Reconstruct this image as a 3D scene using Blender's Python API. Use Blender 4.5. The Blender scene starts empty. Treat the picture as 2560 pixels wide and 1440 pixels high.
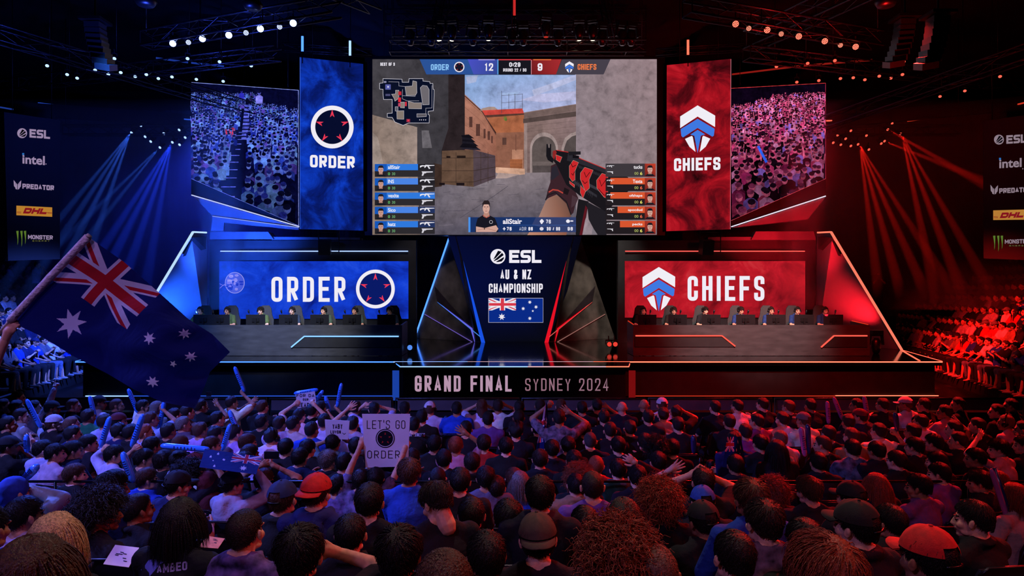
import bpy, math, random
import numpy as np
from mathutils import Vector, Matrix, Euler
S = bpy.context.scene
C = S.collection
PI = math.pi
CZ = 3.15                      # eye height above the arena floor
F = 2560*24/36.0               # focal length in pixels (frame taken as 2560x1440)
def P(px, py, d): return Vector(((px-1280)*d/F, d, CZ-(py-720)*d/F))

# ---------------------------------------------------------------- camera, world, exposure, main lights
cam = bpy.data.cameras.new('camera'); cam.lens = 24; cam.sensor_width = 36; cam.clip_end = 200; cam.clip_start = .05
camo = bpy.data.objects.new('camera', cam); C.objects.link(camo)
camo.location = (0, 0, CZ); camo.rotation_euler = (PI/2, 0, 0); S.camera = camo
W = bpy.data.worlds.new('world'); S.world = W; W.use_nodes = True
W.node_tree.nodes['Background'].inputs[0].default_value = (.08, .04, .16, 1)
W.node_tree.nodes['Background'].inputs[1].default_value = .008
S.view_settings.view_transform = 'Standard'; S.view_settings.look = 'None'
S.view_settings.exposure = 0; S.view_settings.gamma = 1; S.view_settings.use_curve_mapping = False
cy = S.cycles
cy.max_bounces = 4; cy.diffuse_bounces = 2; cy.glossy_bounces = 2; cy.transmission_bounces = 2
cy.transparent_max_bounces = 8; cy.volume_bounces = 0
cy.sample_clamp_indirect = 2.0; cy.sample_clamp_direct = 0; cy.caustics_reflective = False; cy.caustics_refractive = False
cy.use_denoising = True; cy.denoising_prefilter = 'FAST'; cy.use_adaptive_sampling = True; cy.adaptive_threshold = .02
cy.volume_step_rate = 4; cy.volume_max_steps = 64
BLUE = (.05, .12, 1.0); RED = (1.0, .014, .012); VIO = (.42, .16, 1.0)
def spot(name, loc, to, power, col, deg, blend=.6, size=.25):
    l = bpy.data.lights.new(name, 'SPOT'); l.energy = power; l.color = col; l.spot_size = math.radians(deg)
    l.spot_blend = blend; l.shadow_soft_size = size
    o = bpy.data.objects.new(name, l); C.objects.link(o); o.location = loc
    o.rotation_euler = (Vector(to)-Vector(loc)).to_track_quat('-Z', 'Y').to_euler(); return o
def area(name, loc, to, power, col, sx, sy):
    l = bpy.data.lights.new(name, 'AREA'); l.shape = 'RECTANGLE'; l.size = sx; l.size_y = sy; l.energy = power; l.color = col
    o = bpy.data.objects.new(name, l); C.objects.link(o); o.location = loc
    o.rotation_euler = (Vector(to)-Vector(loc)).to_track_quat('-Z', 'Y').to_euler(); return o
# house wash over the audience: blue from the left rig, red from the right rig, violet over the middle
spot('blue_wash_light', (-8.5, 15.0, 8.9), (-5.4, 8.6, 1.0), 9500, BLUE, 48)
spot('blue_wash_light', (-9.5, 4.0, 8.0), (-4.3, 7.4, .8), 5600, (.17, .19, 1.0), 60)
spot('red_wash_light', (8.5, 15.0, 8.9), (5.8, 8.6, 1.0), 13000, RED, 58)
spot('red_wash_light', (10.5, 5.0, 7.5), (4.6, 6.8, 1.0), 800, RED, 66)
spot('violet_wash_light', (-2.4, 1.0, 8.4), (-2.6, 6.6, 1.0), 430, (.6, .34, 1.0), 46)
spot('rose_wash_light', (1.6, .6, 8.2), (1.0, 5.0, 1.4), 130, (1.0, .4, .5), 56)
spot('rear_violet_light', (-3.4, -1.6, 6.2), (-1.6, 3.2, 1.6), 330, (.5, .3, 1.0), 70)
spot('rear_warm_light', (1.2, -1.8, 6.2), (1.2, 3.2, 1.8), 110, (1.0, .36, .42), 66)
spot('warm_top_light', (.4, 6.5, 9.0), (.2, 3.0, 1.6), 700, (1.0, .78, .7), 50)
# side stands
spot('blue_stand_light', (-8.5, 18.0, 6.0), (-16.3, 21.4, .8), 12000, (.06, .14, 1.0), 42, .9)
spot('red_stand_light', (8.5, 18.0, 6.0), (16.6, 22.4, .9), 9500, RED, 42, .9)
spot('red_near_light', (6.5, 2.6, 6.2), (2.3, 2.8, 1.8), 420, (1.0, .05, .05), 60, .9)
# stage key lights on the two desks and the centre
spot('stage_key_light', (-6.0, 12.5, 9.6), (-6.6, 20.6, 2.1), 9000, (.92, .94, 1.0), 28, .8)
spot('stage_key_light', (6.4, 12.5, 9.6), (6.9, 20.6, 2.1), 10000, (1.0, .92, .88), 30, .8)
spot('blue_stage_light', (-9.0, 14.0, 9.0), (-8.3, 20.2, 1.6), 6500, (.04, .2, 1.0), 38, .8)
spot('crystal_light', (3.0, 18.0, 9.4), (3.4, 25.5, 3.4), 2600, (1.0, .88, .78), 22, .9)
spot('crystal_light', (-3.0, 18.0, 9.4), (-3.2, 25.5, 3.0), 900, (.9, .8, .9), 22, .9)
# uplights washing the two slanted wings and the wedges under the side screens
spot('blue_wing_light', (-11.75, 21.2, 1.3), (-10.7, 23.2, 3.3), 6500, (.015, .12, 1.0), 58, 1, .1)
spot('red_wing_light', (11.75, 21.2, 1.3), (10.7, 23.2, 3.3), 3000, (1.0, .01, .02), 50, 1, .1)
spot('red_floor_light', (10.5, 14.5, 8.8), (13.3, 16.5, 0), 2200, RED, 34, .8)
spot('blue_wedge_light', (-9.4, 20.4, 2.3), (-9.6, 24.2, 5.9), 9000, (.02, .1, 1.0), 60, .9, .1)
spot('red_wedge_light', (9.4, 20.4, 2.3), (9.6, 24.2, 5.9), 6000, (1.0, .008, .02), 60, .9, .1)
spot('red_fascia_light', (7.0, 13.2, 7.5), (7.2, 18.6, .6), 6500, RED, 74, 1)
spot('blue_fascia_light', (-7.0, 13.2, 7.5), (-7.2, 18.6, .6), 900, BLUE, 70, 1)
# backdrop and roof washes
spot('blue_back_light', (-10.5, 24.8, 9.0), (-15.0, 31.5, 4.2), 3200, (.02, .05, 1.0), 80, .9)
spot('red_back_light', (10.5, 24.8, 9.0), (15.0, 31.5, 3.6), 420, RED, 80, .9)
spot('blue_roof_light', (-7.5, 14.0, 5.2), (-9.5, 19.0, 11.5), 3600, (.04, .09, 1.0), 125, .9)
spot('red_roof_light', (7.5, 14.0, 5.2), (9.0, 19.0, 11.5), 2400, RED, 125, .9)
spot('red_roof_light', (2.6, 17.0, 8.2), (2.0, 21.8, 11.0), 300, RED, 80, .9)

# ---------------------------------------------------------------- helpers
def lin(h):
    h = h.lstrip('#'); v = [int(h[i:i+2], 16)/255 for i in (0, 2, 4)]
    return tuple(x/12.92 if x <= .04045 else ((x+.055)/1.055)**2.4 for x in v)
def col(c): return lin(c) if isinstance(c, str) else c
MATS = {}
def mat(name, color='#101014', rough=.6, metal=0, var=.25, scale=20, bump=0, bscale=60, spec=.4, objcol=False, stretch=None):
    if name in MATS: return MATS[name]
    m = bpy.data.materials.new(name); m.use_nodes = True; t = m.node_tree; n = t.nodes; b = n['Principled BSDF']
    tc = n.new('ShaderNodeTexCoord'); nz = n.new('ShaderNodeTexNoise'); nz.inputs['Scale'].default_value = scale; nz.inputs['Detail'].default_value = 4
    src = tc.outputs['Object']
    if stretch:
        mp = n.new('ShaderNodeMapping'); mp.inputs['Scale'].default_value = stretch; t.links.new(src, mp.inputs[0]); src = mp.outputs[0]
    t.links.new(src, nz.inputs['Vector'])
    mx = n.new('ShaderNodeMix'); mx.data_type = 'RGBA'; mx.blend_type = 'MULTIPLY'; mx.inputs[0].default_value = 1
    rp = n.new('ShaderNodeMapRange'); rp.inputs['From Min'].default_value = .3; rp.inputs['From Max'].default_value = .7
    rp.inputs['To Min'].default_value = 1-var; rp.inputs['To Max'].default_value = 1+var
    t.links.new(nz.outputs['Fac'], rp.inputs['Value'])
    if objcol:
        oi = n.new('ShaderNodeObjectInfo'); t.links.new(oi.outputs['Color'], mx.inputs[6])
    else: mx.inputs[6].default_value = (*col(color), 1)
    t.links.new(rp.outputs[0], mx.inputs[7]); t.links.new(mx.outputs[2], b.inputs['Base Color'])
    b.inputs['Roughness'].default_value = rough; b.inputs['Metallic'].default_value = metal; b.inputs['Specular IOR Level'].default_value = spec
    if bump:
        n2 = n.new('ShaderNodeTexNoise'); n2.inputs['Scale'].default_value = bscale; n2.inputs['Detail'].default_value = 3
        t.links.new(src, n2.inputs['Vector'])
        bp = n.new('ShaderNodeBump'); bp.inputs['Strength'].default_value = bump; bp.inputs['Distance'].default_value = .02
        t.links.new(n2.outputs['Fac'], bp.inputs['Height']); t.links.new(bp.outputs[0], b.inputs['Normal'])
    MATS[name] = m; return m
def glow(name, color, strength, sampling='AUTO'):
    if name in MATS: return MATS[name]
    m = bpy.data.materials.new(name); m.use_nodes = True; t = m.node_tree
    t.nodes.remove(t.nodes['Principled BSDF']); e = t.nodes.new('ShaderNodeEmission')
    e.inputs[0].default_value = (*col(color), 1); e.inputs[1].default_value = strength
    t.links.new(e.outputs[0], t.nodes['Material Output'].inputs[0]); m.cycles.emission_sampling = sampling
    MATS[name] = m; return m
def led_mat(name, noise=None, strength=1.0):
    """a lit display: per-corner picture colours, optionally mixed with a cloudy pattern that is part of the displayed picture"""
    if name in MATS: return MATS[name]
    m = bpy.data.materials.new(name); m.use_nodes = True; t = m.node_tree; n = t.nodes
    n.remove(n['Principled BSDF']); e = n.new('ShaderNodeEmission'); e.inputs[1].default_value = strength
    a = n.new('ShaderNodeVertexColor'); a.layer_name = 'Col'; out = a.outputs[0]
    if noise:
        tc = n.new('ShaderNodeTexCoord'); nz = n.new('ShaderNodeTexNoise')
        nz.inputs['Scale'].default_value = noise[0]; nz.inputs['Detail'].default_value = 7; nz.inputs['Roughness'].default_value = .62; nz.inputs['Distortion'].default_value = noise[2]
        t.links.new(tc.outputs['Object'], nz.inputs['Vector'])
        r = n.new('ShaderNodeValToRGB'); el = r.color_ramp.elements
        cs = noise[1]; el[0].position = .3; el[1].position = .72
        el[0].color = (*cs[0], 1); el[1].color = (*cs[-1], 1)
        for i, c in enumerate(cs[1:-1]):
            x = el.new(.3+.42*(i+1)/(len(cs)-1)); x.color = (*c, 1)
        t.links.new(nz.outputs['Fac'], r.inputs[0])
        mx = n.new('ShaderNodeMix'); mx.data_type = 'RGBA'; mx.blend_type = 'MULTIPLY'; mx.inputs[0].default_value = 1
        t.links.new(out, mx.inputs[6]); t.links.new(r.outputs[0], mx.inputs[7]); out = mx.outputs[2]
    t.links.new(out, e.inputs[0]); t.links.new(e.outputs[0], n['Material Output'].inputs[0])
    m.cycles.emission_sampling = 'NONE'; MATS[name] = m; return m

def wloc(o):
    v = Vector((0, 0, 0))
    while o is not None: v = v+o.location; o = o.parent
    return v
def tag(o, label=None, cat=None, group=None, kind=None):
    if label: o['label'] = label
    if cat: o['category'] = cat
    if group: o['group'] = group
    if kind: o['kind'] = kind
    return o
def thing(name, label, cat, loc=(0, 0, 0), rz=0, group=None):
    o = bpy.data.objects.new(name, None); o.empty_display_size = .1; C.objects.link(o); o.location = loc; o.rotation_euler = (0, 0, rz)
    return tag(o, label, cat, group)
def mesh_np(name, V, L, N, mats=(), smooth=True, mi=None):
    """V verts (n,3), L flat loop vertex indices, N loops per face"""
    me = bpy.data.meshes.new(name); V = np.asarray(V, np.float32); L = np.asarray(L, np.int32); N = np.asarray(N, np.int32)
    me.vertices.add(len(V)); me.vertices.foreach_set('co', V.ravel()); me.loops.add(len(L)); me.loops.foreach_set('vertex_index', L)
    me.polygons.add(len(N)); me.polygons.foreach_set('loop_start', np.concatenate(([0], np.cumsum(N)[:-1])).astype(np.int32))
    me.polygons.foreach_set('use_smooth', np.full(len(N), smooth))
    for m in mats: me.materials.append(m)
    if mi is not None: me.polygons.foreach_set('material_index', np.asarray(mi, np.int32))
    me.update(calc_edges=True); return me
def link(name, me, parent=None, loc=None, rot=None, color=None):
    o = bpy.data.objects.new(name, me); C.objects.link(o)
    if parent is not None: o.parent = parent
    if loc is not None: o.location = loc
    if rot is not None: o.rotation_euler = rot
    if color is not None: o.color = (*color, 1)
    return o
class MB:
    def __init__(s): s.v = []; s.f = []; s.sm = []
    def add(s, vs, fs, smooth=False):
        n = len(s.v); s.v += [tuple(v) for v in vs]; s.f += [tuple(i+n for i in f) for f in fs]; s.sm += [smooth]*len(fs); return s
    def box(s, c, d, rot=None):
        vs = [Vector((x*d[0]/2, y*d[1]/2, z*d[2]/2)) for x in (-1, 1) for y in (-1, 1) for z in (-1, 1)]
        if rot is not None: vs = [rot @ v for v in vs]
        return s.add([v+Vector(c) for v in vs], [(0, 1, 3, 2), (4, 6, 7, 5), (0, 4, 5, 1), (2, 3, 7, 6), (0, 2, 6, 4), (1, 5, 7, 3)])
    def span(s, a, b): return s.box([(x+y)/2 for x, y in zip(a, b)], [abs(y-x) for x, y in zip(a, b)])
    def prism(s, pts, off):
        n = len(pts); off = Vector(off); a = [Vector(p) for p in pts]
        return s.add(a+[p+off for p in a], [tuple(range(n)), tuple(range(2*n-1, n-1, -1))]+[(i, i+n, (i+1) % n+n, (i+1) % n) for i in range(n)])
    def bar(s, a, b, w, h=None, up=(0, 0, 1)):
        a = Vector(a); b = Vector(b); h = h or w; t = (b-a).normalized(); u = Vector(up)
        if abs(t.dot(u)) > .95: u = Vector((0, 1, 0))
        x = t.cross(u).normalized()*w/2; y = x.cross(t).normalized()*h/2
        r = [a-x-y, a+x-y, a+x+y, a-x+y]; q = [p+b-a for p in r]
        return s.add(r+q, [(3, 2, 1, 0), (4, 5, 6, 7)]+[(i, (i+1) % 4, (i+1) % 4+4, i+4) for i in range(4)])
    def tube(s, pts, r, n=8, caps=True):
        pts = [Vector(p) for p in pts]; rr = r if isinstance(r, (list, tuple)) else [r]*len(pts); rings = []; prev = None
        for i, p in enumerate(pts):
            t = (pts[min(i+1, len(pts)-1)]-pts[max(i-1, 0)]).normalized()
            u = prev if prev is not None else (Vector((0, 0, 1)) if abs(t.z) < .9 else Vector((1, 0, 0)))
            x = t.cross(u).normalized(); y = x.cross(t).normalized(); prev = y
            rings.append([p+(x*math.cos(2*PI*k/n)+y*math.sin(2*PI*k/n))*rr[i] for k in range(n)])
        vs = [v for R in rings for v in R]; fs = []
        for i in range(len(pts)-1):
            fs += [(i*n+k, i*n+(k+1) % n, (i+1)*n+(k+1) % n, (i+1)*n+k) for k in range(n)]
        if caps: fs += [tuple(range(n-1, -1, -1)), tuple((len(pts)-1)*n+k for k in range(n))]
        return s.add(vs, fs, True)
    def build(s, name, m, parent=None, color=None):
        if parent is not None: w = wloc(parent)
        else: w = Vector((0, 0, 0))
        me = bpy.data.meshes.new(name); me.from_pydata([tuple(Vector(v)-w) for v in s.v], [], s.f)
        me.polygons.foreach_set('use_smooth', s.sm); me.materials.append(m); me.update()
        return link(name, me, parent, color=color)
def struct(name, mb, m, label=None):
    o = mb.build(name, m); return tag(o, label, None, None, 'structure')

# ---- flat pictures for displays and printed signs, drawn in a plane that stands in the hall
class Plane:
    def __init__(s, p0, n): s.p0 = Vector(p0); s.n = Vector(n).normalized(); s.o = Vector((0, 0, CZ))
    def at(s, x, y, lift=0):
        d = Vector(((x-1280)/F, 1, -(y-720)/F)); q = s.p0+s.n*lift
        return s.o+d*((q-s.o).dot(s.n)/d.dot(s.n))
def fillet(pts, closed, r):
    out = []; n = len(pts)
    for i, p in enumerate(pts):
        q = Vector(p[:2])
        if len(p) < 3 or (not closed and i in (0, n-1)): out.append(q); continue
        a = Vector(pts[i-1][:2])-q; b = Vector(pts[(i+1) % n][:2])-q; R = min(r, a.length*.5, b.length*.5)
        a.normalize(); b.normalize(); A = q+a*R; B = q+b*R
        for k in range(6):
            t = k/5; out.append(A*(1-t)**2+q*2*t*(1-t)+B*t*t)
    return out
def ribbon(pts, w, closed=False):
    n = len(pts); L = []; R = []
    for i in range(n):
        p = pts[i]; a = pts[i-1] if (i or closed) else None; b = pts[(i+1) % n] if (i < n-1 or closed) else None
        d1 = (p-a).normalized() if a is not None else None; d2 = (b-p).normalized() if b is not None else None
        if d1 is None: d1 = d2
        if d2 is None: d2 = d1
        n1 = Vector((-d1.y, d1.x)); n2 = Vector((-d2.y, d2.x)); m = n1+n2
        if m.length < 1e-6: m = n1
        m.normalize(); k = min(1.7, 1/max(.2, m.dot(n1)))
        L.append(p+m*w/2*k); R.append(p-m*w/2*k)
    return [[L[i], L[(i+1) % n], R[(i+1) % n], R[i]] for i in range(n if closed else n-1)]
_O = [([(0, 0, 1), (1, 0, 1), (1, 1, 1), (0, 1, 1)], 1)]
GL = {'O': _O, '0': _O, 'D': [([(0, 0), (1, 0, 1), (1, 1, 1), (0, 1)], 1)],
 'R': [([(0, -.0), (0, 1), (1, 1, 1), (1, .46, 1), (0, .46)], 0), ([(.45, .46), (1, 0)], 0)], 'E': [([(1, 1), (0, 1), (0, 0), (1, 0)], 0), ([(0, .52), (.85, .52)], 0)],
 'F': [([(1, 1), (0, 1), (0, 0)], 0), ([(0, .5), (.85, .5)], 0)], 'C': [([(1, .7), (1, 1, 1), (0, 1, 1), (0, 0, 1), (1, 0, 1), (1, .3)], 0)],
 'H': [([(0, 0), (0, 1)], 0), ([(1, 0), (1, 1)], 0), ([(0, .52), (1, .52)], 0)], 'I': [([(0, 0), (0, 1)], 0)],
 'S': [([(1, .8), (1, 1, 1), (0, 1, 1), (0, .54, 1), (1, .46, 1), (1, 0, 1), (0, 0, 1), (0, .2)], 0)],
 's': [([(1, 1), (0, 1, 1), (0, .5, 1), (1, .5, 1), (1, 0, 1), (0, 0)], 0)],
 'G': [([(1, .7), (1, 1, 1), (0, 1, 1), (0, 0, 1), (1, 0, 1), (1, .46), (.5, .46)], 0)], 'A': [([(0, 0), (.5, 1), (1, 0)], 0), ([(.18, .28), (.82, .28)], 0)],
 'N': [([(0, 0), (0, 1)], 0), ([(1, 0), (1, 1)], 0), ([(.05, .98), (.95, .02)], 0)], 'L': [([(0, 1), (0, 0), (1, 0)], 0)], 'Y': [([(0, 1), (.5, .45), (1, 1)], 0), ([(.5, .5), (.5, 0)], 0)],
 'U': [([(0, 1), (0, 0, 1), (1, 0, 1), (1, 1)], 0)], 'M': [([(0, 0), (0, 1)], 0), ([(1, 0), (1, 1)], 0), ([(.04, .98), (.5, .3), (.96, .98)], 0)], 'P': [([(0, 0), (0, 1), (1, 1, 1), (1, .43, 1), (0, .43)], 0)],
 'T': [([(0, 1), (1, 1)], 0), ([(.5, 1), (.5, 0)], 0)], 'B': [([(0, 0), (0, 1), (.92, 1, 1), (.92, .53, 1), (0, .53)], 0), ([(0, .53), (1, .53, 1), (1, 0, 1), (0, 0)], 0)],
 'Z': [([(0, 1), (1, 1), (0, 0), (1, 0)], 0)], 'V': [([(0, 1), (.5, 0), (1, 1)], 0)], 'K': [([(0, 0), (0, 1)], 0), ([(1, 1), (0, .45)], 0), ([(.3, .6), (1, 0)], 0)],
 'W': [([(0, 1), (.25, 0), (.5, .8), (.75, 0), (1, 1)], 0)], 'J': [([(1, 1), (1, 0, 1), (0, 0, 1), (0, .3)], 0)],
 '1': [([(.1, .78), (.6, 1), (.6, 0)], 0)], '2': [([(0, .72), (0, 1, 1), (1, 1, 1), (1, .6, 1), (0, 0), (1, 0)], 0)],
 '3': [([(0, .75), (0, 1, 1), (1, 1, 1), (1, .53, 1), (.4, .53)], 0), ([(.4, .53), (1, .53, 1), (1, 0, 1), (0, 0, 1), (0, .25)], 0)],
 '4': [([(.75, 0), (.75, 1), (0, .25), (1, .25)], 0)], '6': [([(.95, .8), (.95, 1, 1), (0, 1, 1), (0, 0, 1), (1, 0, 1), (1, .56, 1), (0, .56)], 0)],
 '7': [([(0, 1), (1, 1), (.35, 0)], 0)], '8': [([(0, .54, 1), (1, .54, 1), (1, 1, 1), (0, 1, 1)], 1), ([(0, 0, 1), (1, 0, 1), (1, .54, 1), (0, .54, 1)], 1)],
 '9': [([(.05, .2), (.05, 0, 1), (1, 0, 1), (1, 1, 1), (0, 1, 1), (0, .44, 1), (1, .44)], 0)],
 '&': [([(1, 0), (.12, .78), (.12, 1, 1), (.75, 1, 1), (.75, .65, 1), (0, .42, 1), (0, 0, 1), (.7, 0, 1), (1, .42)], 0)],
 '!': [([(0, 1), (0, .3)], 0), ([(0, .12), (0, 0)], 0)], "'": [([(0, 1.05), (0, .8)], 0)], '/': [([(0, 0), (1, 1)], 0)], ':': [([(0, .75), (0, .62)], 0), ([(0, .32), (0, .19)], 0)],
 '+': [([(0, .5), (1, .5)], 0), ([(.5, .2), (.5, .8)], 0)], '.': [([(0, .1), (0, 0)], 0)]}
KW = {'I': .0, 'M': 1.3, 'W': 1.4, '!': 0, "'": 0, ':': 0, '.': 0, '1': .75, 'L': .9, '/': .6}
FONTC = {}
class Sheet:
    """picture made of flat polygons; pixel coordinates of the photograph are only the drawing grid of the plane"""
    def __init__(s, plane): s.p = plane; s.v = []; s.f = []; s.c = []; s.z = 0
    clip = None
    def poly(s, pts, c, lift=None, cols=None):
        if s.clip:                      # keep only what lies above the slanted lower edge of the display
            f = lambda q: q[1]-(s.clip[0]+s.clip[1]*q[0]); out = []
            for i, q in enumerate(pts):
                p = pts[i-1]; a, b = f(p), f(q)
                if (a <= 0) != (b <= 0): t = a/(a-b); out.append((p[0]+(q[0]-p[0])*t, p[1]+(q[1]-p[1])*t))
                if b <= 0: out.append(q)
            if len(out) < 3: return
            pts = out
        if lift is None: s.z += .00006; lift = s.z
        n = len(s.v); s.v += [s.p.at(q[0], q[1], lift) for q in pts]; s.f.append(tuple(range(n, n+len(pts))))
        s.c += [col(k) for k in cols] if cols else [col(c)]*len(pts)
    def rect(s, x0, y0, x1, y1, c, **k): s.poly([(x0, y0), (x1, y0), (x1, y1), (x0, y1)], c, **k)
    def ell(s, x, y, rx, ry, c, n=24, a0=0, a1=2*PI, **k): s.poly([(x+rx*math.cos(a0+(a1-a0)*i/n), y+ry*math.sin(a0+(a1-a0)*i/n)) for i in range(n)], c, **k)
    def line(s, pts, w, c, closed=False):
        s.z += .00006
        for q in ribbon([Vector(p) for p in pts], w, closed): s.poly(q, c, s.z)
    def ring(s, x, y, r, w, c, n=48, sy=1): s.line([(x+r*math.cos(2*PI*i/n), y+sy*r*math.sin(2*PI*i/n)) for i in range(n)], w, c, True)
    def text(s, t, x0, x1, y0, y1, sw, c, skew=0, gap=.34, r=.42, slope=0, rot=0):
        ks = [KW.get(ch, 1) for ch in t]; n = len(t); m = t.count(' ')
        g = gap; U = sum(k for ch, k in zip(t, ks) if ch != ' ')
        Wd = (x1-x0-sw*(n-m)-sw*(.6*m+g*(n-1)))/max(.01, U+.6*m+g*(n-1))
        x = x0; H = y1-y0; s.z += .00006
        for ch, k in zip(t, ks):
            if ch == ' ': x += (Wd+sw)*(.6+g); continue
            for pts, cl in GL.get(ch, _O):
                pp = [((x+sw/2+q[0]*Wd*k), (y1-sw/2-q[1]*(H-sw)), *q[2:]) for q in pts]
                ex = fillet(pp, cl, r*Wd)
                if not cl and len(ex) > 1:   # run the open ends out to the cap line
                    for a, b in ((0, 1), (-1, -2)):
                        d = (ex[a]-ex[b])
                        if abs(d.x) < .02*abs(d.y) or abs(d.y) < .02*abs(d.x): ex[a] = ex[a]+d.normalized()*sw*.5
                for q in ribbon(ex, sw, bool(cl)):
                    s.poly([(v.x+(y1-v.y)*skew, v.y+(v.x-x0)*slope) for v in q], c, s.z)
            x += Wd*k+sw+(Wd+sw)*g
    def btext(s, t, x0, x1, y0, y1, c, bold=.0, slope=0, skew=0):
        key = (t, bold)
        if key not in FONTC:
            cu = bpy.data.curves.new('lettering', 'FONT'); cu.body = t; cu.offset = bold; cu.resolution_u = 3
            ob = bpy.data.objects.new('lettering', cu); TMP.collection.objects.link(ob); TVL.update()
            me = bpy.data.meshes.new_from_object(ob.evaluated_get(TVL.depsgraph))
            vs = [(v.co.x, v.co.y) for v in me.vertices]; fs = [tuple(p.vertices) for p in me.polygons]
            bpy.data.objects.remove(ob); bpy.data.curves.remove(cu); bpy.data.meshes.remove(me); FONTC[key] = (vs, fs)
        vs, fs = FONTC[key]; X = [v[0] for v in vs]; Y = [v[1] for v in vs]; a, b, e, g = min(X), max(X), min(Y), max(Y)
        s.z += .00006; n = len(s.v)
        for v in vs:
            u = (v[0]-a)/(b-a); w = (v[1]-e)/(g-e); s.v.append(s.p.at(x0+u*(x1-x0)+w*(y1-y0)*skew, y1-w*(y1-y0)+u*(x1-x0)*slope, s.z)); s.c.append(col(c))
        s.f += [tuple(i+n for i in f) for f in fs]
    def build(s, name, m, parent=None):
        w = wloc(parent) if parent is not None else Vector((0, 0, 0))
        me = bpy.data.meshes.new(name); me.from_pydata([tuple(v-w) for v in s.v], [], s.f)
        at = me.color_attributes.new('Col', 'FLOAT_COLOR', 'POINT')
        at.data.foreach_set('color', np.array([(*c, 1) for c in s.c], np.float32).ravel()); me.materials.append(m); me.update()
        return link(name, me, parent)
TMP = bpy.data.scenes.new('workshop'); TVL = TMP.view_layers[0]
rnd = random.Random(7)
# ---------------------------------------------------------------- materials of the hall and the set
M_FLOOR = mat('arena_floor_mat', '#141416', .38, 0, .35, 3, .25, 9)
M_GLOSS = mat('stage_gloss', '#08080a', .07, 0, .2, 2, 0, 60, .6)
M_BLACK = mat('black_cloth', '#0b0b0e', .9, 0, .3, 8, .2, 120)
M_WALL = mat('dark_wall', '#0c0c10', .85, 0, .3, 2)
M_PANEL = mat('set_panel', '#1b1b1f', .5, 0, .35, 3, .12, 30)
M_DESK = mat('desk_laminate', '#343436', .45, 0, .3, 2.2, .1, 40, .4, False, (1, 1, 4))
M_INSET = mat('desk_inset', '#1c1c1e', .5, 0, .15, 6)
M_METAL = mat('truss_metal', '#3a3a3e', .35, .9, .3, 10)
M_DARKM = mat('dark_metal', '#101013', .4, .6, .2, 12)
M_PLAST = mat('black_plastic', '#0a0a0c', .35, 0, .2, 30)
M_WING = mat('wing_fabric', '#5e5e66', .75, 0, .06, 3)
M_WEDGE = mat('wedge_paint', '#5c5c66', .55, 0, .12, 2)
M_CURT = mat('curtain_velvet', '#4a4a54', .95, 0, .4, 1.2, .3, 30, .2, False, (6, 1, .6))
M_STONE = mat('crystal_panel', '#6b625c', .45, 0, .6, 1.6, .1, 20)
M_RISER = mat('riser_carpet', '#0d0d10', .9, 0, .3, 30)
G_BLUE = glow('strip_blue', (.06, .22, 1.0), 2.2); G_BLUEW = glow('strip_ice', (.3, .5, 1.0), 1.7)
G_RED = glow('strip_red', (1.0, .09, .05), 2.6); G_REDW = glow('strip_coral', (1.0, .17, .09), 2.2)
G_WHITE = glow('strip_white', (.9, .85, 1.0), 1.0); G_PINK = glow('strip_pink', (.9, .55, .62), 1.0)
G_BDIM = glow('ribbon_blue', (.03, .12, .9), .8); G_RDIM = glow('ribbon_red', (.9, .05, .02), .7)

# ---------------------------------------------------------------- the hall
struct('floor', MB().span((-28, -7, -.1), (28, 36, 0)), M_FLOOR)
struct('ceiling', MB().span((-28, -7, 13.4), (28, 36, 13.6)), M_WALL)
struct('wall_rear', MB().span((-28, 35.6, 0), (28, 36, 13.4)), M_WALL)
struct('wall_left', MB().span((-28, -7, 0), (-27.6, 36, 13.4)), M_WALL)
struct('wall_right', MB().span((27.6, -7, 0), (28, 36, 13.4)), M_WALL)
struct('wall_front', MB().span((-28, -7, 0), (28, -6.6, 13.4)), M_WALL)
# floor drapes behind the stage
def curtain(name, x0, x1, y, z0, z1, label, bow=0):
    mb = MB(); n = 240; vs = []
    for i in range(n+1):
        u = i/n; x = x0+(x1-x0)*u; f = math.sin(u*(x1-x0)*5.2)*.09+math.sin(u*(x1-x0)*2.1+1)*.06
        vs += [(x, y+f-bow*(u-.5)**2*4, z0), (x, y+f*.8-bow*(u-.5)**2*4, z1)]
    mb.add(vs, [(2*i, 2*i+2, 2*i+3, 2*i+1) for i in range(n)], True)
    return tag(mb.build(name, M_CURT), label, 'curtain')
curtain('stage_curtain', -22.5, -7.4, 31.0, 0, 11.2, 'tall pleated drape washed blue, closing the hall beside the blue wing')
curtain('stage_curtain', 7.4, 22.5, 31.0, 0, 11.2, 'tall pleated drape, almost black, behind the red wing')
curtain('stage_curtain', -7.6, 7.6, 30.4, 0, 11.4, 'black drape directly behind the giant game screen')
# tiers for the audience nearest the eye
TIERS = [(6.95-.85*i, .187*(i+.6)) for i in range(9)]
def floor_at(d):
    z = 0
    for e, h in TIERS:
        if d < e: z = h
    return z
for i, (e, h) in enumerate(TIERS):
    y0 = TIERS[i+1][0] if i < 8 else -2.0
    mb = MB().span((-14, y0, 0), (14, e, h))
    tag(mb.build('seating_tier', M_RISER), None, None, None, 'structure')

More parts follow.
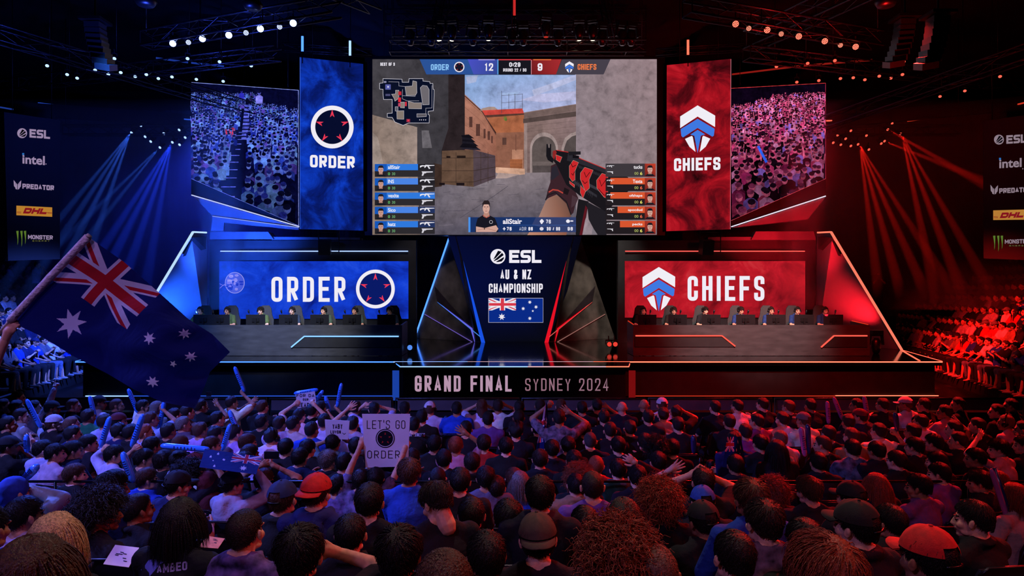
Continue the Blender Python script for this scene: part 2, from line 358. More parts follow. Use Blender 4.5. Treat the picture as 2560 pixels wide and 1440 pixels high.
# ---------------------------------------------------------------- the stage
ST = 1.17
stg = thing('stage', 'long black stage platform with glossy deck, red edge light and blue edge light', 'stage', (0, 22, 0))
fp = [(-11.8, 18.47), (11.63, 18.47), (12.45, 21.8), (12.45, 28.5), (-12.6, 28.5), (-12.6, 21.8)]
MB().prism([(x, y, ST-.12) for x, y in fp], (0, 0, .12)).build('deck', M_GLOSS, stg)
MB().span((-11.7, 18.62, .2), (11.53, 28, ST-.12)).build('fascia', mat('fascia_panel', '#17171a', .5, 0, .3, 4, .15, 60), stg)
MB().span((-11.5, 18.9, 0), (11.3, 28, .2)).build('plinth', M_BLACK, stg)
jut = [(-2.86, 17.45), (2.98, 17.45), (3.2, 18.5), (-3.2, 18.5)]
MB().prism([(x, y, ST-.1) for x, y in jut], (0, 0, .09)).build('thrust_deck', M_GLOSS, stg)
MB().span((-2.8, 17.55, .2), (2.92, 18.7, ST-.1)).build('thrust_front', M_BLACK, stg)
def strip(name, a, b, m, parent, w=.035, h=None): return MB().bar(a, b, w, h).build(name, m, parent)
yF = 18.45
for x0, x1, m in ((-11.8, -3.2, G_BLUE), (-3.2, -1.2, G_BLUEW), (-1.2, 2.2, G_PINK), (2.2, 11.63, G_REDW)):
    strip('edge_light', (x0, yF, ST-.02), (x1, yF, ST-.02), m, stg, .03, .028)
strip('edge_light', (11.63, 18.47, ST-.01), (12.45, 21.8, ST-.01), G_RED, stg, .03, .03)
strip('edge_light', (-11.8, 18.47, ST-.01), (-12.5, 21.8, ST-.01), G_BLUE, stg, .03, .03)
for a, b, m in (((-3.12, 18.3), (-2.86, 17.43), G_BLUE), ((-2.86, 17.43), (.4, 17.43), G_BLUEW), ((.4, 17.43), (2.4, 17.43), G_PINK), ((2.4, 17.43), (2.98, 17.43), G_REDW), ((2.98, 17.43), (3.12, 18.1), G_RED)):
    strip('edge_light', (*a, ST-.03), (*b, ST-.03), m, stg, .022, .022)
strip('base_light', (-11.5, 18.58, .21), (-3.1, 18.58, .21), G_BDIM, stg, .02, .02)
strip('base_light', (-11.6, 18.57, .21), (-10.4, 18.57, .21), G_BLUEW, stg, .025, .025)
strip('base_light', (3.2, 18.58, .21), (8.8, 18.58, .21), G_RDIM, stg, .018, .018)
strip('base_light', (8.8, 18.57, .22), (11.6, 18.57, .22), G_REDW, stg, .02, .02)
strip('side_light', (-3.0, 17.62, .25), (-3.0, 17.62, 1.02), glow('side_blue', (.02, .1, .7), .5), stg, .17, .03)
strip('side_light', (3.1, 17.62, .25), (3.1, 17.62, 1.02), glow('side_red', (.5, .01, .012), .35), stg, .17, .03)
# lit line of the right wing foot across the deck
strip('deck_light', (12.32, 21.55, ST+.004), (11.1, 18.6, ST+.004), G_RED, stg, .05, .008)
# thrust lettering
LED_NONE = led_mat('printed_picture')
sh = Sheet(Plane((0, 17.54, 0), (0, -1, 0)))
sh.text('GRAND FINAL', 1037, 1279, 939, 979, 6.4, '#c9a2bd', gap=.42)
sh.text('SYDNEY 2024', 1313, 1521, 946, 977, 3.2, '#a5798a', gap=.5)
sh.build('lettering', led_mat('thrust_lettering', None, .8), stg)

# crystal shards and centre display
cs = thing('centre_display', 'tall dark display with championship title and small flag between two shards', 'display', (0, 25.2, ST))
MB().prism([P(x, y, 25.27) for x, y in ((1122, 588), (1452, 588), (1418, 720), (1366, 856), (1209, 856), (1162, 720))], (0, .18, 0)).build('housing', M_BLACK, cs)
PC = Plane((0, 25.24, 0), (0, -1, 0)); sh = Sheet(PC)
sh.poly([(1118, 588), (1455, 588), (1420, 720), (1370, 855.5), (1205, 855.5), (1160, 720)], None, cols=['#050a2e', '#060614', '#060612', '#08080f', '#060818', '#050d3c'])
sh.build('backlight_picture', led_mat('centre_picture'), cs)
sh = Sheet(PC); sh.z = .002
WH = '#eeeaf4'; DK = '#0a0b18'
def esl(s, x0, y0, x1, y1, c, bg, slope=0):
    """round striped badge followed by three heavy letters"""
    h = y1-y0; r = h*.56; cx = x0+r; cyy = (y0+y1)/2
    s.ell(cx, cyy, r, r, c, 40)
    def q(pts): s.poly([(cx+a*r, cyy+b*r+slope*a*r) for a, b in pts], bg)
    q([(.02, -.78), (.5, -.62), (-.3, .22), (-.66, .42), (-.6, .36)]); q([(.56, -.5), (.78, -.2), (-.02, .42), (-.5, .62), (-.55, .55)]); q([(.82, .05), (.78, .32), (.5, .66), (-.05, .74), (-.3, .72)])
    s.text('EsL', x0+2*r+h*.28, x1, y0+h*.02, y1-h*.02, h*.225, c, gap=.1, r=.25, slope=slope)
esl(sh, 1226, 624.5, 1353.5, 658, WH, DK)
sh.text('AU & NZ', 1251, 1328, 674, 698, 3.9, WH, gap=.3)
sh.text('CHAMPIONSHIP', 1222, 1357, 709, 732, 3.7, WH, gap=.26)
def union(s, x0, y0, x1, y1):
    X = lambda u: x0+(x1-x0)*u; Y = lambda v: y0+(y1-y0)*v; Wt = '#e9e6ef'; Rd = '#d8394a'
    s.rect(x0, y0, x1, y1, '#0a2a86')
    w = .12
    for a, b in (((0, 0), (1, 1)), ((0, 1), (1, 0))):
        s.poly([(X(a[0]), Y(a[1])), (X(a[0]+w), Y(a[1])), (X(b[0]), Y(b[1]-(w*2 if b[1] else -w*2))), (X(b[0]), Y(b[1])), (X(b[0]-w), Y(b[1])), (X(a[0]), Y(a[1]+(w*2 if not a[1] else -w*2)))], Wt)
    for a, b, k in (((0, 0), (.5, .5), 1), ((1, 1), (.5, .5), -1), ((0, 1), (.5, .5), 1), ((1, 0), (.5, .5), -1)):
        s.poly([(X(a[0]), Y(a[1])), (X(b[0]), Y(b[1])), (X(b[0]), Y(b[1])+(y1-y0)*.08*(1 if k > 0 else -1)), (X(a[0]), Y(a[1])+(y1-y0)*.1*(1 if a[1] == 0 else -1))], Rd)
    s.rect(X(.40), y0, X(.60), y1, Wt); s.rect(x0, Y(.31), x1, Y(.69), Wt); s.rect(X(.44), y0, X(.56), y1, Rd); s.rect(x0, Y(.39), x1, Y(.61), Rd)
def star(s, x, y, r, c, n=7, k=.45, **kw):
    s.poly([(x+(r if i % 2 == 0 else r*k)*math.sin(PI*i/n), y-(r if i % 2 == 0 else r*k)*math.cos(PI*i/n)) for i in range(2*n)], c, **kw)
sh.rect(1221, 745, 1358, 806.5, '#c9c6da'); sh.rect(1222, 746, 1357.3, 805.7, '#0a2a86')
union(sh, 1222, 746, 1290, 776)
for x, y, r, n in ((1254.5, 792, 9.2, 7), (1324.5, 755.5, 5, 7), (1308, 771.5, 5, 7), (1340, 767.5, 5, 7), (1332, 777.5, 3.2, 5), (1324.5, 796, 5, 7)): star(sh, x, y, r, '#e9e6ef', n)
sh.build('title_picture', LED_NONE, cs)
sh = Sheet(Plane((0, 25.1, 0), (0, -1, 0)))
for x0, x1, c in ((1140, 1202, '#b98ac4'), (1202, 1232, '#e8d8ea'), (1232, 1335, '#c23a3a'), (1335, 1400, '#8a4a3a'), (1400, 1440, '#d63232')): sh.rect(x0, 587.6, x1, 589.6, c)
sh.build('top_light', LED_NONE, cs)

def shard(side, label):
    s = 1 if side < 0 else -1
    X = lambda x: 1280+(x-1287)*s+ (7 if s > 0 else 7)
    t = thing('crystal_shard', label, 'stage decor', P(X(1125), 852, 25.6))
    q = lambda x, y, d: P(X(x), y, d)
    A = q(1125, 588, 25.9); B = q(1037, 845, 27.0); Cc = q(1190, 856, 24.95); D = q(1213, 857, 24.85); E = q(1140, 588, 25.1); Fm = q(1158, 655, 25.0)
    def base(p): p = Vector(p); p.z = ST+.004; return p
    B, Cc, D = base(B), base(Cc), base(D)
    back = [Vector((p.x, p.y+.5, p.z)) for p in (A, B, D, E)]
    mb = MB(); vs = [A, B, Cc, D, E, Fm]+back
    mb.add(vs, [(0, 1, 2, 5), (0, 5, 4), (6, 9, 8, 7), (0, 6, 7, 1), (1, 7, 8, 3, 2), (4, 9, 6, 0)])
    mb.build('shard_body', M_STONE, t)
    edge = G_BLUE if side < 0 else glow('edge_dim_red', (.5, .02, .02), .4); acc = glow('accent_blue', (.01, .09, .85), .9) if side < 0 else glow('accent_red', (.85, .006, .02), .95); acc2 = glow('accent_violet', (.16, .15, .95), .8) if side < 0 else acc
    off = Vector((0, -.03, 0))
    if side < 0: MB().bar(A+off, B+off, .045).build('edge_light', edge, t)
    # flat lit facets laid on the front of the body
    dF = lambda x: 25.95-(x-1037)/(1213-1037)*1.1
    def facet(name, pts, m, up=.05):
        vs = [q(x, y, dF(x)-up-.35*0) for x, y in pts]; MB().prism(vs, (0, .03, 0)).build(name, m, t)
    # front facets follow the plane from the apex edge to the near foot
    N = (B-A).cross(Cc-A).normalized(); N = N if N.y < 0 else -N
    PL = Plane(A+N*.04, N); PL2 = Plane(Fm+Vector((0, -.06, 0)), Vector((0, -1, 0)))
    def lay(name, pts, m, pl=PL): 
        v = [pl.at(X(x), y) for x, y in pts]; MB().prism(v, -pl.n*.025).build(name, m, t)
    lay('lit_facet', [(1158, 652), (1213, 857), (1203, 857), (1192, 812)], acc, Plane(D+Vector((0, -.06, 0)), Vector((0, -1, .03))))
    lay('lit_facet', [(1093, 755), (1180, 821), (1183, 838), (1186, 855), (1176, 822)], acc2)
    lay('grey_facet', [(1086, 716), (1093, 755), (1160, 801)], mat('facet_grey', '#3b3136' if side < 0 else '#7a2026', .4, 0, .3, 3))
    lay('line_light', [(1061, 785), (1180, 854.5), (1180, 855.7), (1061, 786.2)], glow('line_'+str(side), (.3, .2, .9) if side < 0 else (.7, .3, .25), .5))
    lay('line_light', [(1093, 754), (1200, 841), (1200, 842.5), (1093, 755.5)], glow('line2_'+str(side), (.08, .3, 1) if side < 0 else (.9, .15, .12), .8))
shard(-1, 'left crystal shard, dark faceted pyramid with blue lit edges on stage')
shard(1, 'right crystal shard, dark faceted pyramid with red lit facets on stage')

# ---------------------------------------------------------------- giant game screen
def order_logo(s, x, y, r, w, c, cd=None, arrow='#e8324f', sy=1.0):
    if cd: s.ell(x, y, r, r*sy, cd, 40)
    s.ring(x, y, r-w/2, w, c, 56, sy)
    for i in range(5):
        a = 2*PI*i/5; R = r*.62
        def q(u, v): return (x+math.sin(a)*(R+v)-math.cos(a)*-u*1 if 0 else x+math.sin(a)*(R+v)+math.cos(a)*u, y-sy*(math.cos(a)*(R+v)-math.sin(a)*u))
        k = r*.17
        s.poly([q(0, k*1.15), q(k*.62, -k*.95), q(k*.12, -k*.55), q(0, -k*.05), q(-k*.12, -k*.55), q(-k*.62, -k*.95)], arrow)
def chiefs_logo(s, x, y, w, slope=0):
    """x,y centre top; w width"""
    k = w/234.0
    def q(pts, c): s.poly([(x+(a-384)*k, y+(b-703)*k+slope*(a-384)*k) for a, b in pts], c)
    wt = '#f1eef5'; bl = '#3f78e0'; bd = '#3350b8'
    q([(384, 703), (501, 772), (500, 848), (384, 777), (268, 853), (268, 775)], wt)
    q([(384, 792), (497, 860), (492, 905), (482, 912), (384, 853), (287, 915), (276, 905), (271, 860)], bl)
    q([(384, 866), (434, 896), (406, 905), (384, 1020), (362, 905), (335, 896)], bl)
    q([(300, 925), (345, 905), (352, 912), (370, 1012), (330, 978)], wt); q([(468, 925), (423, 905), (416, 912), (398, 1012), (438, 978)], wt)
bs = thing('giant_screen', 'giant screen showing a game match, hung above centre stage', 'screen', (0, 24.6, P(0, 587, 24.5).z))
a = P(931, 148, 24.5); b = P(1642, 587, 24.5)
MB().span((a.x-.28, 24.52, b.z-.02), (b.x+.3, 24.95, a.z+.12)).build('housing', M_PLAST, bs)
PS = Plane((0, 24.5, 0), (0, -1, 0)); sh = Sheet(PS); r = sh.rect
sh.poly([(931, 148), (1122, 148), (1122, 587), (931, 587)], None, cols=['#47444a', '#3c393f', '#3d3a3f', '#3a3438'])
sh.poly([(931, 287), (1043, 318), (1043, 410), (1050, 587), (931, 587)], None, cols=['#8d7a70', '#a08d84', '#a8938a', '#6f5f5a', '#8d7a6d'])
sh.poly([(1054, 326), (1072, 326), (1080, 370), (1056, 370)], '#6f6a70'); sh.poly([(931, 330), (945, 345), (960, 420), (931, 430)], '#a08f86')
sh.poly([(1121, 187), (1162, 187), (1162, 392), (1104, 376), (1104, 430), (1121, 430)], '#2c2326')
sh.poly([(1162, 187), (1440, 187), (1440, 300), (1162, 300)], None, cols=['#84a6d8', '#9fb2dc', '#b6b6dc', '#9db6e2'])
for pts, c in (([(1165, 192), (1195, 188), (1190, 205), (1168, 210)], '#a9b4d6'), ([(1330, 225), (1380, 208), (1440, 186), (1440, 200), (1385, 222), (1335, 240)], '#b8bddf'), ([(1300, 250), (1350, 235), (1440, 228), (1440, 250), (1360, 256)], '#bcbce0'), ([(1240, 235), (1300, 228), (1290, 240)], '#a5bbe4')): sh.poly(pts, c)
sh.poly([(1162, 236), (1205, 276), (1240, 334), (1240, 430), (1162, 400)], None, cols=['#b57b68', '#ad7460', '#9c6450', '#8d5a4a', '#a06c5c'])
for i in range(7): sh.line([(1162, 246+i*22), (1204, 284+i*19), (1239, 340+i*13)], .8, '#8f5c4c')
sh.line([(1162, 240), (1206, 280), (1241, 338)], 2.2, '#4a2f2c')
for x0, y0, w, h in ((1173, 292, 8, 26), (1190, 310, 10, 30), (1209, 322, 5, 24), (1219, 328, 6, 22), (1228, 340, 4, 18)): sh.rect(x0, y0, x0+w, y0+h, '#5b3a33')
sh.poly([(1200, 277), (1205, 271), (1222, 267), (1236, 267), (1248, 277)], '#a58a80')
sh.poly([(1205, 276), (1306, 271), (1310, 283), (1212, 288)], '#cf4a40'); sh.poly([(1212, 288), (1310, 283), (1310, 330), (1242, 334)], '#ab6545')
sh.poly([(1212, 288), (1310, 283), (1310, 287), (1217, 294)], '#5a3a32'); sh.poly([(1240, 332), (1310, 330), (1310, 436), (1240, 430)], '#92604d')
sh.rect(1256, 344, 1266, 362, '#5e4038'); sh.rect(1280, 374, 1308, 420, '#b9836a'); sh.rect(1275, 398, 1306, 427, '#a3603e'); sh.rect(1288, 336, 1291, 376, '#7d5142')
for yy in (402, 410, 418): sh.line([(1275, yy), (1306, yy)], .8, '#7d4a34')
sh.ell(1263, 296, 4.5, 6, '#7f7a3a', 8); sh.ell(1265, 299, 3, 4, '#5f7a3a', 6)
for x in (1254, 1272, 1287.5, 1306): sh.line([(x, 227 if x == 1254 else 234), (x, 284 if x < 1260 else 272)], 1.1, '#4a4650')
for yy in (236, 254): sh.line([(1254, yy+3), (1306, yy-1)], .9, '#5a5662')
sh.poly([(1310, 281), (1440, 260), (1440, 440), (1310, 436)], None, cols=['#8b726c', '#93797a', '#7d6868', '#7b6462'])
sh.poly([(1310, 283), (1440, 261), (1440, 277), (1310, 296)], '#74605c'); sh.poly([(1308, 297), (1440, 278), (1440, 291), (1308, 308)], '#564744')
for i in range(9): sh.line([(1314, 316+i*13), (1440, 302+i*14)], .7, '#6d5956')
def arch(cx, cyy, rx, ry, yb, c):
    sh.poly([(cx-rx, yb)]+[(cx-rx*math.cos(PI*i/14), cyy-ry*math.sin(PI*i/14)) for i in range(15)]+[(cx+rx, yb)], c)
arch(1360, 372, 35, 41, 436, '#a5918e'); arch(1360, 374, 30, 33, 436, '#5f5452'); sh.rect(1330, 404, 1390, 436, '#6f6260'); sh.rect(1332, 414, 1388, 434, '#544a4a')
sh.poly([(1403, 430), (1404, 370), (1412, 345), (1428, 333), (1440, 329), (1440, 430)], '#a5918e'); sh.poly([(1410, 430), (1410, 372), (1417, 352), (1430, 341), (1440, 338), (1440, 430)], '#554b4a'); sh.rect(1310, 308, 1318, 436, '#99837f')
sh.poly([(1050, 452), (1240, 428), (1310, 432), (1440, 430), (1642, 470), (1642, 587), (1050, 587)], None, cols=['#5f5963', '#8a7f86', '#8a7d82', '#7d7178', '#6d646c', '#645c66', '#575260'])
sh.poly([(1236, 430), (1240, 418), (1312, 422), (1312, 436), (1262, 440)], '#d9a98e'); sh.poly([(1238, 446), (1246, 432), (1300, 436), (1266, 446)], '#b59c96')
for i in range(40):
    x = 1090+rnd.random()*260; yy = 455+rnd.random()*125; sh.line([(x, yy), (x+12+rnd.random()*40, yy+rnd.uniform(-4, 3))], .9, rnd.choice(['#564f5b', '#766d77', '#5e5662']))
sh.line([(1270, 465), (1235, 490), (1150, 545)], 1, '#4c4652')
# crates
sh.poly([(1084, 408), (1106, 412), (1112, 440), (1104, 466), (1086, 468)], '#3c2c26')
sh.poly([(1105, 377), (1183, 374), (1184, 467), (1104, 460)], '#664d3e'); sh.poly([(1183, 374), (1238, 389), (1239, 446), (1184, 467)], '#51424a')
for yy in (395, 427, 455): sh.line([(1105, yy), (1183, yy), (1238, yy-3-(yy-395)*.2)], 1.3, '#3a2b25')
for x in (1140, 1202, 1220): sh.line([(x, 380), (x, 458)], 1.1, '#3f3029')
sh.rect(1116, 390, 1126, 395, '#241a18'); sh.rect(1142, 389, 1164, 395, '#241a18'); sh.rect(1141, 457, 1161, 464, '#1d1518'); sh.rect(1098, 457, 1112, 463, '#1d1518')
for i in range(7): sh.poly([(1150+rnd.uniform(-2, 6), 373-i*5), (1196-i*3+rnd.uniform(-4, 8), 376-i*5), (1190-i*3, 366-i*5), (1152+rnd.uniform(-2, 6), 368-i*5)], rnd.choice(['#1c1a24', '#282430', '#3a3440', '#131119']))
sh.poly([(1440, 148), (1642, 148), (1642, 587), (1440, 587)], None, cols=['#8f7f85', '#9d8589', '#8e7c80', '#9a8a92'])
for i in range(70):
    x = 1462+rnd.random()*170; yy = 170+rnd.random()*230
    if x > 1560 or rnd.random() < .35:
        k = rnd.uniform(1, 5); an = rnd.uniform(.4, 1.2); sh.poly([(x+math.cos(an)*k*rnd.uniform(.2, 1)*c-math.sin(an)*k*.35*e*rnd.uniform(.3, 1), yy-math.sin(an)*k*rnd.uniform(.2, 1)*c*1.6+math.cos(an)*k*.35*e) for c, e in ((-1, 0), (-.5, .8), (.2, .6), (1, .1), (.6, -.7), (-.3, -.9))], rnd.choice(['#8d7d82', '#93838a', '#867679']))
sh.build('picture', led_mat('game_picture', (3.2, [(.62,)*3, (.86,)*3, (1.02,)*3, (1.2,)*3], .3)), bs)
# first-person arm and weapon of the displayed game
sh = Sheet(PS); sh.z = .012
def g3(pts): return [(1280+x/6.262, 360+y/6.262) for x, y in pts]
sh.poly(g3([(560, 860), (640, 790), (780, 820), (900, 960), (925, 1110), (850, 1425), (240, 1425), (420, 1140), (530, 890)]), None, cols=['#a5796a', '#8f6657', '#86604f', '#6d4c42', '#6a4a42', '#8f5a48', '#c48a70', '#a98072', '#a07566'])
sh.poly(g3([(610, 340), (700, 300), (760, 400), (850, 640), (980, 720), (1040, 850), (990, 960), (960, 1080), (920, 1110), (880, 960), (700, 790), (560, 850), (525, 880), (560, 720), (600, 600)]), '#3a2229')
sh.poly(g3([(620, 370), (700, 330), (740, 480), (640, 560), (605, 560)]), '#2a2630'); sh.line(g3([(575, 755), (640, 715), (720, 725), (800, 770)]), 3.2, '#b8433a'); sh.line(g3([(525, 880), (560, 800), (680, 760), (850, 900), (925, 1110)]), 3, '#201b20')
sh.poly(g3([(820, 680), (900, 720), (870, 800), (800, 770)]), '#1d1519'); sh.poly(g3([(940, 800), (1040, 850), (980, 960), (925, 1000)]), '#48323a')
sh.poly(g3([(1040, 860), (1200, 900), (1160, 1150), (1060, 1425), (1000, 1425), (985, 1250), (1020, 1000)]), '#1b191d'); sh.poly(g3([(1150, 960), (1180, 1000), (1100, 1425), (1055, 1425)]), '#5a1620')
sh.poly(g3([(1170, 900), (1480, 1060), (1480, 1425), (1330, 1425), (1200, 1180)]), '#211e24'); sh.poly(g3([(1265, 1310), (1340, 1420), (1245, 1420)]), '#7d747c')
sh.poly(g3([(635, 130), (690, 95), (880, 125), (1080, 230), (1460, 385), (1820, 520), (1820, 740), (1470, 1060), (1300, 960), (1050, 800), (850, 640), (700, 330), (640, 250)]), '#19161b')
sh.poly(g3([(880, 130), (1080, 230), (1460, 385), (1820, 520), (1500, 470), (1060, 310), (860, 260)]), '#2b2930'); sh.poly(g3([(1100, 560), (1480, 760), (1480, 800), (1100, 610)]), '#3a3840'); sh.poly(g3([(960, 560), (1330, 800), (1330, 840), (960, 610)]), '#2f2d34')
for i in range(16): sh.line(g3([(1040+i*25, 330+i*10), (1060+i*25, 380+i*10)]), .8, '#4a464e')
for i in range(12): sh.line(g3([(1000+i*24, 560+i*18), (985+i*24, 640+i*18)]), .7, '#413d46')
sh.line(g3([(700, 98), (880, 128), (1080, 233), (1460, 387), (1700, 478)]), 1.8, '#c22a2a')
for pts in ([(690, 170), (780, 205), (750, 285), (690, 245)], [(960, 255), (1040, 290), (985, 420), (985, 560), (945, 585), (900, 520), (898, 345)], [(1140, 365), (1268, 410), (1205, 560), (1212, 690), (1150, 745), (1070, 550), (1072, 455)], [(1410, 460), (1500, 490), (1500, 860), (1440, 830), (1330, 690), (1325, 570)], [(900, 580), (980, 640), (975, 680), (905, 620)], [(1075, 650), (1150, 740), (1110, 850), (1070, 760)]):
    q = g3(pts); sh.line(q, 1.2, '#a59a8a', True); sh.poly(q, '#c8262a')
for pts in ([(930, 460), (955, 490), (980, 430)], [(1100, 570), (1140, 620), (1180, 590)], [(1350, 700), (1440, 800), (1500, 800)], [(920, 300), (950, 360), (1000, 330)], [(1130, 440), (1160, 520), (1220, 440)], [(1370, 560), (1400, 660), (1470, 560)]): sh.line(g3(pts), 1.6, '#3d0d12')
sh.poly(g3([(540, 0), (615, 0), (610, 180), (650, 240), (640, 300), (560, 250), (535, 190)]), '#17151a'); sh.poly(g3([(560, 0), (595, 0), (592, 60), (570, 60)]), '#6f6463')
sh.poly(g3([(640, 110), (680, 95), (700, 130), (660, 250), (635, 200)]), '#8f2626'); sh.poly(g3([(880, 120), (1075, 115), (1075, 165), (890, 180)]), '#1d1b20'); sh.poly(g3([(950, 170), (1050, 185), (1050, 225), (950, 220)]), '#121015')
sh.build('weapon_picture', LED_NONE, bs)
# score bar
sh = Sheet(PS); sh.z = .02
sh.poly([(1049, 148), (1188, 148), (1184, 186), (1066, 186)], '#2b5296'); sh.poly([(1169, 148), (1245, 148), (1245, 186), (1184, 186)], None, cols=['#4a4fc4', '#3a4a9c', '#33488e', '#4450b4'])
sh.rect(1196, 148, 1237, 150.5, '#a99be0'); sh.rect(1243.5, 148, 1246, 186, '#5aa6e8'); sh.rect(1246, 148, 1328, 186, '#17161f'); sh.rect(1246, 148, 1328, 150.5, '#d8404a'); sh.rect(1327.5, 150, 1329.5, 186, '#d8909a')
sh.poly([(1329, 148), (1404, 148), (1390, 186), (1329, 186)], None, cols=['#7d2024', '#a52c30', '#9c262a', '#6d1a1e']); sh.rect(1333, 148, 1378, 150.5, '#e8703f')
sh.poly([(1405, 148), (1526, 148), (1509, 186), (1390, 186)], '#453f4a')
sh.text('BEST OF 3', 951, 987, 156.5, 164.5, 1.5, WH, gap=.25); sh.text('ORDER', 1077, 1122, 160.5, 175.5, 2.7, '#8cc4f4', gap=.2)
order_logo(sh, 1148, 167.5, 13, 2.6, '#e8e4ee', '#141526', '#c83a3a'); sh.text('12', 1211, 1233, 158, 177, 3.6, WH, gap=.2); sh.text('9', 1344, 1356, 158, 177, 4, WH)
sh.text('0:29', 1273, 1301, 156, 167, 2.3, WH, gap=.25); sh.text('ROUND 22 / 30', 1258, 1316, 171, 179, 1.4, WH, gap=.25)
chiefs_logo(sh, 1423.5, 153.5, 21.5); sh.text('CHIEFS', 1444, 1491, 160, 174.5, 2.7, '#ec7a46', gap=.2)
sh.build('score_bar', LED_NONE, bs)
# plain floor-plan inset
sh = Sheet(PS); sh.z = .02
def zz(pts): return [(930+x/6.545, 140+y/6.545) for x, y in pts]
outl = zz([(180, 370), (490, 380), (495, 430), (600, 430), (605, 370), (835, 370), (835, 410), (945, 420), (950, 450), (995, 450), (1000, 545), (1018, 550), (1015, 665), (1005, 895), (920, 905), (920, 960), (940, 965), (935, 1095), (600, 1095), (510, 1135), (375, 1080), (330, 1005), (250, 1000), (250, 940), (330, 935), (330, 710), (190, 712), (180, 620), (180, 545), (125, 540), (125, 445), (180, 440)])
sh.poly(outl, '#0a1026')
for pts, c in (([(540, 500), (660, 490), (668, 405), (730, 420), (735, 600), (710, 645), (560, 645)], '#7d7471'), ([(790, 520), (830, 480), (900, 490), (935, 550), (935, 795), (830, 800), (800, 590)], '#6d686e'), ([(595, 740), (690, 765), (810, 765), (810, 865), (600, 860)], '#857771'), ([(465, 755), (530, 755), (530, 850), (465, 845)], '#8a7b74'), ([(405, 900), (520, 895), (520, 1035), (410, 1030)], '#84776f'), ([(320, 625), (385, 620), (385, 560), (440, 560), (440, 690), (375, 740), (360, 690)], '#807571'), ([(735, 945), (890, 945), (890, 990), (735, 1000)], '#5c585e'), ([(380, 830), (425, 830), (425, 900), (380, 900)], '#5f5d68')):
    q = zz(pts); sh.poly(q, c); sh.line(q, .7, '#c9c6d2', True)
sh.line(outl, 1.0, '#d4d1dc', True)
for pts in ([(270, 420), (440, 425), (440, 490), (540, 500)], [(495, 650), (710, 660)], [(590, 735), (770, 735)], [(980, 480), (980, 850), (880, 855), (880, 940)], [(500, 545), (495, 700), (590, 740)]): sh.line(zz(pts), .7, '#bdbac8')
for (x, y, w, h, c) in ((218, 465, 88, 85, '#5a5fa8'), (432, 580, 48, 60, '#c22a36'), (428, 680, 45, 75, '#e02838'), (428, 770, 40, 55, '#c04a66'), (540, 750, 28, 70, '#d83244'), (562, 1030, 62, 52, '#8a2a44'), (580, 1042, 28, 28, '#e83a4c'), (195, 410, 40, 30, '#8d8ba8'), (220, 620, 80, 35, '#4a4a70')):
    sh.rect(930+x/6.545, 140+y/6.545, 930+(x+w)/6.545, 140+(y+h)/6.545, c)
for x in (780, 810, 845, 878): sh.ell(930+x/6.545, 140+1045/6.545, 1.2, 1.4, '#d8d4e0', 8)
sh.ell(930+263/6.545, 140+505/6.545, 2, 2.4, '#dcd8ee', 10)
sh.build('map_inset', LED_NONE, bs)
def face(s, x, y, k, sk='#c99a8c'):
    s.poly([(x-14*k, y+16*k), (x-6*k, y+10*k), (x+6*k, y+10*k), (x+14*k, y+16*k)], '#171822'); s.poly([(x-4*k, y+3*k), (x+4*k, y+3*k), (x+5*k, y+11*k), (x-5*k, y+11*k)], '#a87a6c')
    s.ell(x, y-1*k, 6.6*k, 9*k, sk, 16); s.poly([(x-7*k, y-2*k), (x-7*k, y-8*k), (x-3*k, y-12*k), (x+4*k, y-12*k), (x+7*k, y-8*k), (x+7*k, y-2*k), (x+5.6*k, y-6*k), (x-5.6*k, y-6*k)], '#1f1a20')
    for sx in (-1, 1): s.rect(x+sx*2.8*k-1.4*k, y-2.6*k, x+sx*2.8*k+1.4*k, y-1.4*k, '#4a2c30')
    s.rect(x-.8*k, y-1*k, x+.8*k, y+2*k, '#a8776a'); s.rect(x-2.2*k, y+4*k, x+2.2*k, y+5*k, '#8d4a4a')
def rifle(s, x, y, k, c, f=1):
    for pts in ([(0, 3), (5, 1.5), (12, 2), (14, .5), (26, 1), (36, 1.2), (36, 2.6), (26, 3.4), (18, 4), (13, 4.6), (6, 4.4), (0, 8)], [(12, 4), (16, 4), (13, 8), (10.5, 8)], [(18, 4), (22, 4), (26, 10), (22.5, 11)]):
        s.poly([(x+f*a*k, y+b*k) for a, b in pts], c)
def pistol(s, x, y, k, c, f=1):
    s.poly([(x+f*a*k, y+b*k) for a, b in ((0, 0), (28, 0), (28, 2.4), (12, 3.2), (10, 5), (7, 4.6), (4, 11), (0, 11), (2, 4))], c)
for i, (nm, w) in enumerate((('allStair', 30), ('INS', 15), ('vexite', 27), ('Sico', 19), ('hatz', 19))):
    y = 410+i*35.7; sh = Sheet(PS); sh.z = .02
    sh.rect(937, y, 1087, y+32, '#262329'); sh.poly([(937, y), (967, y), (967, y+18), (937, y+18)], '#1556b8')
    sh.rect(967, y, 1087 if i == 2 else 1045, y+15.5, '#2f78dc' if i % 2 == 0 else '#4a83e4'); sh.rect(967, y+15.5, 1087, y+32, '#2d2a2e')
    if i != 2: sh.rect(1046, y, 1087, y+15.5, '#23325e' if i > 2 else '#242228')
    face(sh, 952, y+15.5, .98, '#c99a8c'); sh.btext(nm, 970, 970+w, y+3.2, y+12.5, '#eef0f8', .02)
    sh.ell(972.5, y+24.5, 2.6, 3.6, '#63c06a', 10); sh.ell(972.5, y+24.5, 1.2, 2.2, '#22351f', 8); sh.btext('30', 980, 988, y+21, y+28, '#6fae74', .01)
    rifle(sh, 1050, y+1.5, 1.0, '#e4e2ea'); pistol(sh, 1054, y+18.5, 1.0, '#d5d2da'); sh.build('player_card', LED_NONE, bs)
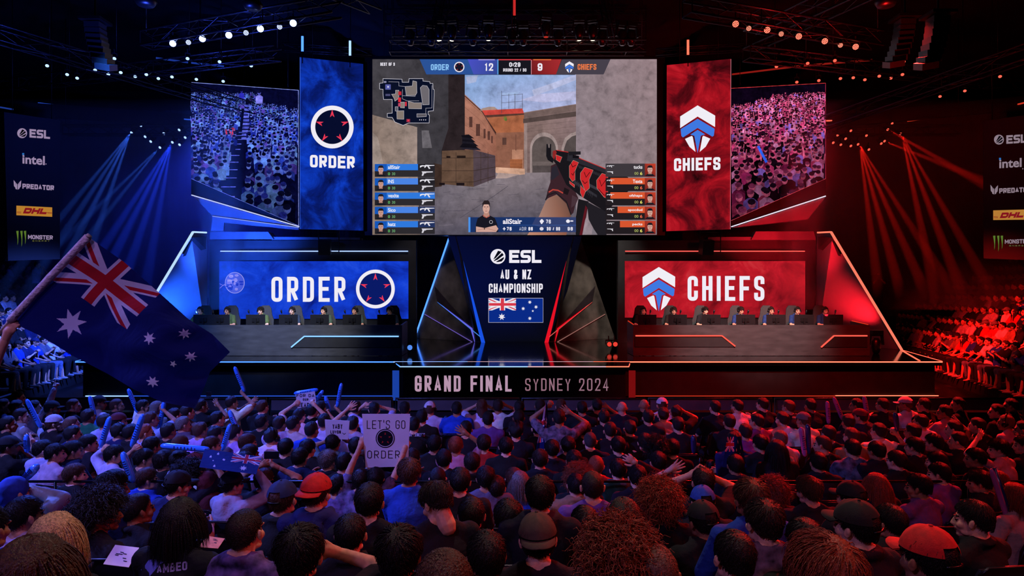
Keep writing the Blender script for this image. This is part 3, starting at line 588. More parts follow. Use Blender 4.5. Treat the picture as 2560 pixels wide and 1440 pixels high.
for i, (nm, w) in enumerate((('tucks', 22), ('Texta', 24), ('ofshape', 33), ('apocdud', 36), ('pecks', 25))):
    y = 409+i*35.8; sh = Sheet(PS); sh.z = .02
    sh.rect(1514, y, 1639, y+33, '#3d373c' if i == 0 else '#221c20'); x0 = (1639, 1526, 1526, 1544, 1550)[i]
    if i: sh.rect(x0, y, 1639, y+16, '#d8552f')
    sh.poly([(1612, y), (1639, y), (1639, y+33), (1612, y+33)], None, cols=['#a03226', '#c8402a', '#8d2a22', '#6d1f1c']); face(sh, 1625, y+16, .96, '#d0a294')
    sh.btext(nm, 1606-w, 1606, y+(4 if nm[0] in 'tT' else 5), y+13, '#f2eef2', .02); sh.btext('00', 1586, 1596, y+21, y+28, '#a8b060', .01); sh.btext('6', 1600, 1606, y+20.5, y+28.5, '#e8e06a' if i % 2 == 0 else '#e86a4a', .02)
    rifle(sh, 1517, y+4, .52, '#e0dce2'); pistol(sh, 1533, y+19.5, .54, '#d8d4da', -1); sh.build('player_card', LED_NONE, bs)
sh = Sheet(PS); sh.z = .022
sh.rect(1171, 543, 1440, 580.5, '#1a3266'); sh.poly([(1340, 543), (1440, 543), (1440, 580.5), (1400, 580.5), (1330, 562)], '#33406e'); sh.rect(1171, 543, 1176, 580.5, '#4a90e8'); sh.line([(1270, 563), (1440, 563)], .7, '#3a68b8')
sh.poly([(1188, 580), (1190, 560), (1194, 546), (1207, 538), (1223, 538), (1237, 545), (1243, 560), (1246, 580)], '#171722'); sh.poly([(1210, 530), (1222, 530), (1224, 541), (1216, 545), (1208, 541)], '#b98878'); sh.line([(1207, 538), (1216, 544.5), (1225, 538)], 1.3, '#b03a30')
sh.ell(1215.5, 521, 8.6, 12.5, '#d3a596', 22); sh.poly([(1206, 519), (1206, 508), (1211, 501), (1221, 501), (1225, 508), (1225, 519), (1222.5, 511), (1209, 511)], '#2a2022')
for sx in (-1, 1): sh.rect(1215.5+sx*3.6-2, 516.5, 1215.5+sx*3.6+2, 518, '#4a2e30')
sh.rect(1214.7, 519, 1216.3, 524, '#b98878'); sh.rect(1212.5, 527, 1218.5, 528.2, '#98524e')
sh.poly([(1190, 566), (1212, 570), (1240, 563), (1246, 572), (1240, 580), (1190, 580)], '#d0a294'); sh.line([(1194, 575), (1216, 571), (1240, 577)], 1.2, '#a87868'); sh.rect(1210, 568, 1212, 574, '#2a2226'); sh.ring(1227.5, 555, 4, .9, '#d8d4dc', 20)
sh.btext('aliStair', 1257, 1305, 547, 560, WH, .03); sh.text('+', 1257, 1264, 566, 578, 2, WH); sh.text('76', 1267, 1279, 567.5, 576.5, 1.9, WH); sh.text('ADR', 1298, 1316, 567.5, 576.5, 1.3, '#b8bcd0'); sh.text('86', 1321, 1332, 567.5, 576.5, 1.9, WH)
sh.poly([(1349, 553), (1353, 548), (1356, 548), (1360, 553), (1355, 560), (1353, 560)], WH); sh.text('76', 1365, 1377, 549, 559, 1.8, WH); sh.ell(1354, 572, 5, 4.5, '#dcd8e4', 12); sh.text('30 / 90', 1367, 1400, 567.5, 576.5, 1.8, WH); sh.ell(1420, 553, 5, 4.5, WH, 10); sh.rect(1426, 551, 1433, 554, WH); sh.text('98', 1419, 1432, 567.5, 576.5, 1.9, WH)
sh.build('player_banner', LED_NONE, bs)
area('screen_spill_light', (-.4, 24.2, 8.0), (-.4, 10, 2), 55, (.8, .62, .7), 9.5, 5.8)
# ---------------------------------------------------------------- hanging banners and side screens
def plane2(x1, d1, x2, d2):
    a = P(x1, 720, d1); b = P(x2, 720, d2); t = (b-a).normalized(); n = Vector((t.y, -t.x, 0))
    return Plane(a, n if n.y < 0 else -n)
def slab(pl, pts, th, name, m, parent, lift=-.012):
    v = [pl.at(x, y, lift) for x, y in pts]; return MB().prism(v, -pl.n*th).build(name, m, parent)
SM_B = led_mat('blue_smoke', (.85, [lin('#050c30'), lin('#081c70'), lin('#0d38b8'), lin('#1650dc')], .6))
SM_R = led_mat('red_smoke', (.8, [lin('#1c0508'), lin('#5c0a14'), lin('#a8121f'), lin('#cf2430')], .8))
SM_BW = led_mat('blue_wall_picture', (.9, [lin('#0a1a7a'), lin('#0f2fb0'), lin('#1440d4'), lin('#2a56e0')], .5))
SM_RW = led_mat('red_wall_picture', (.9, [lin('#6a0c16'), lin('#9c1420'), lin('#bf1a28'), lin('#cf3a40')], .7))
M_FRAMEK = mat('screen_frame', '#070709', .5, .3)
# banners
def banner(side):
    if side < 0: pl = plane2(750, 23.5, 908, 24.2); q = [(750, 143), (908, 160), (908.5, 576.6), (749.5, 572.6)]; lb = 'blue smoky hanging banner screen with white ring of five arrowheads'
    else: pl = plane2(1828, 23.5, 1667, 24.2); q = [(1667, 163), (1828, 147), (1826.5, 573), (1665.5, 578)]; lb = 'red smoky hanging banner screen with white and blue shield'
    t = thing('hanging_banner', lb, 'banner', pl.at(sum(p[0] for p in q)/4, 575))
    slab(pl, q, .12, 'housing', M_FRAMEK, t)
    sh = Sheet(pl); sh.poly(q, (1, 1, 1), 0)
    sh.build('smoke_picture', SM_B if side < 0 else SM_R, t)
    sh = Sheet(pl); sh.z = .004
    if side < 0:
        order_logo(sh, 830.5, 317.5, 53.5, 11, '#f0ecf4', '#070d2c', '#f03a56'); sh.text('ORDER', 775, 887, 387, 418, 6.6, '#f0ecf4', gap=.2, slope=.035, r=.3)
        sh.poly([(749.6, 143), (751, 143), (750.4, 572.5), (749.4, 572.5)], '#3f66d8')
    else:
        chiefs_logo(sh, 1744, 263.5, 88, -.01); sh.text('CHIEFS', 1685, 1801, 396, 428, 6.6, '#f0ecf4', gap=.22, slope=-.03, r=.3)
        sh.poly([(1826.6, 148), (1827.8, 148), (1826.2, 573), (1825.2, 573)], '#c87a8a')
    sh.build('emblem', LED_NONE, t)
    # two hanging points with short chain to the roof
    for k in (.2, .8):
        x = q[0][0]+(q[1][0]-q[0][0])*k; p = pl.at(x, q[0][1]+(q[1][1]-q[0][1])*k, -.06)
        MB().tube([p, p+Vector((0, 0, 3.2))], .012, 6).build('hanger', M_DARKM, t)
banner(-1); banner(1)

# audience pictures on the side screens
def fan(s, x, y, k, c, hair, skin, up=0, lift=None):
    """one tiny displayed spectator"""
    s.z += .00004; z = s.z
    s.poly([(x-5*k, y+16*k), (x-5.4*k, y+6*k), (x-2*k, y+3.4*k), (x+2*k, y+3.4*k), (x+5.4*k, y+6*k), (x+5*k, y+16*k)], c, z)
    if up: s.poly([(x+4*k, y+8*k), (x+6*k, y-3*k), (x+7.4*k, y-3*k), (x+6*k, y+10*k)], skin, z); 
    if up > 1: s.poly([(x-4*k, y+8*k), (x-6*k, y-3*k), (x-7.4*k, y-3*k), (x-6*k, y+10*k)], skin, z)
    s.ell(x, y, 2.6*k, 3.2*k, skin, 9, lift=z+.00002); s.ell(x-.2*k, y-1.3*k, 2.7*k, 2.1*k, hair, 8, lift=z+.00003)
def side_screen(side):
    if side < 0:
        pl = plane2(747, 25.0, 477, 24.03); q = [(477, 205), (747, 225), (747, 565.5), (478, 447)]; bg = '#05072a'
        lb = 'large side screen with blue picture of a crowd and stair aisle'
    else:
        pl = plane2(1828, 25.0, 2064, 24.03); q = [(1828, 220), (2064.5, 207), (2064.5, 447), (1828, 552)]; bg = '#0b0312'
        lb = 'large side screen with pink picture of a seated crowd'
    t = thing('crowd_screen', lb, 'screen', pl.at(q[2][0], 560))
    full = q[:2]+([(747, 569), (478, 486)] if side < 0 else [(2064.5, 489), (1828, 568)])
    slab(pl, full, .2, 'housing', M_FRAMEK, t)
    sh = Sheet(pl); sh.poly(q, bg, 0); R = random.Random(11+side); sh.clip = (447-478*.4405, .4405) if side < 0 else (552+1828*.444, -.444)
    inside = lambda x, y: q[0][0]+6 < x < q[1][0]-4 if side < 0 else q[0][0]+4 < x < q[1][0]-4
    if side < 0:
        for i in range(10): sh.poly([(612-i*.9, 262+i*9), (627-i*.6, 262+i*9), (626-i*.6, 268+i*9), (611-i*.9, 268+i*9)], '#5a62d8' if i % 2 else '#4750c0')
        for i in range(13): 
            y = 330+i*i*.9+i*7; w = 10+i*3.2; x = 604-i*4.2; sh.rect(x-w*.7, y, x+w*.6, y+1.5+i*.1, '#5560d0')
    y = 232.0 if side < 0 else 232.0
    rows = []
    while y < 590:
        u = (y-225)/330; k = .62+u*1.1+u*u*3.0
        rows.append((y, k)); y += 5.2*k+1.2
    for y, k in rows:
        x = q[0][0]+6*k*R.random()+2
        while x < q[1][0]-3*k:
            xx = x+R.uniform(-2, 2)*k; yy = y+R.uniform(-3, 3)*k; x += 9.6*k*R.uniform(.85, 1.25)
            xx = min(max(xx, q[0][0]+5.7*k), q[1][0]-7.6*k)
            if side < 0:
                ed = 447+(xx-478)*.441
                if yy-4*k > ed or (abs(xx-(617-(yy-262)*.17)) < 9+(yy-262)*.11 and yy > 240): continue
                if yy < 236+(xx-520)*.15 and xx > 640: continue
                b = R.random(); lum = .12+.95*max(0, 1-abs(yy-320)/170)*R.uniform(.2, 1.25)
                pal = [('#3448d0', .5), ('#5a76f0', .8), ('#5f8af4', 1), ('#10145a', .6), ('#1c2aa0', .6), ('#090c3c', 1), ('#6f9af6', 1), ('#5a48c8', .7), ('#2a44c8', 1), ('#0a0e48', 1)]
                c = R.choice(pal)[0]
                if abs(xx-575) < 8 and abs(yy-322) < 7: c = '#e03a50'
                c = tuple(v*min(1, lum+.04) for v in lin(c)); sk = tuple(v*min(1, .12+lum*.8) for v in lin('#6a80f0'))
                hair = lin(R.choice(['#04051c', '#0a0c3a', '#161c66', '#04051c']))
            else:
                ed = 552-(xx-1828)*.444
                if yy-4*k > ed or yy < 262-(xx-1828)*.22+R.uniform(-4, 6): continue
                lum = max(.16, 1.1-(yy-235)/240)*R.uniform(.35, 1.25)
                c = R.choice(['#e0407e', '#f06aa4', '#b02a68', '#d878c0', '#1a0a18', '#3a0a24', '#c83a6a', '#9a6ad8', '#f090c8', '#200c1c', '#12060e'])
                c = tuple(v*min(1, lum) for v in lin(c)); sk = tuple(v*min(1, .12+lum*.85) for v in lin('#f06a92')); hair = lin(R.choice(['#10040e', '#3a1026', '#5a1c38', '#10040e']))
            fan(sh, xx, yy, k, c, hair, sk, R.choice([0, 0, 0, 0, 1, 2]) if k < 2 else 0)
    sh.clip = None
    if side < 0:
        fan(sh, 648, 232, 1.7, '#7a78e0', '#0a0a30', '#4a50b0', 0); fan(sh, 604, 228, 1.2, '#2a2ab0', '#0a0a30', '#2a2a90', 0)
        sh.line([(478.5, 206), (746, 225.6), (746.5, 565)], 1.1, '#8d9cf0'); sh.line([(478, 446.5), (747, 564.8)], .9, '#6a7ae0')
    else:
        sh.poly([(1892, 366), (1898, 364), (1919, 404), (1914, 408)], '#2a5ae0')
        sh.line([(1828, 220.8), (2064, 207.8)], 1.0, '#e83a3a'); sh.line([(2064, 208), (2064, 446)], .8, '#c02a4a'); sh.line([(1828, 551.5), (2064.5, 446.5)], .8, '#d04a5a')
    # anything drawn past the slanted lower edge is trimmed away
    sh.build('crowd_picture', led_mat('crowd_display', (5.5, [(.3,)*3, (.85,)*3, (1.3,)*3, (1.9,)*3], .4)), t)
    # lit lower edge
    a, b = ((478.5, 487.5), (748, 566.5)) if side < 0 else ((1828, 567), (2064.5, 490))
    MB().bar(pl.at(*a, .03), pl.at(*b, .03), .035).build('edge_light', G_WHITE if side > 0 else glow('strip_iceblue', (.6, .66, 1.0), 1.0), t)
    # faceted wedge below the screen
    tw = thing('screen_wedge', 'blue painted facet tapering under the left side screen' if side < 0 else 'red painted facet tapering under the right side screen', 'stage decor', pl.at(q[2][0], 540))
    if side < 0:
        w = [(484, 491.5), (747, 568.5), (531, 539.5)]; slab(pl, w, .3, 'facet', M_WEDGE, tw, .0)
        MB().bar(pl.at(531, 540.5, .03), pl.at(747, 568.8, .03), .025).build('edge_light', glow('strip_violetblue', (.3, .4, 1), .9), tw)
        slab(pl, [(531, 541.5), (747, 569.5), (747, 575), (560, 556), (558, 577), (527, 577)], .25, 'lower_facet', M_WEDGE, tw, -.03)
    else:
        w = [(1829, 569.5), (2063, 493), (2021, 547)]; slab(pl, w, .3, 'facet', M_WEDGE, tw, .0)
side_screen(-1); side_screen(1)

# ---------------------------------------------------------------- team walls with name displays
def team_wall(side):
    mx = (lambda x: x) if side < 0 else (lambda x: x)
    t = thing('team_wall', ('dark set wall' )+(' behind the left desk carrying the blue name display' if side < 0 else ' behind the right desk carrying the red name display'), 'stage wall', P(785 if side < 0 else 1788, 860, 24.7))
    X0, X1 = (524, 1040) if side < 0 else (1545, 2040)
    a = P(X0, 601, 24.6); b = P(X1, 601, 24.6)
    MB().span((a.x, 24.6, ST+.002), (b.x, 24.9, a.z)).build('wall_body', M_PANEL, t)
    x0, x1 = (551, 1020) if side < 0 else (1563, 2012)
    p = P(x0, 628, 24.5); p2 = P(x1, 628, 24.5); MB().bar(p, p2, .03, .035).build('light_bar', glow('strip_bar_b', (.35, .5, 1), 1.5) if side < 0 else glow('strip_bar_r', (1, .10, .08), 1.3), t)
    pl = Plane((0, 24.55, 0), (0, -1, 0))
    q = [(548, 653), (1021, 653), (1021, 797), (548, 797)] if side < 0 else [(1562, 652.5), (2013, 652.5), (2013, 794), (1562, 794)]
    slab(pl, q, .06, 'display_housing', M_FRAMEK, t, -.006)
    sh = Sheet(pl); sh.poly(q, (1, 1, 1), 0); sh.build('display_picture', SM_BW if side < 0 else SM_RW, t)
    sh = Sheet(pl); sh.z = .004
    if side < 0:
        sh.text('ORDER', 678.5, 863.5, 692, 754.5, 9.4, '#f0ecf6', gap=.42, r=.45); order_logo(sh, 938.5, 722.5, 48.5, 8.5, '#f0ecf4', '#0a1a66', '#f03a56')
        sh.ell(587, 707, 24, 26, '#4a5ad8', 30); sh.ring(587, 707, 24, 1.2, '#a9a6ee', 30, 26/24)
        for k in range(26):
            a = rnd.random()*2*PI; r0 = rnd.random()**.5*20; sh.ell(587+r0*math.cos(a), 707+r0*math.sin(a), 2+rnd.random()*5, 1.5+rnd.random()*3, rnd.choice(['#8a86e6', '#9f9aee', '#1c34c0', '#7a78e0']), 8)
        sh.line([(549, 721), (558, 713), (564, 710)], 1.2, '#8a86e6'); sh.line([(549, 709), (556, 713), (563, 713)], 1, '#8a86e6')
    else:
        chiefs_logo(sh, 1647, 667.5, 82); sh.text('CHIEFS', 1719, 1911, 690, 752, 9.6, '#f0ecf6', gap=.42, r=.45)
    sh.build('lettering', LED_NONE, t)
    # painted ledge on top of the wall
    pl2 = Plane((0, 24.55, 0), (0, -1, 0))
    if side < 0: lq = [(525, 579.5), (670, 579.5), (684, 598), (524, 598)]; l2 = [(673, 592), (900, 594), (900, 599.5), (680, 599.5)]
    else: lq = [(1890, 578.5), (2034, 578.5), (2040, 600), (1878, 600)]; l2 = [(1770, 593), (1886, 592), (1878, 601), (1770, 601)]
    t2 = thing('wall_ledge', 'blue lit painted step on the left set wall' if side < 0 else 'red lit painted step on the right set wall', 'stage decor', pl2.at(lq[2][0], 600))
    slab(pl2, lq, .5, 'upper_step', M_WEDGE, t2, 0); slab(pl2, l2, .5, 'lower_step', M_WEDGE, t2, -.05)
team_wall(-1); team_wall(1)

# slanted wings with a bent light line
def wing(side):
    s = side
    def q(x, y, d): return P(1280+s*(x-1280), y, d)
    t = thing('slanted_wing', 'tall fabric wing washed blue with bent ice-blue light line' if s < 0 else 'tall fabric wing washed red with bent coral light line', 'stage decor', Vector((s*11.2, 22.2, ST)))
    top = q(2083, 582, 21.9); foot = q(2254, 872, 21.85); foot.z = ST+.004; inn = q(2042, 585, 24.2); inf = q(2042, 853, 24.4); inf.z = ST+.004
    mid = q(2082, 720, 23.6)
    mb = MB(); th = Vector((s*.05, .12, 0))
    v = [top, foot, inf, inn]; mb.prism(v if s > 0 else v, th); mb.build('panel', M_WING, t)
    # shallow return along the slanted edge
    e = Vector((-s*.22, -.28, 0)); mb = MB()
    mb.prism([top, foot, foot+e*.25, top+e], Vector((s*.03, .02, 0))); mb.build('edge_return', M_BLACK, t)
    u = Vector((0, -.04, 0)); f = Vector((s*.02, -.06, 0))
    m = glow('wing_ice', (.5, .74, 1.0), 1.0) if s < 0 else glow('wing_coral', (1.0, .2, .12), 1.05)
    MB().bar(top+e+u, foot+e*.25+u, .075, .05).build('edge_light', m, t); MB().bar(top+e+u, q(2050, 583.5, 22.4)+e+u, .06, .05).build('top_light', m, t)
    # black sheet standing in for the shaded underside at the upper corner
    mb = MB(); mb.prism([q(2046, 592, 23.7), q(2078, 593, 22.0), q(2103, 641, 21.9), q(2046, 622, 23.7)], Vector((0, .03, 0))); mb.build('underside_shade', M_BLACK, t)
wing(-1); wing(1)

# ---------------------------------------------------------------- player desks
def desk(side):
    x0, x1 = (387, 1005) if side < 0 else (1583, 2174.5)
    yf = 19.88; a = P(x0, 812.5, yf); b = P(x1, 812.5, yf); zt = a.z
    t = thing('player_desk', 'long grey desk with blue light lines, left side of stage' if side < 0 else 'long charcoal desk with red light lines, right side of stage', 'desk', ((a.x+b.x)/2, 20.3, ST))
    mb = MB(); mb.span((a.x, yf, ST+.01), (b.x, yf+.05, zt)); mb.build('front_panel', M_DESK, t)
    for x in (a.x, b.x-.05):
        MB().prism([(x, yf+.05, ST+.01), (x, yf+1.05, ST+.01), (x, yf+1.05, zt+.06), (x, yf+.05, zt)], (.05, 0, 0)).build('side_panel', M_DESK, t)
    MB().span((a.x+.05, yf+.05, zt-.16), (b.x-.05, yf+.9, zt-.12)).build('table_top', M_PLAST, t)
    pl = Plane((0, yf-.005, 0), (0, -1, 0)); px = lambda *q: [pl.at(*p) for p in q]
    def inset(pts): MB().prism([pl.at(x, y, .004) for x, y in pts], (0, -.012, 0)).build('inset_panel', M_INSET, t)
    def lline(pts, m, w=.03):
        for p, q in zip(pts, pts[1:]): MB().bar(pl.at(*p, .02), pl.at(*q, .02), w).build('light_line', m, t)
    if side < 0:
        inset([(762, 843), (999, 843), (999, 868.5), (731, 868.5)]); lline([(728, 868), (760.5, 841), (996.5, 841)], glow('desk_ice', (.22, .5, 1.0), 1.5), .035)
    else:
        m = glow('desk_coral', (1.0, .09, .06), 1.4)
        inset([(1587, 842), (1806, 842), (1836, 867), (1587, 867)]); inset([(2086, 842), (2168, 842), (2168, 868), (2058, 868)])
        lline([(1589, 839.5), (1805, 839.5), (1838, 865.5)], m, .035); lline([(2053, 868), (2085, 839.5), (2168, 839.5)], m, .035)
        MB().bar((b.x-.02, yf+.06, zt+.012), (b.x-.02, yf+1.0, zt+.075), .02).build('rim_light', G_RDIM, t); MB().bar((a.x+.02, yf+.06, zt+.012), (a.x+.02, yf+1.0, zt+.075), .02).build('rim_light', G_RDIM, t)
    return zt-.12
ZT = desk(-1); desk(1)
M_SCRB = mat('monitor_back', '#0e0e11', .35, 0, .1, 8, 0, 60, .5)
def monitor_proto():
    t = thing('computer_monitor', '', 'monitor')
    MB().box((0, 0, .25), (.54, .03, .31)).build('display_shell', M_SCRB, t); MB().box((0, .0165, .25), (.51, .002, .28)).build('lit_display', glow('monitor_glow', (.7, .8, 1.0), 1.3), t)
    MB().box((0, -.025, .25), (.2, .03, .12)).build('mount', M_PLAST, t)
    MB().prism([(-.03, -.04, .01), (.03, -.04, .01), (.025, -.04, .3), (-.025, -.04, .3)], (0, -.03, 0)).build('stand', M_PLAST, t)
    MB().box((0, -.03, .006), (.26, .2, .012)).build('foot', M_PLAST, t)
    return t
def gchair_proto():
    t = thing('gaming_chair', '', 'chair')
    M_L = mat('chair_leather', '#060607', .6, 0, .15, 20, .1, 80)
    prof = [(-.19, .42), (-.25, .62), (-.26, .95), (-.2, 1.12), (-.17, 1.33), (-.1, 1.42), (.1, 1.42), (.17, 1.33), (.2, 1.12), (.26, .95), (.25, .62), (.19, .42)]
    MB().prism([(x, .0+(z-.42)*.18, z) for x, z in prof], (0, .09, 0)).build('backrest', M_L, t)
    MB().prism([(x*.75, -.012+(z-.42)*.18, z*.97+.03) for x, z in prof], (0, .02, 0)).build('back_cushion', M_L, t)
    MB().box((0, -.25, .42), (.5, .5, .11)).build('seat', M_L, t)
    for s in (-1, 1): MB().box((s*.3, -.2, .62), (.07, .28, .04)).box((s*.3, -.16, .52), (.04, .05, .18)).build('armrest', M_PLAST, t)
    MB().tube([(0, -.22, .08), (0, -.22, .37)], .03).build('column', M_DARKM, t)
    mb = MB()
    for k in range(5):
        a = 2*PI*k/5; mb.bar((0, -.22, .09), (.3*math.cos(a), -.22+.3*math.sin(a), .05), .05, .035)
    mb.build('star_base', M_DARKM, t); return t
def micarm_proto():
    t = thing('microphone_arm', '', 'microphone')
    MB().tube([(0, 0, 0), (0, 0, .3), (.05, .03, .46)], .009, 6).build('boom', M_DARKM, t)
    MB().tube([(.045, .03, .44), (.06, .035, .5), (.06, .03, .54)], [.02, .028, .018], 8).build('capsule', M_PLAST, t); return t
def kbd_proto():
    t = thing('keyboard', '', 'keyboard')
    MB().box((0, 0, .012), (.42, .15, .024)).build('case', M_PLAST, t)
    mb = MB()
    for i in range(13):
        for j in range(4): mb.box((-.185+i*.031, -.045+j*.031, .028), (.025, .025, .01))
    mb.build('keys', mat('keycaps', '#26262c', .4), t); return t
def dup(root, loc, rz=0, label=None, group=None, scale=None):
    r = root.copy(); C.objects.link(r); r.location = loc; r.rotation_euler = (0, 0, rz)
    if scale: r.scale = (scale,)*3
    if label: r['label'] = label
    if group: r['group'] = group
    def rec(src, dst):
        for ch in src.children:
            c = ch.copy(); C.objects.link(c); c.parent = dst; rec(ch, c)
    rec(root, r); return r
def first_or_dup(box, proto, loc, rz, label, group):
    if box[0] is None:
        box[0] = proto(); o = box[0]; o.location = loc; o.rotation_euler = (0, 0, rz); o['label'] = label; o['group'] = group; return o
    return dup(box[0], loc, rz, label, group)
ORD = ['first', 'second', 'third', 'fourth', 'fifth', 'sixth', 'seventh']
bm_, bg_, bk_, bc_ = [None], [None], [None], [None]
PL_X = [(500, 508, 0), (568, 550, 578), (651, 639, 662), (730, 721, 739), (809, 799, 818), (887, 880, 896), (974, 966, 985)]
PR_X = [(1608, 1618, 1600), (1684, 1694, 1675), (1763, 1778, 1752), (1852, 1864, 1841), (1928, 1940, 1918), (1994, 2010, 1983), (2063, 2083, 2052)]
for side, L in ((-1, PL_X), (1, PR_X)):
    w = 'left' if side < 0 else 'right'
    for i, (hx, mx_, cx) in enumerate(L):
        o = first_or_dup(bm_, monitor_proto, (P(mx_, 720, 20.36).x, 20.36, ZT), side*.22*-1, f'black monitor seen from behind, {ORD[i]} from left on the {w} desk', 'monitors on the desks')
        d = 21.55
        first_or_dup(bg_, gchair_proto, (P(cx or hx+10, 720, d).x, d, ST+.005), side*-.22, f'black gaming chair, {ORD[i]} from left behind the {w} desk', 'gaming chairs on stage')
        first_or_dup(bc_, micarm_proto, (P(mx_+(-14 if side < 0 else 5), 720, 20.55).x, 20.62, ZT), 0 if side > 0 else PI, f'microphone on a short boom, {ORD[i]} from left on the {w} desk', 'desk microphones')
        first_or_dup(bk_, kbd_proto, (P(hx, 720, 20.68).x, 20.68, ZT), 0, f'black keyboard, {ORD[i]} from left on the {w} desk', 'keyboards on the desks')
# ---------------------------------------------------------------- overhead rig
def truss(name, a, b, w, label, m=None, seg=.6, group=None):
    """square lattice truss: four chords and zigzag lacing, one welded piece"""
    a = Vector(a); b = Vector(b); L = (b-a).length; t = (b-a)/L; x = t.cross(Vector((0, 0, 1))).normalized()*w/2; z = x.cross(t).normalized()*w/2
    mb = MB(); cs = [x+z, x-z, -x-z, -x+z]
    for c in cs: mb.tube([a+c, b+c], .025, 6)
    n = max(2, int(L/seg))
    for i in range(n):
        p = a+t*L*i/n; q = a+t*L*(i+1)/n
        for j in range(4): 
            c, d = cs[j], cs[(j+1) % 4]
            if i % 2: c, d = d, c
            mb.tube([p+c, q+d], .012, 4, False)
        if i % 3 == 0:
            for j in range(4): mb.tube([p+cs[j], p+cs[(j+1) % 4]], .014, 4, False)
    r = tag(mb.build(name, m or M_METAL), label, 'truss', group); return r
def hang(name, p, label, top=13.4):
    o = MB().tube([p, (p[0], p[1], top)], .012, 5).build(name, M_DARKM); return tag(o, label, 'cable', 'steel drop cables of the roof rig')
truss('lighting_truss', (-9.0, 16.8, 9.25), (-3.8, 14.8, 9.25), .35, 'truss carrying the row of big blue lamps over the left audience')
truss('lighting_truss', (3.8, 14.8, 9.25), (9.0, 16.8, 9.25), .35, 'truss carrying the row of big red lamps over the right audience')
truss('lighting_truss', (-3.75, 21, 10.55), (4.1, 21, 10.55), .36, 'lower front truss of moving heads above the giant screen')
truss('lighting_truss', (-3.9, 22.4, 11.55), (4.2, 22.4, 11.55), .4, 'upper truss above the giant screen, behind the lower one')
truss('lighting_truss', (-4.4, 23.6, 12.5), (4.6, 23.6, 12.5), .4, 'rearmost truss near the roof above the giant screen')
truss('lighting_truss', (-17.5, 22.6, 9.75), (-6.6, 19.2, 9.75), .34, 'long sloping truss of small blue lamps left of the left side screen')
truss('lighting_truss', (6.6, 19.2, 9.75), (17.5, 22.6, 9.75), .34, 'long sloping truss of small red lamps right of the right side screen')
truss('lighting_truss', (-17.0, 26.0, 9.15), (-10.2, 26.0, 9.15), .34, 'back truss with beam lamps behind the left wing')
truss('lighting_truss', (10.2, 26.0, 9.15), (17.0, 26.0, 9.15), .34, 'back truss with beam lamps behind the right wing')
truss('catwalk_truss', (-12, 9, 11.0), (-4, 20, 11.5), .5, 'roof catwalk running diagonally above the blue lamps', None, .9)
truss('catwalk_truss', (12.5, 9, 10.8), (6.8, 19.5, 10.2), .5, 'roof catwalk running diagonally above the red lamps', None, .9)
truss('catwalk_truss', (16.5, 12.5, 9.9), (10.5, 25.5, 8.9), .4, 'lower roof catwalk sloping over the right stand', None, .9)
truss('catwalk_truss', (-16.5, 12.5, 9.9), (-9, 25.5, 9.6), .4, 'lower roof catwalk sloping over the left stand', None, .9)
truss('drop_truss', (.0, 20.6, 10.9), (.0, 20.6, 13.4), .26, 'short vertical truss over the middle of the rig')
truss('drop_truss', (-2.5, 22.0, 11.0), (-2.1, 22.4, 13.4), .3, 'slanted drop truss on the left half of the centre rig')
truss('drop_truss', (3.3, 22.0, 11.0), (2.9, 22.4, 13.4), .3, 'slanted drop truss on the right half of the centre rig')
for x, y, z, l in ((-9, 16.8, 9.4, 'outer end of the big blue lamp truss'), (-3.8, 14.8, 9.4, 'inner end of the big blue lamp truss'), (9, 16.8, 9.4, 'outer end of the big red lamp truss'), (3.8, 14.8, 9.4, 'inner end of the big red lamp truss'), (-17, 26, 9.3, 'outer end of the left back truss'), (17, 26, 9.3, 'outer end of the right back truss'), (-10.2, 26, 9.3, 'inner end of the left back truss'), (10.2, 26, 9.3, 'inner end of the right back truss'), (-17.5, 22.6, 9.9, 'outer end of the small blue lamp truss'), (-6.6, 19.2, 9.9, 'inner end of the small blue lamp truss'), (17.5, 22.6, 9.9, 'outer end of the small red lamp truss'), (6.6, 19.2, 9.9, 'inner end of the small red lamp truss'), (-3.7, 21, 10.7, 'left end of the lower front truss'), (4.0, 21, 10.7, 'right end of the lower front truss'), (-3.9, 22.4, 11.7, 'left end of the upper screen truss'), (4.2, 22.4, 11.7, 'right end of the upper screen truss'), (-4.3, 23.6, 12.65, 'left end of the rearmost truss'), (4.5, 23.6, 12.65, 'right end of the rearmost truss')):
    hang('drop_cable', (x, y, z), 'steel cable from the roof to the '+l)
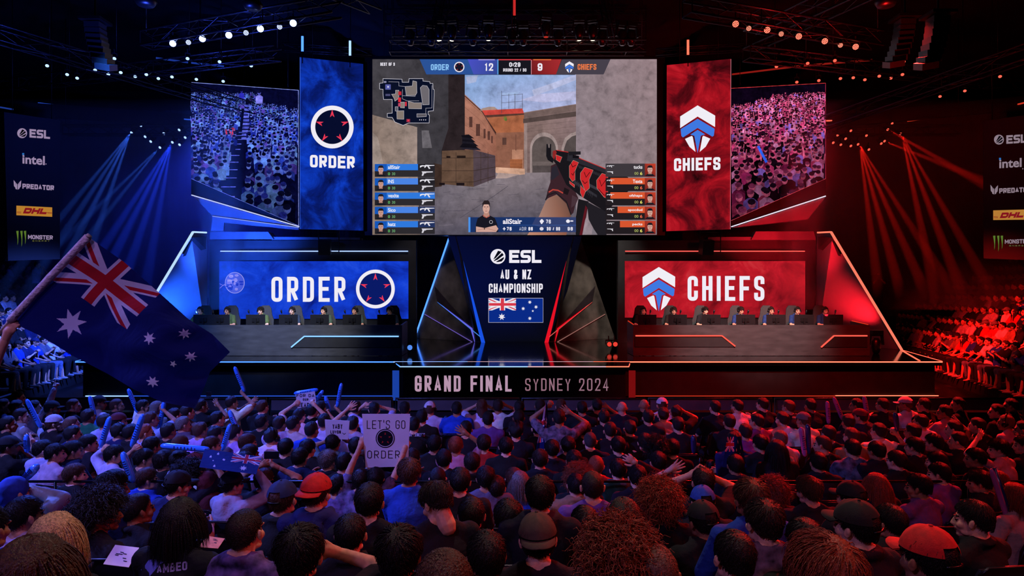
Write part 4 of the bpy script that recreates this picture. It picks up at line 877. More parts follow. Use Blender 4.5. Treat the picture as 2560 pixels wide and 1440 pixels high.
# hanger cables of the side screens
for x, y, d, l in ((500, 207, 24.2, 'left side screen, outer corner'), (720, 223, 24.9, 'left side screen, inner corner'), (2040, 209, 24.2, 'right side screen, outer corner'), (1850, 219, 24.9, 'right side screen, inner corner'), (960, 148, 24.7, 'giant screen, left corner'), (1615, 148, 24.7, 'giant screen, right corner')):
    hang('drop_cable', P(x, y-4, d), 'steel cable from the roof to the '+l)
def lamp_proto(name, r, length, gm, dots):
    def f():
        t = thing(name, '', 'stage lamp')
        mb = MB(); mb.tube([(0, length, 0), (0, length*.75, 0), (0, .02, 0), (0, -.03, 0)], [r*.45, r*.85, r, r*1.04], 16); mb.build('lamp_body', M_DARKM, t)
        mb = MB()
        if dots:
            for k, (n, q) in enumerate(((1, 0), (6, .42), (12, .78))):
                for i in range(n):
                    a = 2*PI*i/n+k*.2; c = Vector((math.cos(a)*r*q, -.034, math.sin(a)*r*q)); m = 7
                    mb.add([c+Vector((math.cos(2*PI*j/m), 0, math.sin(2*PI*j/m)))*r*.16 for j in range(m)], [tuple(range(m))])
        else: mb.add([(math.cos(2*PI*j/18)*r*.86, -.034, math.sin(2*PI*j/18)*r*.86) for j in range(18)], [tuple(range(18))])
        mb.build('lens', gm, t)
        mb = MB()
        for s in (-1, 1): mb.bar((s*r*1.15, .12, 0), (s*r*1.15, .12, r*1.5), .02, .04)
        mb.bar((-r*1.16, .12, r*1.5), (r*1.16, .12, r*1.5), .02, .04).bar((0, .12, r*1.5), (0, .12, r*1.5+.14), .03); mb.build('yoke', M_DARKM, t)
        return t
    return f
def aim(o, to): o.rotation_euler = (Vector(to)-o.location).to_track_quat('-Y', 'Z').to_euler()
N2 = ['first', 'second', 'third', 'fourth', 'fifth', 'sixth', 'seventh', 'eighth', 'ninth', 'tenth', 'eleventh', 'twelfth', 'thirteenth', 'fourteenth', 'fifteenth', 'sixteenth', 'seventeenth', 'eighteenth', 'nineteenth', 'twentieth']
def th(n):
    if n <= 20: return N2[n-1]
    return f"{n}{'th' if 10 < n % 100 < 14 else {1: 'st', 2: 'nd', 3: 'rd'}.get(n % 10, 'th')}"
def lamps(box, proto, pts, label, group, tgt=None):
    for i, (x, y, d) in enumerate(pts):
        o = first_or_dup(box, proto, P(x, y, d), 0, f'{label}, {th(i+1)} from left', group); aim(o, tgt(o) if tgt else (0, 0, CZ))
PB = sorted([(432, 109), (506, 97), (572, 88), (651, 72), (733, 58)]); PB2 = [(471, 106), (615, 82), (699, 67)]
dB = lambda y: 5.9*F/(720-y)
gB = glow('lamp_blue', (.30, .42, 1.0), 7, 'NONE'); gR = glow('lamp_red', (1.0, .13, .08), 4, 'NONE'); gBs = glow('lamp_blue_small', (.32, .5, 1.0), 2.2, 'NONE'); gRs = glow('lamp_red_small', (1.0, .1, .06), 1.6, 'NONE'); gW = glow('lamp_warm', (1.0, .85, .6), 5, 'NONE')
B1, B2, B3, B4, R1, R2, R3, R4 = [[None] for _ in range(8)]
lamps(B1, lamp_proto('stage_lamp', .085, .3, gB, False), [(x, y, dB(y)) for x, y in PB], 'big dazzling blue lamp on the front left truss', 'big blue lamps')
lamps(B2, lamp_proto('stage_lamp', .062, .28, glow('lamp_ice', (.5, .62, 1), 2.6, 'NONE'), True), [(x, y, dB(y)) for x, y in PB2], 'smaller pale blue lamp between the big blue ones', 'pale blue lamps')
PR = [(1839, 60), (1918, 75), (1997, 91), (2062, 103), (2139, 117)]; PR2 = [(1872, 71), (1953, 85), (2101, 113)]
lamps(R1, lamp_proto('stage_lamp', .075, .3, gR, True), [(x, y, dB(y)) for x, y in PR], 'big bright red lamp on the front right truss', 'big red lamps')
lamps(R2, lamp_proto('stage_lamp', .06, .28, glow('lamp_coral', (1, .25, .16), 2, 'NONE'), True), [(x, y, dB(y)) for x, y in PR2], 'smaller coral lamp between the big red ones', 'coral lamps')
SB = [(118, 163), (168, 185), (193, 194), (238, 174), (271, 184), (302, 180), (338, 190), (366, 185), (396, 195), (430, 191), (491, 197), (558, 202), (469, 145), (549, 153), (628, 163), (286, 145)]
dS = lambda y: 6.45*F/(720-y)
dn = lambda o: (o.location.x*.75, o.location.y-6, 3)
lamps(B3, lamp_proto('stage_lamp', .055, .26, gBs, False), sorted((x, y, dS(y)) for x, y in SB), 'small blue lamp on the long left roof truss', 'small blue roof lamps', dn)
SR = [(1941, 165), (2019, 157), (2087, 150), (2259, 153), (1992, 204), (2047, 200), (2101, 195), (2133, 193), (2162, 198), (2198, 189), (2227, 194), (2256, 185), (2500, 190), (2350, 240), (2412, 226)]
lamps(R3, lamp_proto('stage_lamp', .055, .26, gRs, False), sorted((x, y, dS(y)) for x, y in SR), 'small red lamp on the long right roof truss', 'small red roof lamps', dn)
LB = [(353, 313), (330, 331), (364, 341), (378, 353), (411, 333), (449, 324), (401, 368), (432, 355), (450, 361), (464, 343)]
lamps(B4, lamp_proto('beam_lamp', .06, .34, gBs, False), sorted((x, y, 26) for x, y in LB), 'blue beam lamp in the cluster behind the left wing', 'blue beam lamps', lambda o: (o.location.x*1.15, 15, 1))
LR = [(2082, 356), (2101, 361), (2093, 337), (2126, 326), (2113, 346), (2126, 364), (2144, 360), (2165, 338), (2171, 373), (2202, 358), (2210, 352), (2218, 323), (2250, 334), (2229, 308)]
lamps(R4, lamp_proto('beam_lamp', .06, .34, gRs, False), sorted((x, y, 26) for x, y in LR), 'red beam lamp in the cluster behind the right wing', 'red beam lamps', lambda o: (o.location.x*1.15, 15, 1))
# the beams those clusters throw into the haze
def beam(px, py, d, tx, ty, td, power, c, deg): spot('beam_light', P(px, py, d)+Vector((0, -.1, -.05)), P(tx, ty, td), power, c, deg, .25, .03)
BC = (.035, .14, 1.0)
for tx, w in ((105, .9), (150, 1), (190, 1.2), (235, 1)): beam(330, 331, 25.9, tx, 600, 24.0, 15000*w, BC, 3.4)
for tx, w in ((200, .8), (245, .8)): beam(401, 368, 25.9, tx, 560, 24.0, 12000*w, BC, 3.0)
for tx, w in ((270, 1), (305, 1.2), (345, 1.1), (385, .8)): beam(432, 355, 25.9, tx, 600, 24.0, 15000*w, (.012, .05, 1), 4.0)
RC = (1.0, .012, .006)
for tx, w in ((2180, .8), (2215, 1), (2255, 1), (2300, .8)): beam(2146, 362, 25.9, tx, 600, 24.0, 12000*w, RC, 3.6)
for tx, w in ((2310, .9), (2355, 1), (2405, .8)): beam(2251, 335, 25.9, tx, 600, 24.0, 12000*w, RC, 3.6)
beam(2210, 352, 25.9, 2330, 400, 25.5, 7000, RC, 5); beam(2218, 323, 25.9, 2300, 370, 25.5, 8000, RC, 5)
HZ = bpy.data.materials.new('hall_haze'); HZ.use_nodes = True; tt = HZ.node_tree; tt.nodes.remove(tt.nodes['Principled BSDF'])
vs_ = tt.nodes.new('ShaderNodeVolumeScatter'); vs_.inputs['Density'].default_value = .085; vs_.inputs['Anisotropy'].default_value = .2
vs_.inputs['Color'].default_value = (1, 1, 1, 1); tt.links.new(vs_.outputs[0], tt.nodes['Material Output'].inputs['Volume']); HZ.cycles.homogeneous_volume = True
for x0, x1, lb in ((-21.5, -9.6, 'thin haze lit by blue beams beside the left wing'), (9.6, 21.5, 'thin haze lit by red beams beside the right wing')):
    o = MB().span((x0, 23.2, 2.4), (x1, 30.7, 9.6)).build('stage_haze', HZ); tag(o, lb, 'haze', None, 'stuff')
# moving heads under the centre trusses
def mover_proto(lit):
    def f():
        t = thing('moving_head', '', 'stage lamp')
        MB().box((0, 0, .42), (.32, .26, .14)).build('base', M_DARKM, t)
        mb = MB()
        for s in (-1, 1): mb.prism([(s*.15, -.06, .36), (s*.15, .06, .36), (s*.19, .05, .05), (s*.19, -.05, .05)], (s*.04, 0, 0))
        mb.bar((-.2, 0, .34), (.2, 0, .34), .05); mb.build('yoke', M_DARKM, t)
        MB().tube([(0, .0, .26), (0, 0, .16), (0, 0, -.05), (0, 0, -.2)], [.07, .14, .13, .085], 14).build('head', M_PLAST, t)
        n = 14; MB().tube([(0, 0, -.2), (0, 0, -.212)], .07, n).build('lens', gW if lit == 1 else (glow('lens_dimred', (.5, .03, .02), .8, 'NONE') if lit == 2 else mat('dead_lens', '#15151a', .1)), t)
        return t
    return f
MV = {0: [None], 1: [None], 2: [None]}; cnt = {}
MVP = [(1098, 84, 1), (1130, 84, 1), (1221, 83, 1), (1365, 76, 2), (1448, 83, 1), (1482, 83, 1), (1078, 96, 0), (1026, 96, 0), (1182, 96, 0), (1280, 94, 0), (1308, 96, 0), (1395, 97, 0), (1505, 97, 0), (1578, 97, 0), (1556, 96, 0)]
for i, (x, y, l) in enumerate(sorted(MVP)):
    cnt[l] = cnt.get(l, 0)+1
    nm = {0: 'dark moving head hanging over the giant screen', 1: 'moving head with warm lit lens over the giant screen', 2: 'moving head with dim red lens over the giant screen'}[l]
    first_or_dup(MV[l], mover_proto(l), P(x, y, 21.0), rnd.uniform(-.3, .3), nm+(f', {th(cnt[l])} of its kind from left' if l < 2 else ''), 'moving heads of the centre rig')
# glowing upright tubes on the banner tops
for x, y, c, l in ((756, 110, G_BLUE, 'blue glowing upright tube at the outer end of the blue banner'), (875, 121, G_BLUEW, 'ice-blue glowing upright tube at the inner end of the blue banner'), (1720, 119, G_RED, 'red glowing upright tube above the red banner'), (1286, 18, glow('tube_dimred', (.8, .03, .03), .7), 'red glowing upright tube high above the centre rig')):
    dt = {756: 23.45, 875: 24.0, 1720: 23.92}.get(x, 20.6); t = thing('light_tube', l, 'stage lamp', P(x, y+18, dt)); p = P(x, y, dt)
    MB().tube([p-Vector((0, 0, .26)), p+Vector((0, 0, .26))], .04, 10).build('tube', c, t); MB().box(p+Vector((0, 0, .3)), (.12, .12, .08)).build('end_cap', M_DARKM, t); MB().box(p-Vector((0, 0, .3)), (.1, .1, .06)).tube([p-Vector((0, 0, .3)), p-Vector((0, 0, .66))], .02, 6).build('bracket', M_DARKM, t)
truss('lighting_truss', P(705, 118, 23.9), P(930, 133, 24.4), .22, 'thin truss over the blue banner'); truss('lighting_truss', P(1640, 133, 24.4), P(1860, 118, 23.9), .22, 'thin truss over the red banner')
for x, y in ((118, 163), (286, 145), (469, 145), (549, 153), (628, 163), (168, 185), (1941, 165), (2019, 157), (2087, 150), (2259, 153), (2350, 240), (2412, 226), (2500, 190)):
    q = P(x, y, dS(y)); hang('drop_cable', (q.x, q.y+.1, q.z+.1), f"steel cable from the roof holding a small {'blue' if x < 1280 else 'red'} lamp, {th(1+sum(1 for v in (118, 168, 286, 469, 549, 628) if v < x) if x < 1280 else 1+sum(1 for v in (1941, 2019, 2087, 2259, 2350, 2412, 2500) if v < x))} from left on its side")
def fascia_band(name, a, b): 
    a = P(*a); b = P(*b); o = MB().bar(a+Vector((0, .2, 0)), b+Vector((0, .2, 0)), .2, .55).build(name, M_WALL); tag(o, None, None, None, 'structure')
fascia_band('trim_1', (-60, 262, 27.3), (478, 300, 30.8)); fascia_band('trim_2', (2064, 303, 30.8), (2620, 250, 27.2))
# lit ribbon bands round the bowl
def ribbon_band(pts, d0, d1, m, label):
    mb = MB(); x0 = pts[0][0]; x1 = pts[-1][0]
    v = [P(x, y, d0+(d1-d0)*(x-x0)/(x1-x0)) for x, y in pts]
    for a, b in zip(v[::2], v[1::2]): mb.bar(a, b, .05)
    return tag(mb.build('ribbon_light', m), label, 'light strip')
ribbon_band([(95, 258), (150, 264), (165, 265), (182, 267), (190, 268), (268, 280), (296, 285), (318, 288)], 29, 30.5, G_BDIM, 'broken blue light line high on the left bowl')
ribbon_band([(0, 268), (75, 281)], 27.5, 28.5, glow('ribbon_blue2', (.03, .1, .7), .4), 'thin blue light line above the left sponsor sign')
ribbon_band([(392, 293), (430, 297), (440, 297), (476, 299)], 30.6, 30.8, G_BDIM, 'short blue light line beside the left side screen')
ribbon_band([(2066, 302), (2108, 301), (2150, 301), (2190, 301)], 30.8, 30.6, G_RED, 'bright red light line beside the right side screen')
ribbon_band([(2268, 303), (2402, 283), (2420, 279), (2500, 269)], 30, 28, G_RDIM, 'red light line rising along the right bowl')
ribbon_band([(2525, 266), (2560, 257)], 28, 27.5, G_RDIM, 'short red light line at the far right of the bowl')
ribbon_band([(390, 145), (470, 156), (478, 157), (560, 166)], 24, 24.8, glow('ribbon_blue3', (.03, .1, .8), .35), 'thin blue line along the roof left of the banner')
ribbon_band([(1830, 186), (2000, 165), (2010, 164), (2180, 150)], 25, 24, glow('ribbon_red3', (.8, .03, .02), .3), 'thin red line along the roof right of the banner')
# curved loudspeaker columns
def line_array(px, py, d, dx, label, m):
    t = thing('line_array', label, 'loudspeaker', P(px, py, d)); top = P(px, py, d)
    z = 0
    for k in range(8):
        a = .06*k*k*.12; c = top+Vector((dx*(k*.02+k*k*.012), -.02*k*k*.2, -.1-.14*k))
        MB().box(c, (.34, .3, .13), Euler((a, dx*.05*k, 0)).to_matrix()).build('speaker_cabinet', m, t)
    MB().box(top+Vector((0, 0, .02)), (.5, .5, .06)).build('fly_frame', M_DARKM, t); MB().tube([top, top+Vector((0, 0, 13.4-top.z))], .02, 5).build('hanger', M_DARKM, t)
MSP = mat('speaker_cab', '#18181c', .4, 0, .2, 30)
line_array(238, 55, 15.5, .5, 'curved loudspeaker column catching blue light near the roof', MSP)
line_array(2262, 48, 15.5, -.5, 'curved loudspeaker column near the roof over the right stand', MSP)
line_array(2345, 40, 14, -.5, 'outer loudspeaker column near the roof at far right', MSP)
# round roof fan and odd roof fittings catching light
for x, y, d, l, c in ((364, 2, 14, 'round blue-lit fitting at the top edge of the roof', 'x'), (632, 12, 15, 'small roof fitting over the big blue lamps', 'x'), (2215, 4, 14, 'round red-lit fitting at the top edge of the roof', 'x')):
    t = thing('roof_fitting', l, 'roof fitting', P(x, y, d)); p = P(x, y, d)
    MB().tube([p+Vector((0, 0, .15)), p, p-Vector((0, 0, .1))], [.12, .22, .16], 14).build('housing', M_METAL, t); MB().tube([p, Vector((p.x, p.y, 13.4))], .02, 5).build('stem', M_DARKM, t)
# small boxes hung under the banners, floor lamps on the deck
for x, l in ((822, 'black loudspeaker hung on a bracket under the blue banner'), (1776, 'black loudspeaker hung on a bracket under the red banner')):
    t = thing('hung_speaker', l, 'loudspeaker', P(x, 635, 23.4)); p = P(x-10, 618, 23.4)
    MB().box(p, (.4, .35, .5), Euler((.2, 0, .15)).to_matrix()).build('cabinet', M_PLAST, t)
    mb = MB()
    for s in (-.35, .35): mb.tube([P(x, 575, 23.6)+Vector((s, 0, 0)), P(x, 632, 23.6)+Vector((s, 0, 0))], .018, 5)
    for z in (580, 605, 630): mb.tube([P(x, z, 23.6)-Vector((.35, 0, 0)), P(x, z, 23.6)+Vector((.35, 0, 0))], .014, 5)
    mb.build('bracket', M_DARKM, t)
FL = [None]
for x, y, d, g, l in ((1523, 852, 21.6, gRs, 'left one of two red lamps on the deck by the right desk'), (1538, 852, 21.6, gRs, 'right one of two red lamps on the deck by the right desk')):
    o = first_or_dup(FL, lamp_proto('floor_lamp', .085, .22, glow('lamp_redfloor', (.9, .06, .04), .9, 'NONE'), False), P(x, y, d), 0, l, 'deck lamps'); o.location.z = ST+.2; aim(o, (o.location.x, 0, 3.5))
FL2 = [None]
o = first_or_dup(FL2, lamp_proto('floor_lamp', .09, .22, glow('lamp_bluefloor', (.1, .3, 1), .9, 'NONE'), False), (P(1024, 850, 20.3).x, 20.4, ST+.2), 0, 'blue lamp on the deck at the end of the left desk', 'deck lamps'); aim(o, (o.location.x-2, 0, 3.5))
FL3 = [None]
o = first_or_dup(FL3, mover_proto(0), (P(2190, 850, 20.6).x, 20.6, ST+.215), 0, 'dark moving head standing on the deck right of the right desk', 'deck lamps')
# hanging sponsor signs on both sides
def sponsor(side):
    pl = plane2(10, 20.6, 150, 21.58) if side < 0 else plane2(2458, 21.6, 2600, 20.4)
    q = [(10, 280), (150, 301), (150, 648), (20, 652)] if side < 0 else [(2457, 303), (2612, 281), (2610, 652), (2459, 646)]
    t = thing('sponsor_sign', 'tall dark sign with five sponsor logos, '+('left' if side < 0 else 'right')+' end of the hall', 'sign', pl.at(q[3][0], 652))
    slab(pl, q, .1, 'board', mat('sign_board', '#121217', .7, 0, .15, 4), t)
    sh = Sheet(pl); sh.z = .004; L = '#a893b8' if side < 0 else '#9c8894'
    mp = (lambda x, y: (x, y)) if side < 0 else (lambda x, y: (2486+(x-43)*1.0, 0))
    ox = 0 if side < 0 else 2442; sl = .075 if side < 0 else -.06; oy = 0 if side < 0 else 12
    esl(sh, 43+ox, 322+oy+(0 if side < 0 else 4), 125+ox, 344+oy+(0 if side < 0 else 4), L, '#0b0b10', sl)
    sh.btext('intel', 56+ox+(0 if side > 0 else 0), 112+ox, 386+oy-(0), 409+oy, L, .025, sl); sh.rect(55.5+ox, 382.5+oy, 60.5+ox, 387.5+oy, '#2f78c8'); sh.ell(115+ox, 410+oy, 1.4, 1.4, L, 8)
    def pq(*p): sh.poly([(x+ox, y+oy) for x, y in p], L)
    pq((34, 450), (39, 456), (39, 470), (35, 465)); pq((53, 451), (48, 456), (48, 471), (52, 466)); pq((40, 457), (43, 461), (43, 474), (38.5, 472)); pq((47, 457), (44.5, 461), (44.5, 474), (48.5, 472))
    sh.text('PREDATOR', 56+ox, 135+ox, 459+oy, 471.5+oy, 3.0, L, gap=.14, slope=sl*.8, r=.12)
    sh.poly([(41+ox, 514+oy), (130.5+ox, 518.5+oy-(0 if side < 0 else 7)), (130.5+ox, 542+oy-(0 if side < 0 else 5)), (41+ox, 538+oy)], '#c98a34' if side < 0 else '#c8883a')
    sh.text('DHL', 57+ox, 115+ox, 519.5+oy, 533.5+oy, 5.2, '#8f1622', skew=.45, gap=.05, slope=sl*.5, r=.25); sh.line([(42+ox, 529.5+oy), (53+ox, 530+oy)], 1, '#8f1622'); sh.line([(42+ox, 532+oy), (53+ox, 532.5+oy)], 1, '#8f1622'); sh.line([(118+ox, 532+oy), (130+ox, 532.5+oy)], 1.6, '#8f1622')
    for k, (x, w) in enumerate(((43, 0), (53, 4), (62, -2))):
        sh.poly([(x-2.5+ox, 577.5+oy), (x+3.5+ox, 577+oy), (x+3+ox, 592+oy), (x+2.2+ox, 606+oy+w), (x+.6+ox, 613+oy+w), (x+1+ox, 600+oy), (x-.6+ox, 588+oy)], '#5f7f2f')
    sh.text('MONSTER', 70+ox, 132+ox, 587+oy, 597.5+oy, 2.2, L, gap=.12, slope=sl*.4); sh.text('ENERGY', 81+ox, 124+ox, 600.5+oy, 604+oy, 1.0, '#5a5a34', gap=.5)
    sh.build('logo_print', led_mat('sign_print', None, .8), t)
    for k in (.15, .85):
        x = q[0][0]+(q[1][0]-q[0][0])*k; p = pl.at(x, q[0][1]+(q[1][1]-q[0][1])*k, -.06); MB().tube([p, Vector((p.x, p.y, 13.4))], .012, 5).build('hanger', M_DARKM, t)
sponsor(-1); sponsor(1)
# crowd barriers in front of the stage
def barrier_proto():
    t = thing('crowd_barrier', '', 'barrier'); w = 2.3
    MB().tube([(-w/2, 0, 0), (-w/2, 0, 1.08), (w/2, 0, 1.08), (w/2, 0, 0)], .022, 8).build('rail', M_METAL, t)
    MB().box((0, .02, .96), (w-.06, .02, .2)).build('top_panel', mat('barrier_panel', '#56565c', .5, .2, .2, 3), t)
    MB().box((0, .02, .42), (w-.06, .02, .8)).build('lower_panel', M_BLACK, t)
    MB().box((0, -.25, .02), (w, .5, .03)).build('tread_plate', M_DARKM, t); return t
BR = [None]
for i in range(8): first_or_dup(BR, barrier_proto, (-8.1+i*2.36, 12.75, .005), 0, f'black crowd barrier unit before the stage, {th(i+1)} from left', 'crowd barriers')
# side stands
A0 = Vector((13.75, 18.4, 0)); T0 = Vector((.22, .975, 0)).normalized(); N0 = Vector((.975, -.22, 0)).normalized()
def stand(side):
    mx = lambda v: Vector((v.x*side, v.y, v.z))
    t = thing('side_stand', ('right' if side > 0 else 'left')+' tiered stand of seats beside the stage', 'grandstand', mx(A0+T0*4))
    for k in range(11):
        a = A0+N0*(.85*k-.35)-T0*6; b = A0+N0*(.85*k-.35)+T0*17; z = .33+.42*k
        pts = [a, b, b+N0*.85, a+N0*.85]
        if side < 0: pts = [mx(p) for p in pts]
        MB().prism([(p.x, p.y, 0.003) for p in pts], (0, 0, z)).build('step', M_RISER, t)
        e0, e1 = pts[0], pts[1]
        if k == 0: MB().bar((e0.x, e0.y, z), (e1.x, e1.y, z), .03).build('nosing', glow('nosing_'+str(side), (.02, .05, .4) if side < 0 else (.4, .012, .01), .25, 'NONE'), t)
stand(-1); stand(1)
# ---------------------------------------------------------------- people: templates
def ico(n):
    import bmesh
    bm = bmesh.new(); bmesh.ops.create_icosphere(bm, subdivisions=n, radius=1)
    v = np.array([tuple(x.co) for x in bm.verts], np.float32); f = np.array([[l.index for l in p.verts] for p in bm.faces], np.int32); bm.free(); return v, f
IV, IF = ico(2)
class Vox:
    """closed volumes that are fused into one continuous skin"""
    def __init__(s): s.V = []; s.F = []; s.n = 0
    def _add(s, v, fs): s.V.append(np.asarray(v, np.float32)); s.F += [[i+s.n for i in f] for f in fs]; s.n += len(v)
    def ell(s, c, r, rot=None):
        r = np.array(r if hasattr(r, '__len__') else (r, r, r), np.float32); v = IV*r
        if rot is not None: v = v @ np.array(Euler(rot).to_matrix()).T.astype(np.float32)
        s._add(v+np.array(c, np.float32), IF.tolist()); return s
    def loft(s, rings, n=16):
        """rings: (centre, half width, half depth, optional tilt normal)"""
        v = []; 
        for c, rx, ry in rings:
            for k in range(n):
                a = 2*PI*k/n; v.append((c[0]+rx*math.cos(a), c[1]+ry*math.sin(a), c[2]))
        f = [[i*n+k, i*n+(k+1) % n, (i+1)*n+(k+1) % n, (i+1)*n+k] for i in range(len(rings)-1) for k in range(n)]
        f += [list(range(n-1, -1, -1)), [(len(rings)-1)*n+k for k in range(n)]]; s._add(v, f); return s
    def cap(s, a, b, ra, rb, n=10):
        a = Vector(a); b = Vector(b); t = b-a
        if t.length < 1e-5: return s.ell(a, ra)
        t.normalize(); u = Vector((0, 0, 1)) if abs(t.z) < .9 else Vector((1, 0, 0)); x = t.cross(u).normalized(); y = x.cross(t); v = []
        prof = [(-.95, .3), (-.7, .71), (0, 1)]
        rings = [(a+t*ra*p, ra*q) for p, q in prof]+[(b-t*rb*p, rb*q) for p, q in reversed(prof)]
        for c, r in rings: v += [c+(x*math.cos(2*PI*k/n)+y*math.sin(2*PI*k/n))*r for k in range(n)]
        f = [[i*n+k, i*n+(k+1) % n, (i+1)*n+(k+1) % n, (i+1)*n+k] for i in range(5) for k in range(n)]+[list(range(n-1, -1, -1)), [5*n+k for k in range(n)]]
        s._add([tuple(q) for q in v], f); return s
    def chain(s, pts, rs):
        for i in range(len(pts)-1): s.cap(pts[i], pts[i+1], rs[i], rs[i+1])
        return s
JOBS = []
def fuse(vox, voxel, smooth=3, post=None):
    """queue a fusion; run_jobs() evaluates the whole queue at once"""
    V = np.concatenate(vox.V); N = [len(f) for f in vox.F]; L = [i for f in vox.F for i in f]
    me = mesh_np('v', V, L, N); ob = bpy.data.objects.new('v', me); TMP.collection.objects.link(ob)
    m = ob.modifiers.new('r', 'REMESH'); m.mode = 'VOXEL'; m.voxel_size = voxel; m.adaptivity = 0
    if smooth: q = ob.modifiers.new('s', 'SMOOTH'); q.factor = .5; q.iterations = smooth
    JOBS.append((ob, post)); return len(JOBS)-1
def run_jobs():
    TVL.update(); dg = TVL.depsgraph; out = []
    for ob, post in JOBS:
        me = bpy.data.meshes.new_from_object(ob.evaluated_get(dg)); nv = len(me.vertices); nl = len(me.loops); nf = len(me.polygons)
        V = np.empty(nv*3, np.float32); me.vertices.foreach_get('co', V); L = np.empty(nl, np.int32); me.loops.foreach_get('vertex_index', L)
        N = np.empty(nf, np.int32); me.polygons.foreach_get('loop_total', N); out.append((V.reshape(-1, 3), L, N)); bpy.data.meshes.remove(me)
    for ob, post in JOBS:
        m = ob.data; bpy.data.objects.remove(ob); bpy.data.meshes.remove(m)
    JOBS.clear(); return out
def joinm(parts):
    """parts: (V,L,N,mi) -> one mesh's arrays"""
    V = []; L = []; N = []; M = []; n = 0
    for v, l, k, mi in parts: V.append(v); L.append(l+n); N.append(k); M.append(mi if hasattr(mi, '__len__') else np.full(len(k), mi, np.int32)); n += len(v)
    return np.concatenate(V), np.concatenate(L), np.concatenate(N), np.concatenate(M)
def xf(part, M, s=(1, 1, 1)):
    R = np.array(M.to_3x3(), np.float32); t = np.array(M.translation, np.float32); v = (part[0]*np.array(s, np.float32)) @ R.T+t
    L = part[1]
    if s[0]*s[1]*s[2] < 0:   # mirrored: flip winding (quads)
        L = L.copy(); st = np.concatenate(([0], np.cumsum(part[2])[:-1]))
        for a in range(1):
            q = part[2] == 4; i = st[q]; L[i+1], L[i+3] = part[1][i+3], part[1][i+1]
    return (v, L, part[2], part[3])
# head (origin at its centre, facing +Y, crown at z=.115)
def head_vox():
    v = Vox(); v.ell((0, -.012, .028), (.076, .096, .087)); v.ell((0, .028, -.03), (.061, .066, .078)); v.ell((0, .062, -.092), (.028, .026, .02))
    for s in (-1, 1):
        v.ell((s*.03, .083, .02), (.028, .014, .009)); v.ell((s*.031, .076, .0), (.015, .014, .011)); v.ell((s*.046, .055, -.028), (.022, .026, .024))
        v.ell((s*.083, -.006, -.008), (.008, .019, .031), (.25, 0, s*-.5)); v.ell((s*.09, -.014, .004), (.006, .011, .021), (0, 0, s*-.5)); v.ell((s*.047, .028, -.072), (.015, .03, .016))
    v.cap((0, .09, .004), (0, .106, -.033), .008, .0115); v.ell((.009, .1, -.036), (.008, .009, .006)); v.ell((-.009, .1, -.036), (.008, .009, .006))
    v.ell((0, .09, -.058), (.021, .010, .005)); v.ell((0, .086, -.068), (.019, .011, .006)); v.cap((0, -.022, -.05), (0, -.034, -.15), .054, .058); return v
def hand_vox(pose):
    """right hand, wrist at origin, fingers +Z, palm +Y, thumb toward -X"""
    v = Vox(); v.ell((0, 0, .045), (.04, .014, .046)); v.ell((-.002, .002, .07), (.041, .013, .022)); v.cap((0, 0, -.03), (0, 0, .03), .026, .03)
    base = [(-.03, .078), (-.01, .084), (.011, .08), (.031, .07)]; ln = [.072, .08, .074, .058]
    for i, ((x, z), L) in enumerate(zip(base, ln)):
        spread = (-.16, -.05, .07, .2)[i]
        if pose == 'grip': bend = (.9, 1.25, 1.0)
        elif pose == 'v': bend = (.05, .08, .05) if i < 2 else (1.3, 1.5, .9); spread *= 1.5
        elif pose == 'point': bend = (.02, .05, .05) if i == 0 else (1.25, 1.5, .9)
        elif pose == 'relax': bend = (.25+.1*i, .45, .3)
        else: bend = (.1, .15+.05*i, .12); spread *= 1.5
        p = Vector((x, 0, z)); a = 0; pts = [p]; 
        for k, fr in enumerate((.45, .31, .24)):
            a += bend[k]; d = Vector((math.sin(spread)*math.cos(a), math.sin(a), math.cos(a)*math.cos(spread))); p = p+d*L*fr; pts.append(p)
        v.chain(pts, [.0098, .0092, .0084, .0072])
    t = [(-.03, .004, .02), (-.055, .014, .045), (-.066, .024, .07), (-.068, .03, .092)] if pose != 'grip' else [(-.03, .006, .02), (-.05, .026, .042), (-.042, .052, .056), (-.018, .066, .062)]
    v.chain(t, [.015, .0125, .011, .009]); return v
HEADJ = [fuse(head_vox(), .0058, 3), fuse(head_vox(), .0105, 1)]
HPOSE = ['open', 'grip', 'v', 'point', 'relax']; HANDJ = [fuse(hand_vox(p), .0062, 2) for p in HPOSE]
res = run_jobs()
def head_mi(V, L, N):
    st = np.concatenate(([0], np.cumsum(N)[:-1])); c = V[L[st]]; mi = np.zeros(len(N), np.int32)
    for s in (-1, 1):
        mi[(np.abs(c[:, 0]-s*.031) < .0135) & (np.abs(c[:, 2]-.001) < .0065) & (c[:, 1] > .07)] = 1
        mi[(np.abs(c[:, 0]-s*.031) < .021) & (np.abs(c[:, 2]-.0235) < .0055) & (c[:, 1] > .06)] = 2
    mi[(np.abs(c[:, 0]) < .023) & (np.abs(c[:, 2]+.063) < .008) & (c[:, 1] > .08)] = 3; return mi
HEADS = [(*res[i], head_mi(*res[i])) for i in (0, 1)]
HANDS = {p: (*res[2+i], np.zeros(len(res[2+i][2]), np.int32)) for i, p in enumerate(HPOSE)}
M_SKIN = mat('skin', '#c98f73', .55, 0, .12, 40, .08, 200, .35, True)
M_EYE = mat('eye', '#1a1210', .2); M_BROW = mat('brow', '#1c1410', .8); M_LIP = mat('lip', '#8a4a42', .5)
M_CLOTH = mat('clothing', '#ffffff', .9, 0, .18, 14, .45, 26, .25, True)
M_PATT = mat('patterned_cloth', '#ffffff', .85, 0, .85, 16, .3, 26, .25, True)
M_HAIR = mat('hair', '#201510', .5, 0, .5, 90, .5, 170, .3, True)
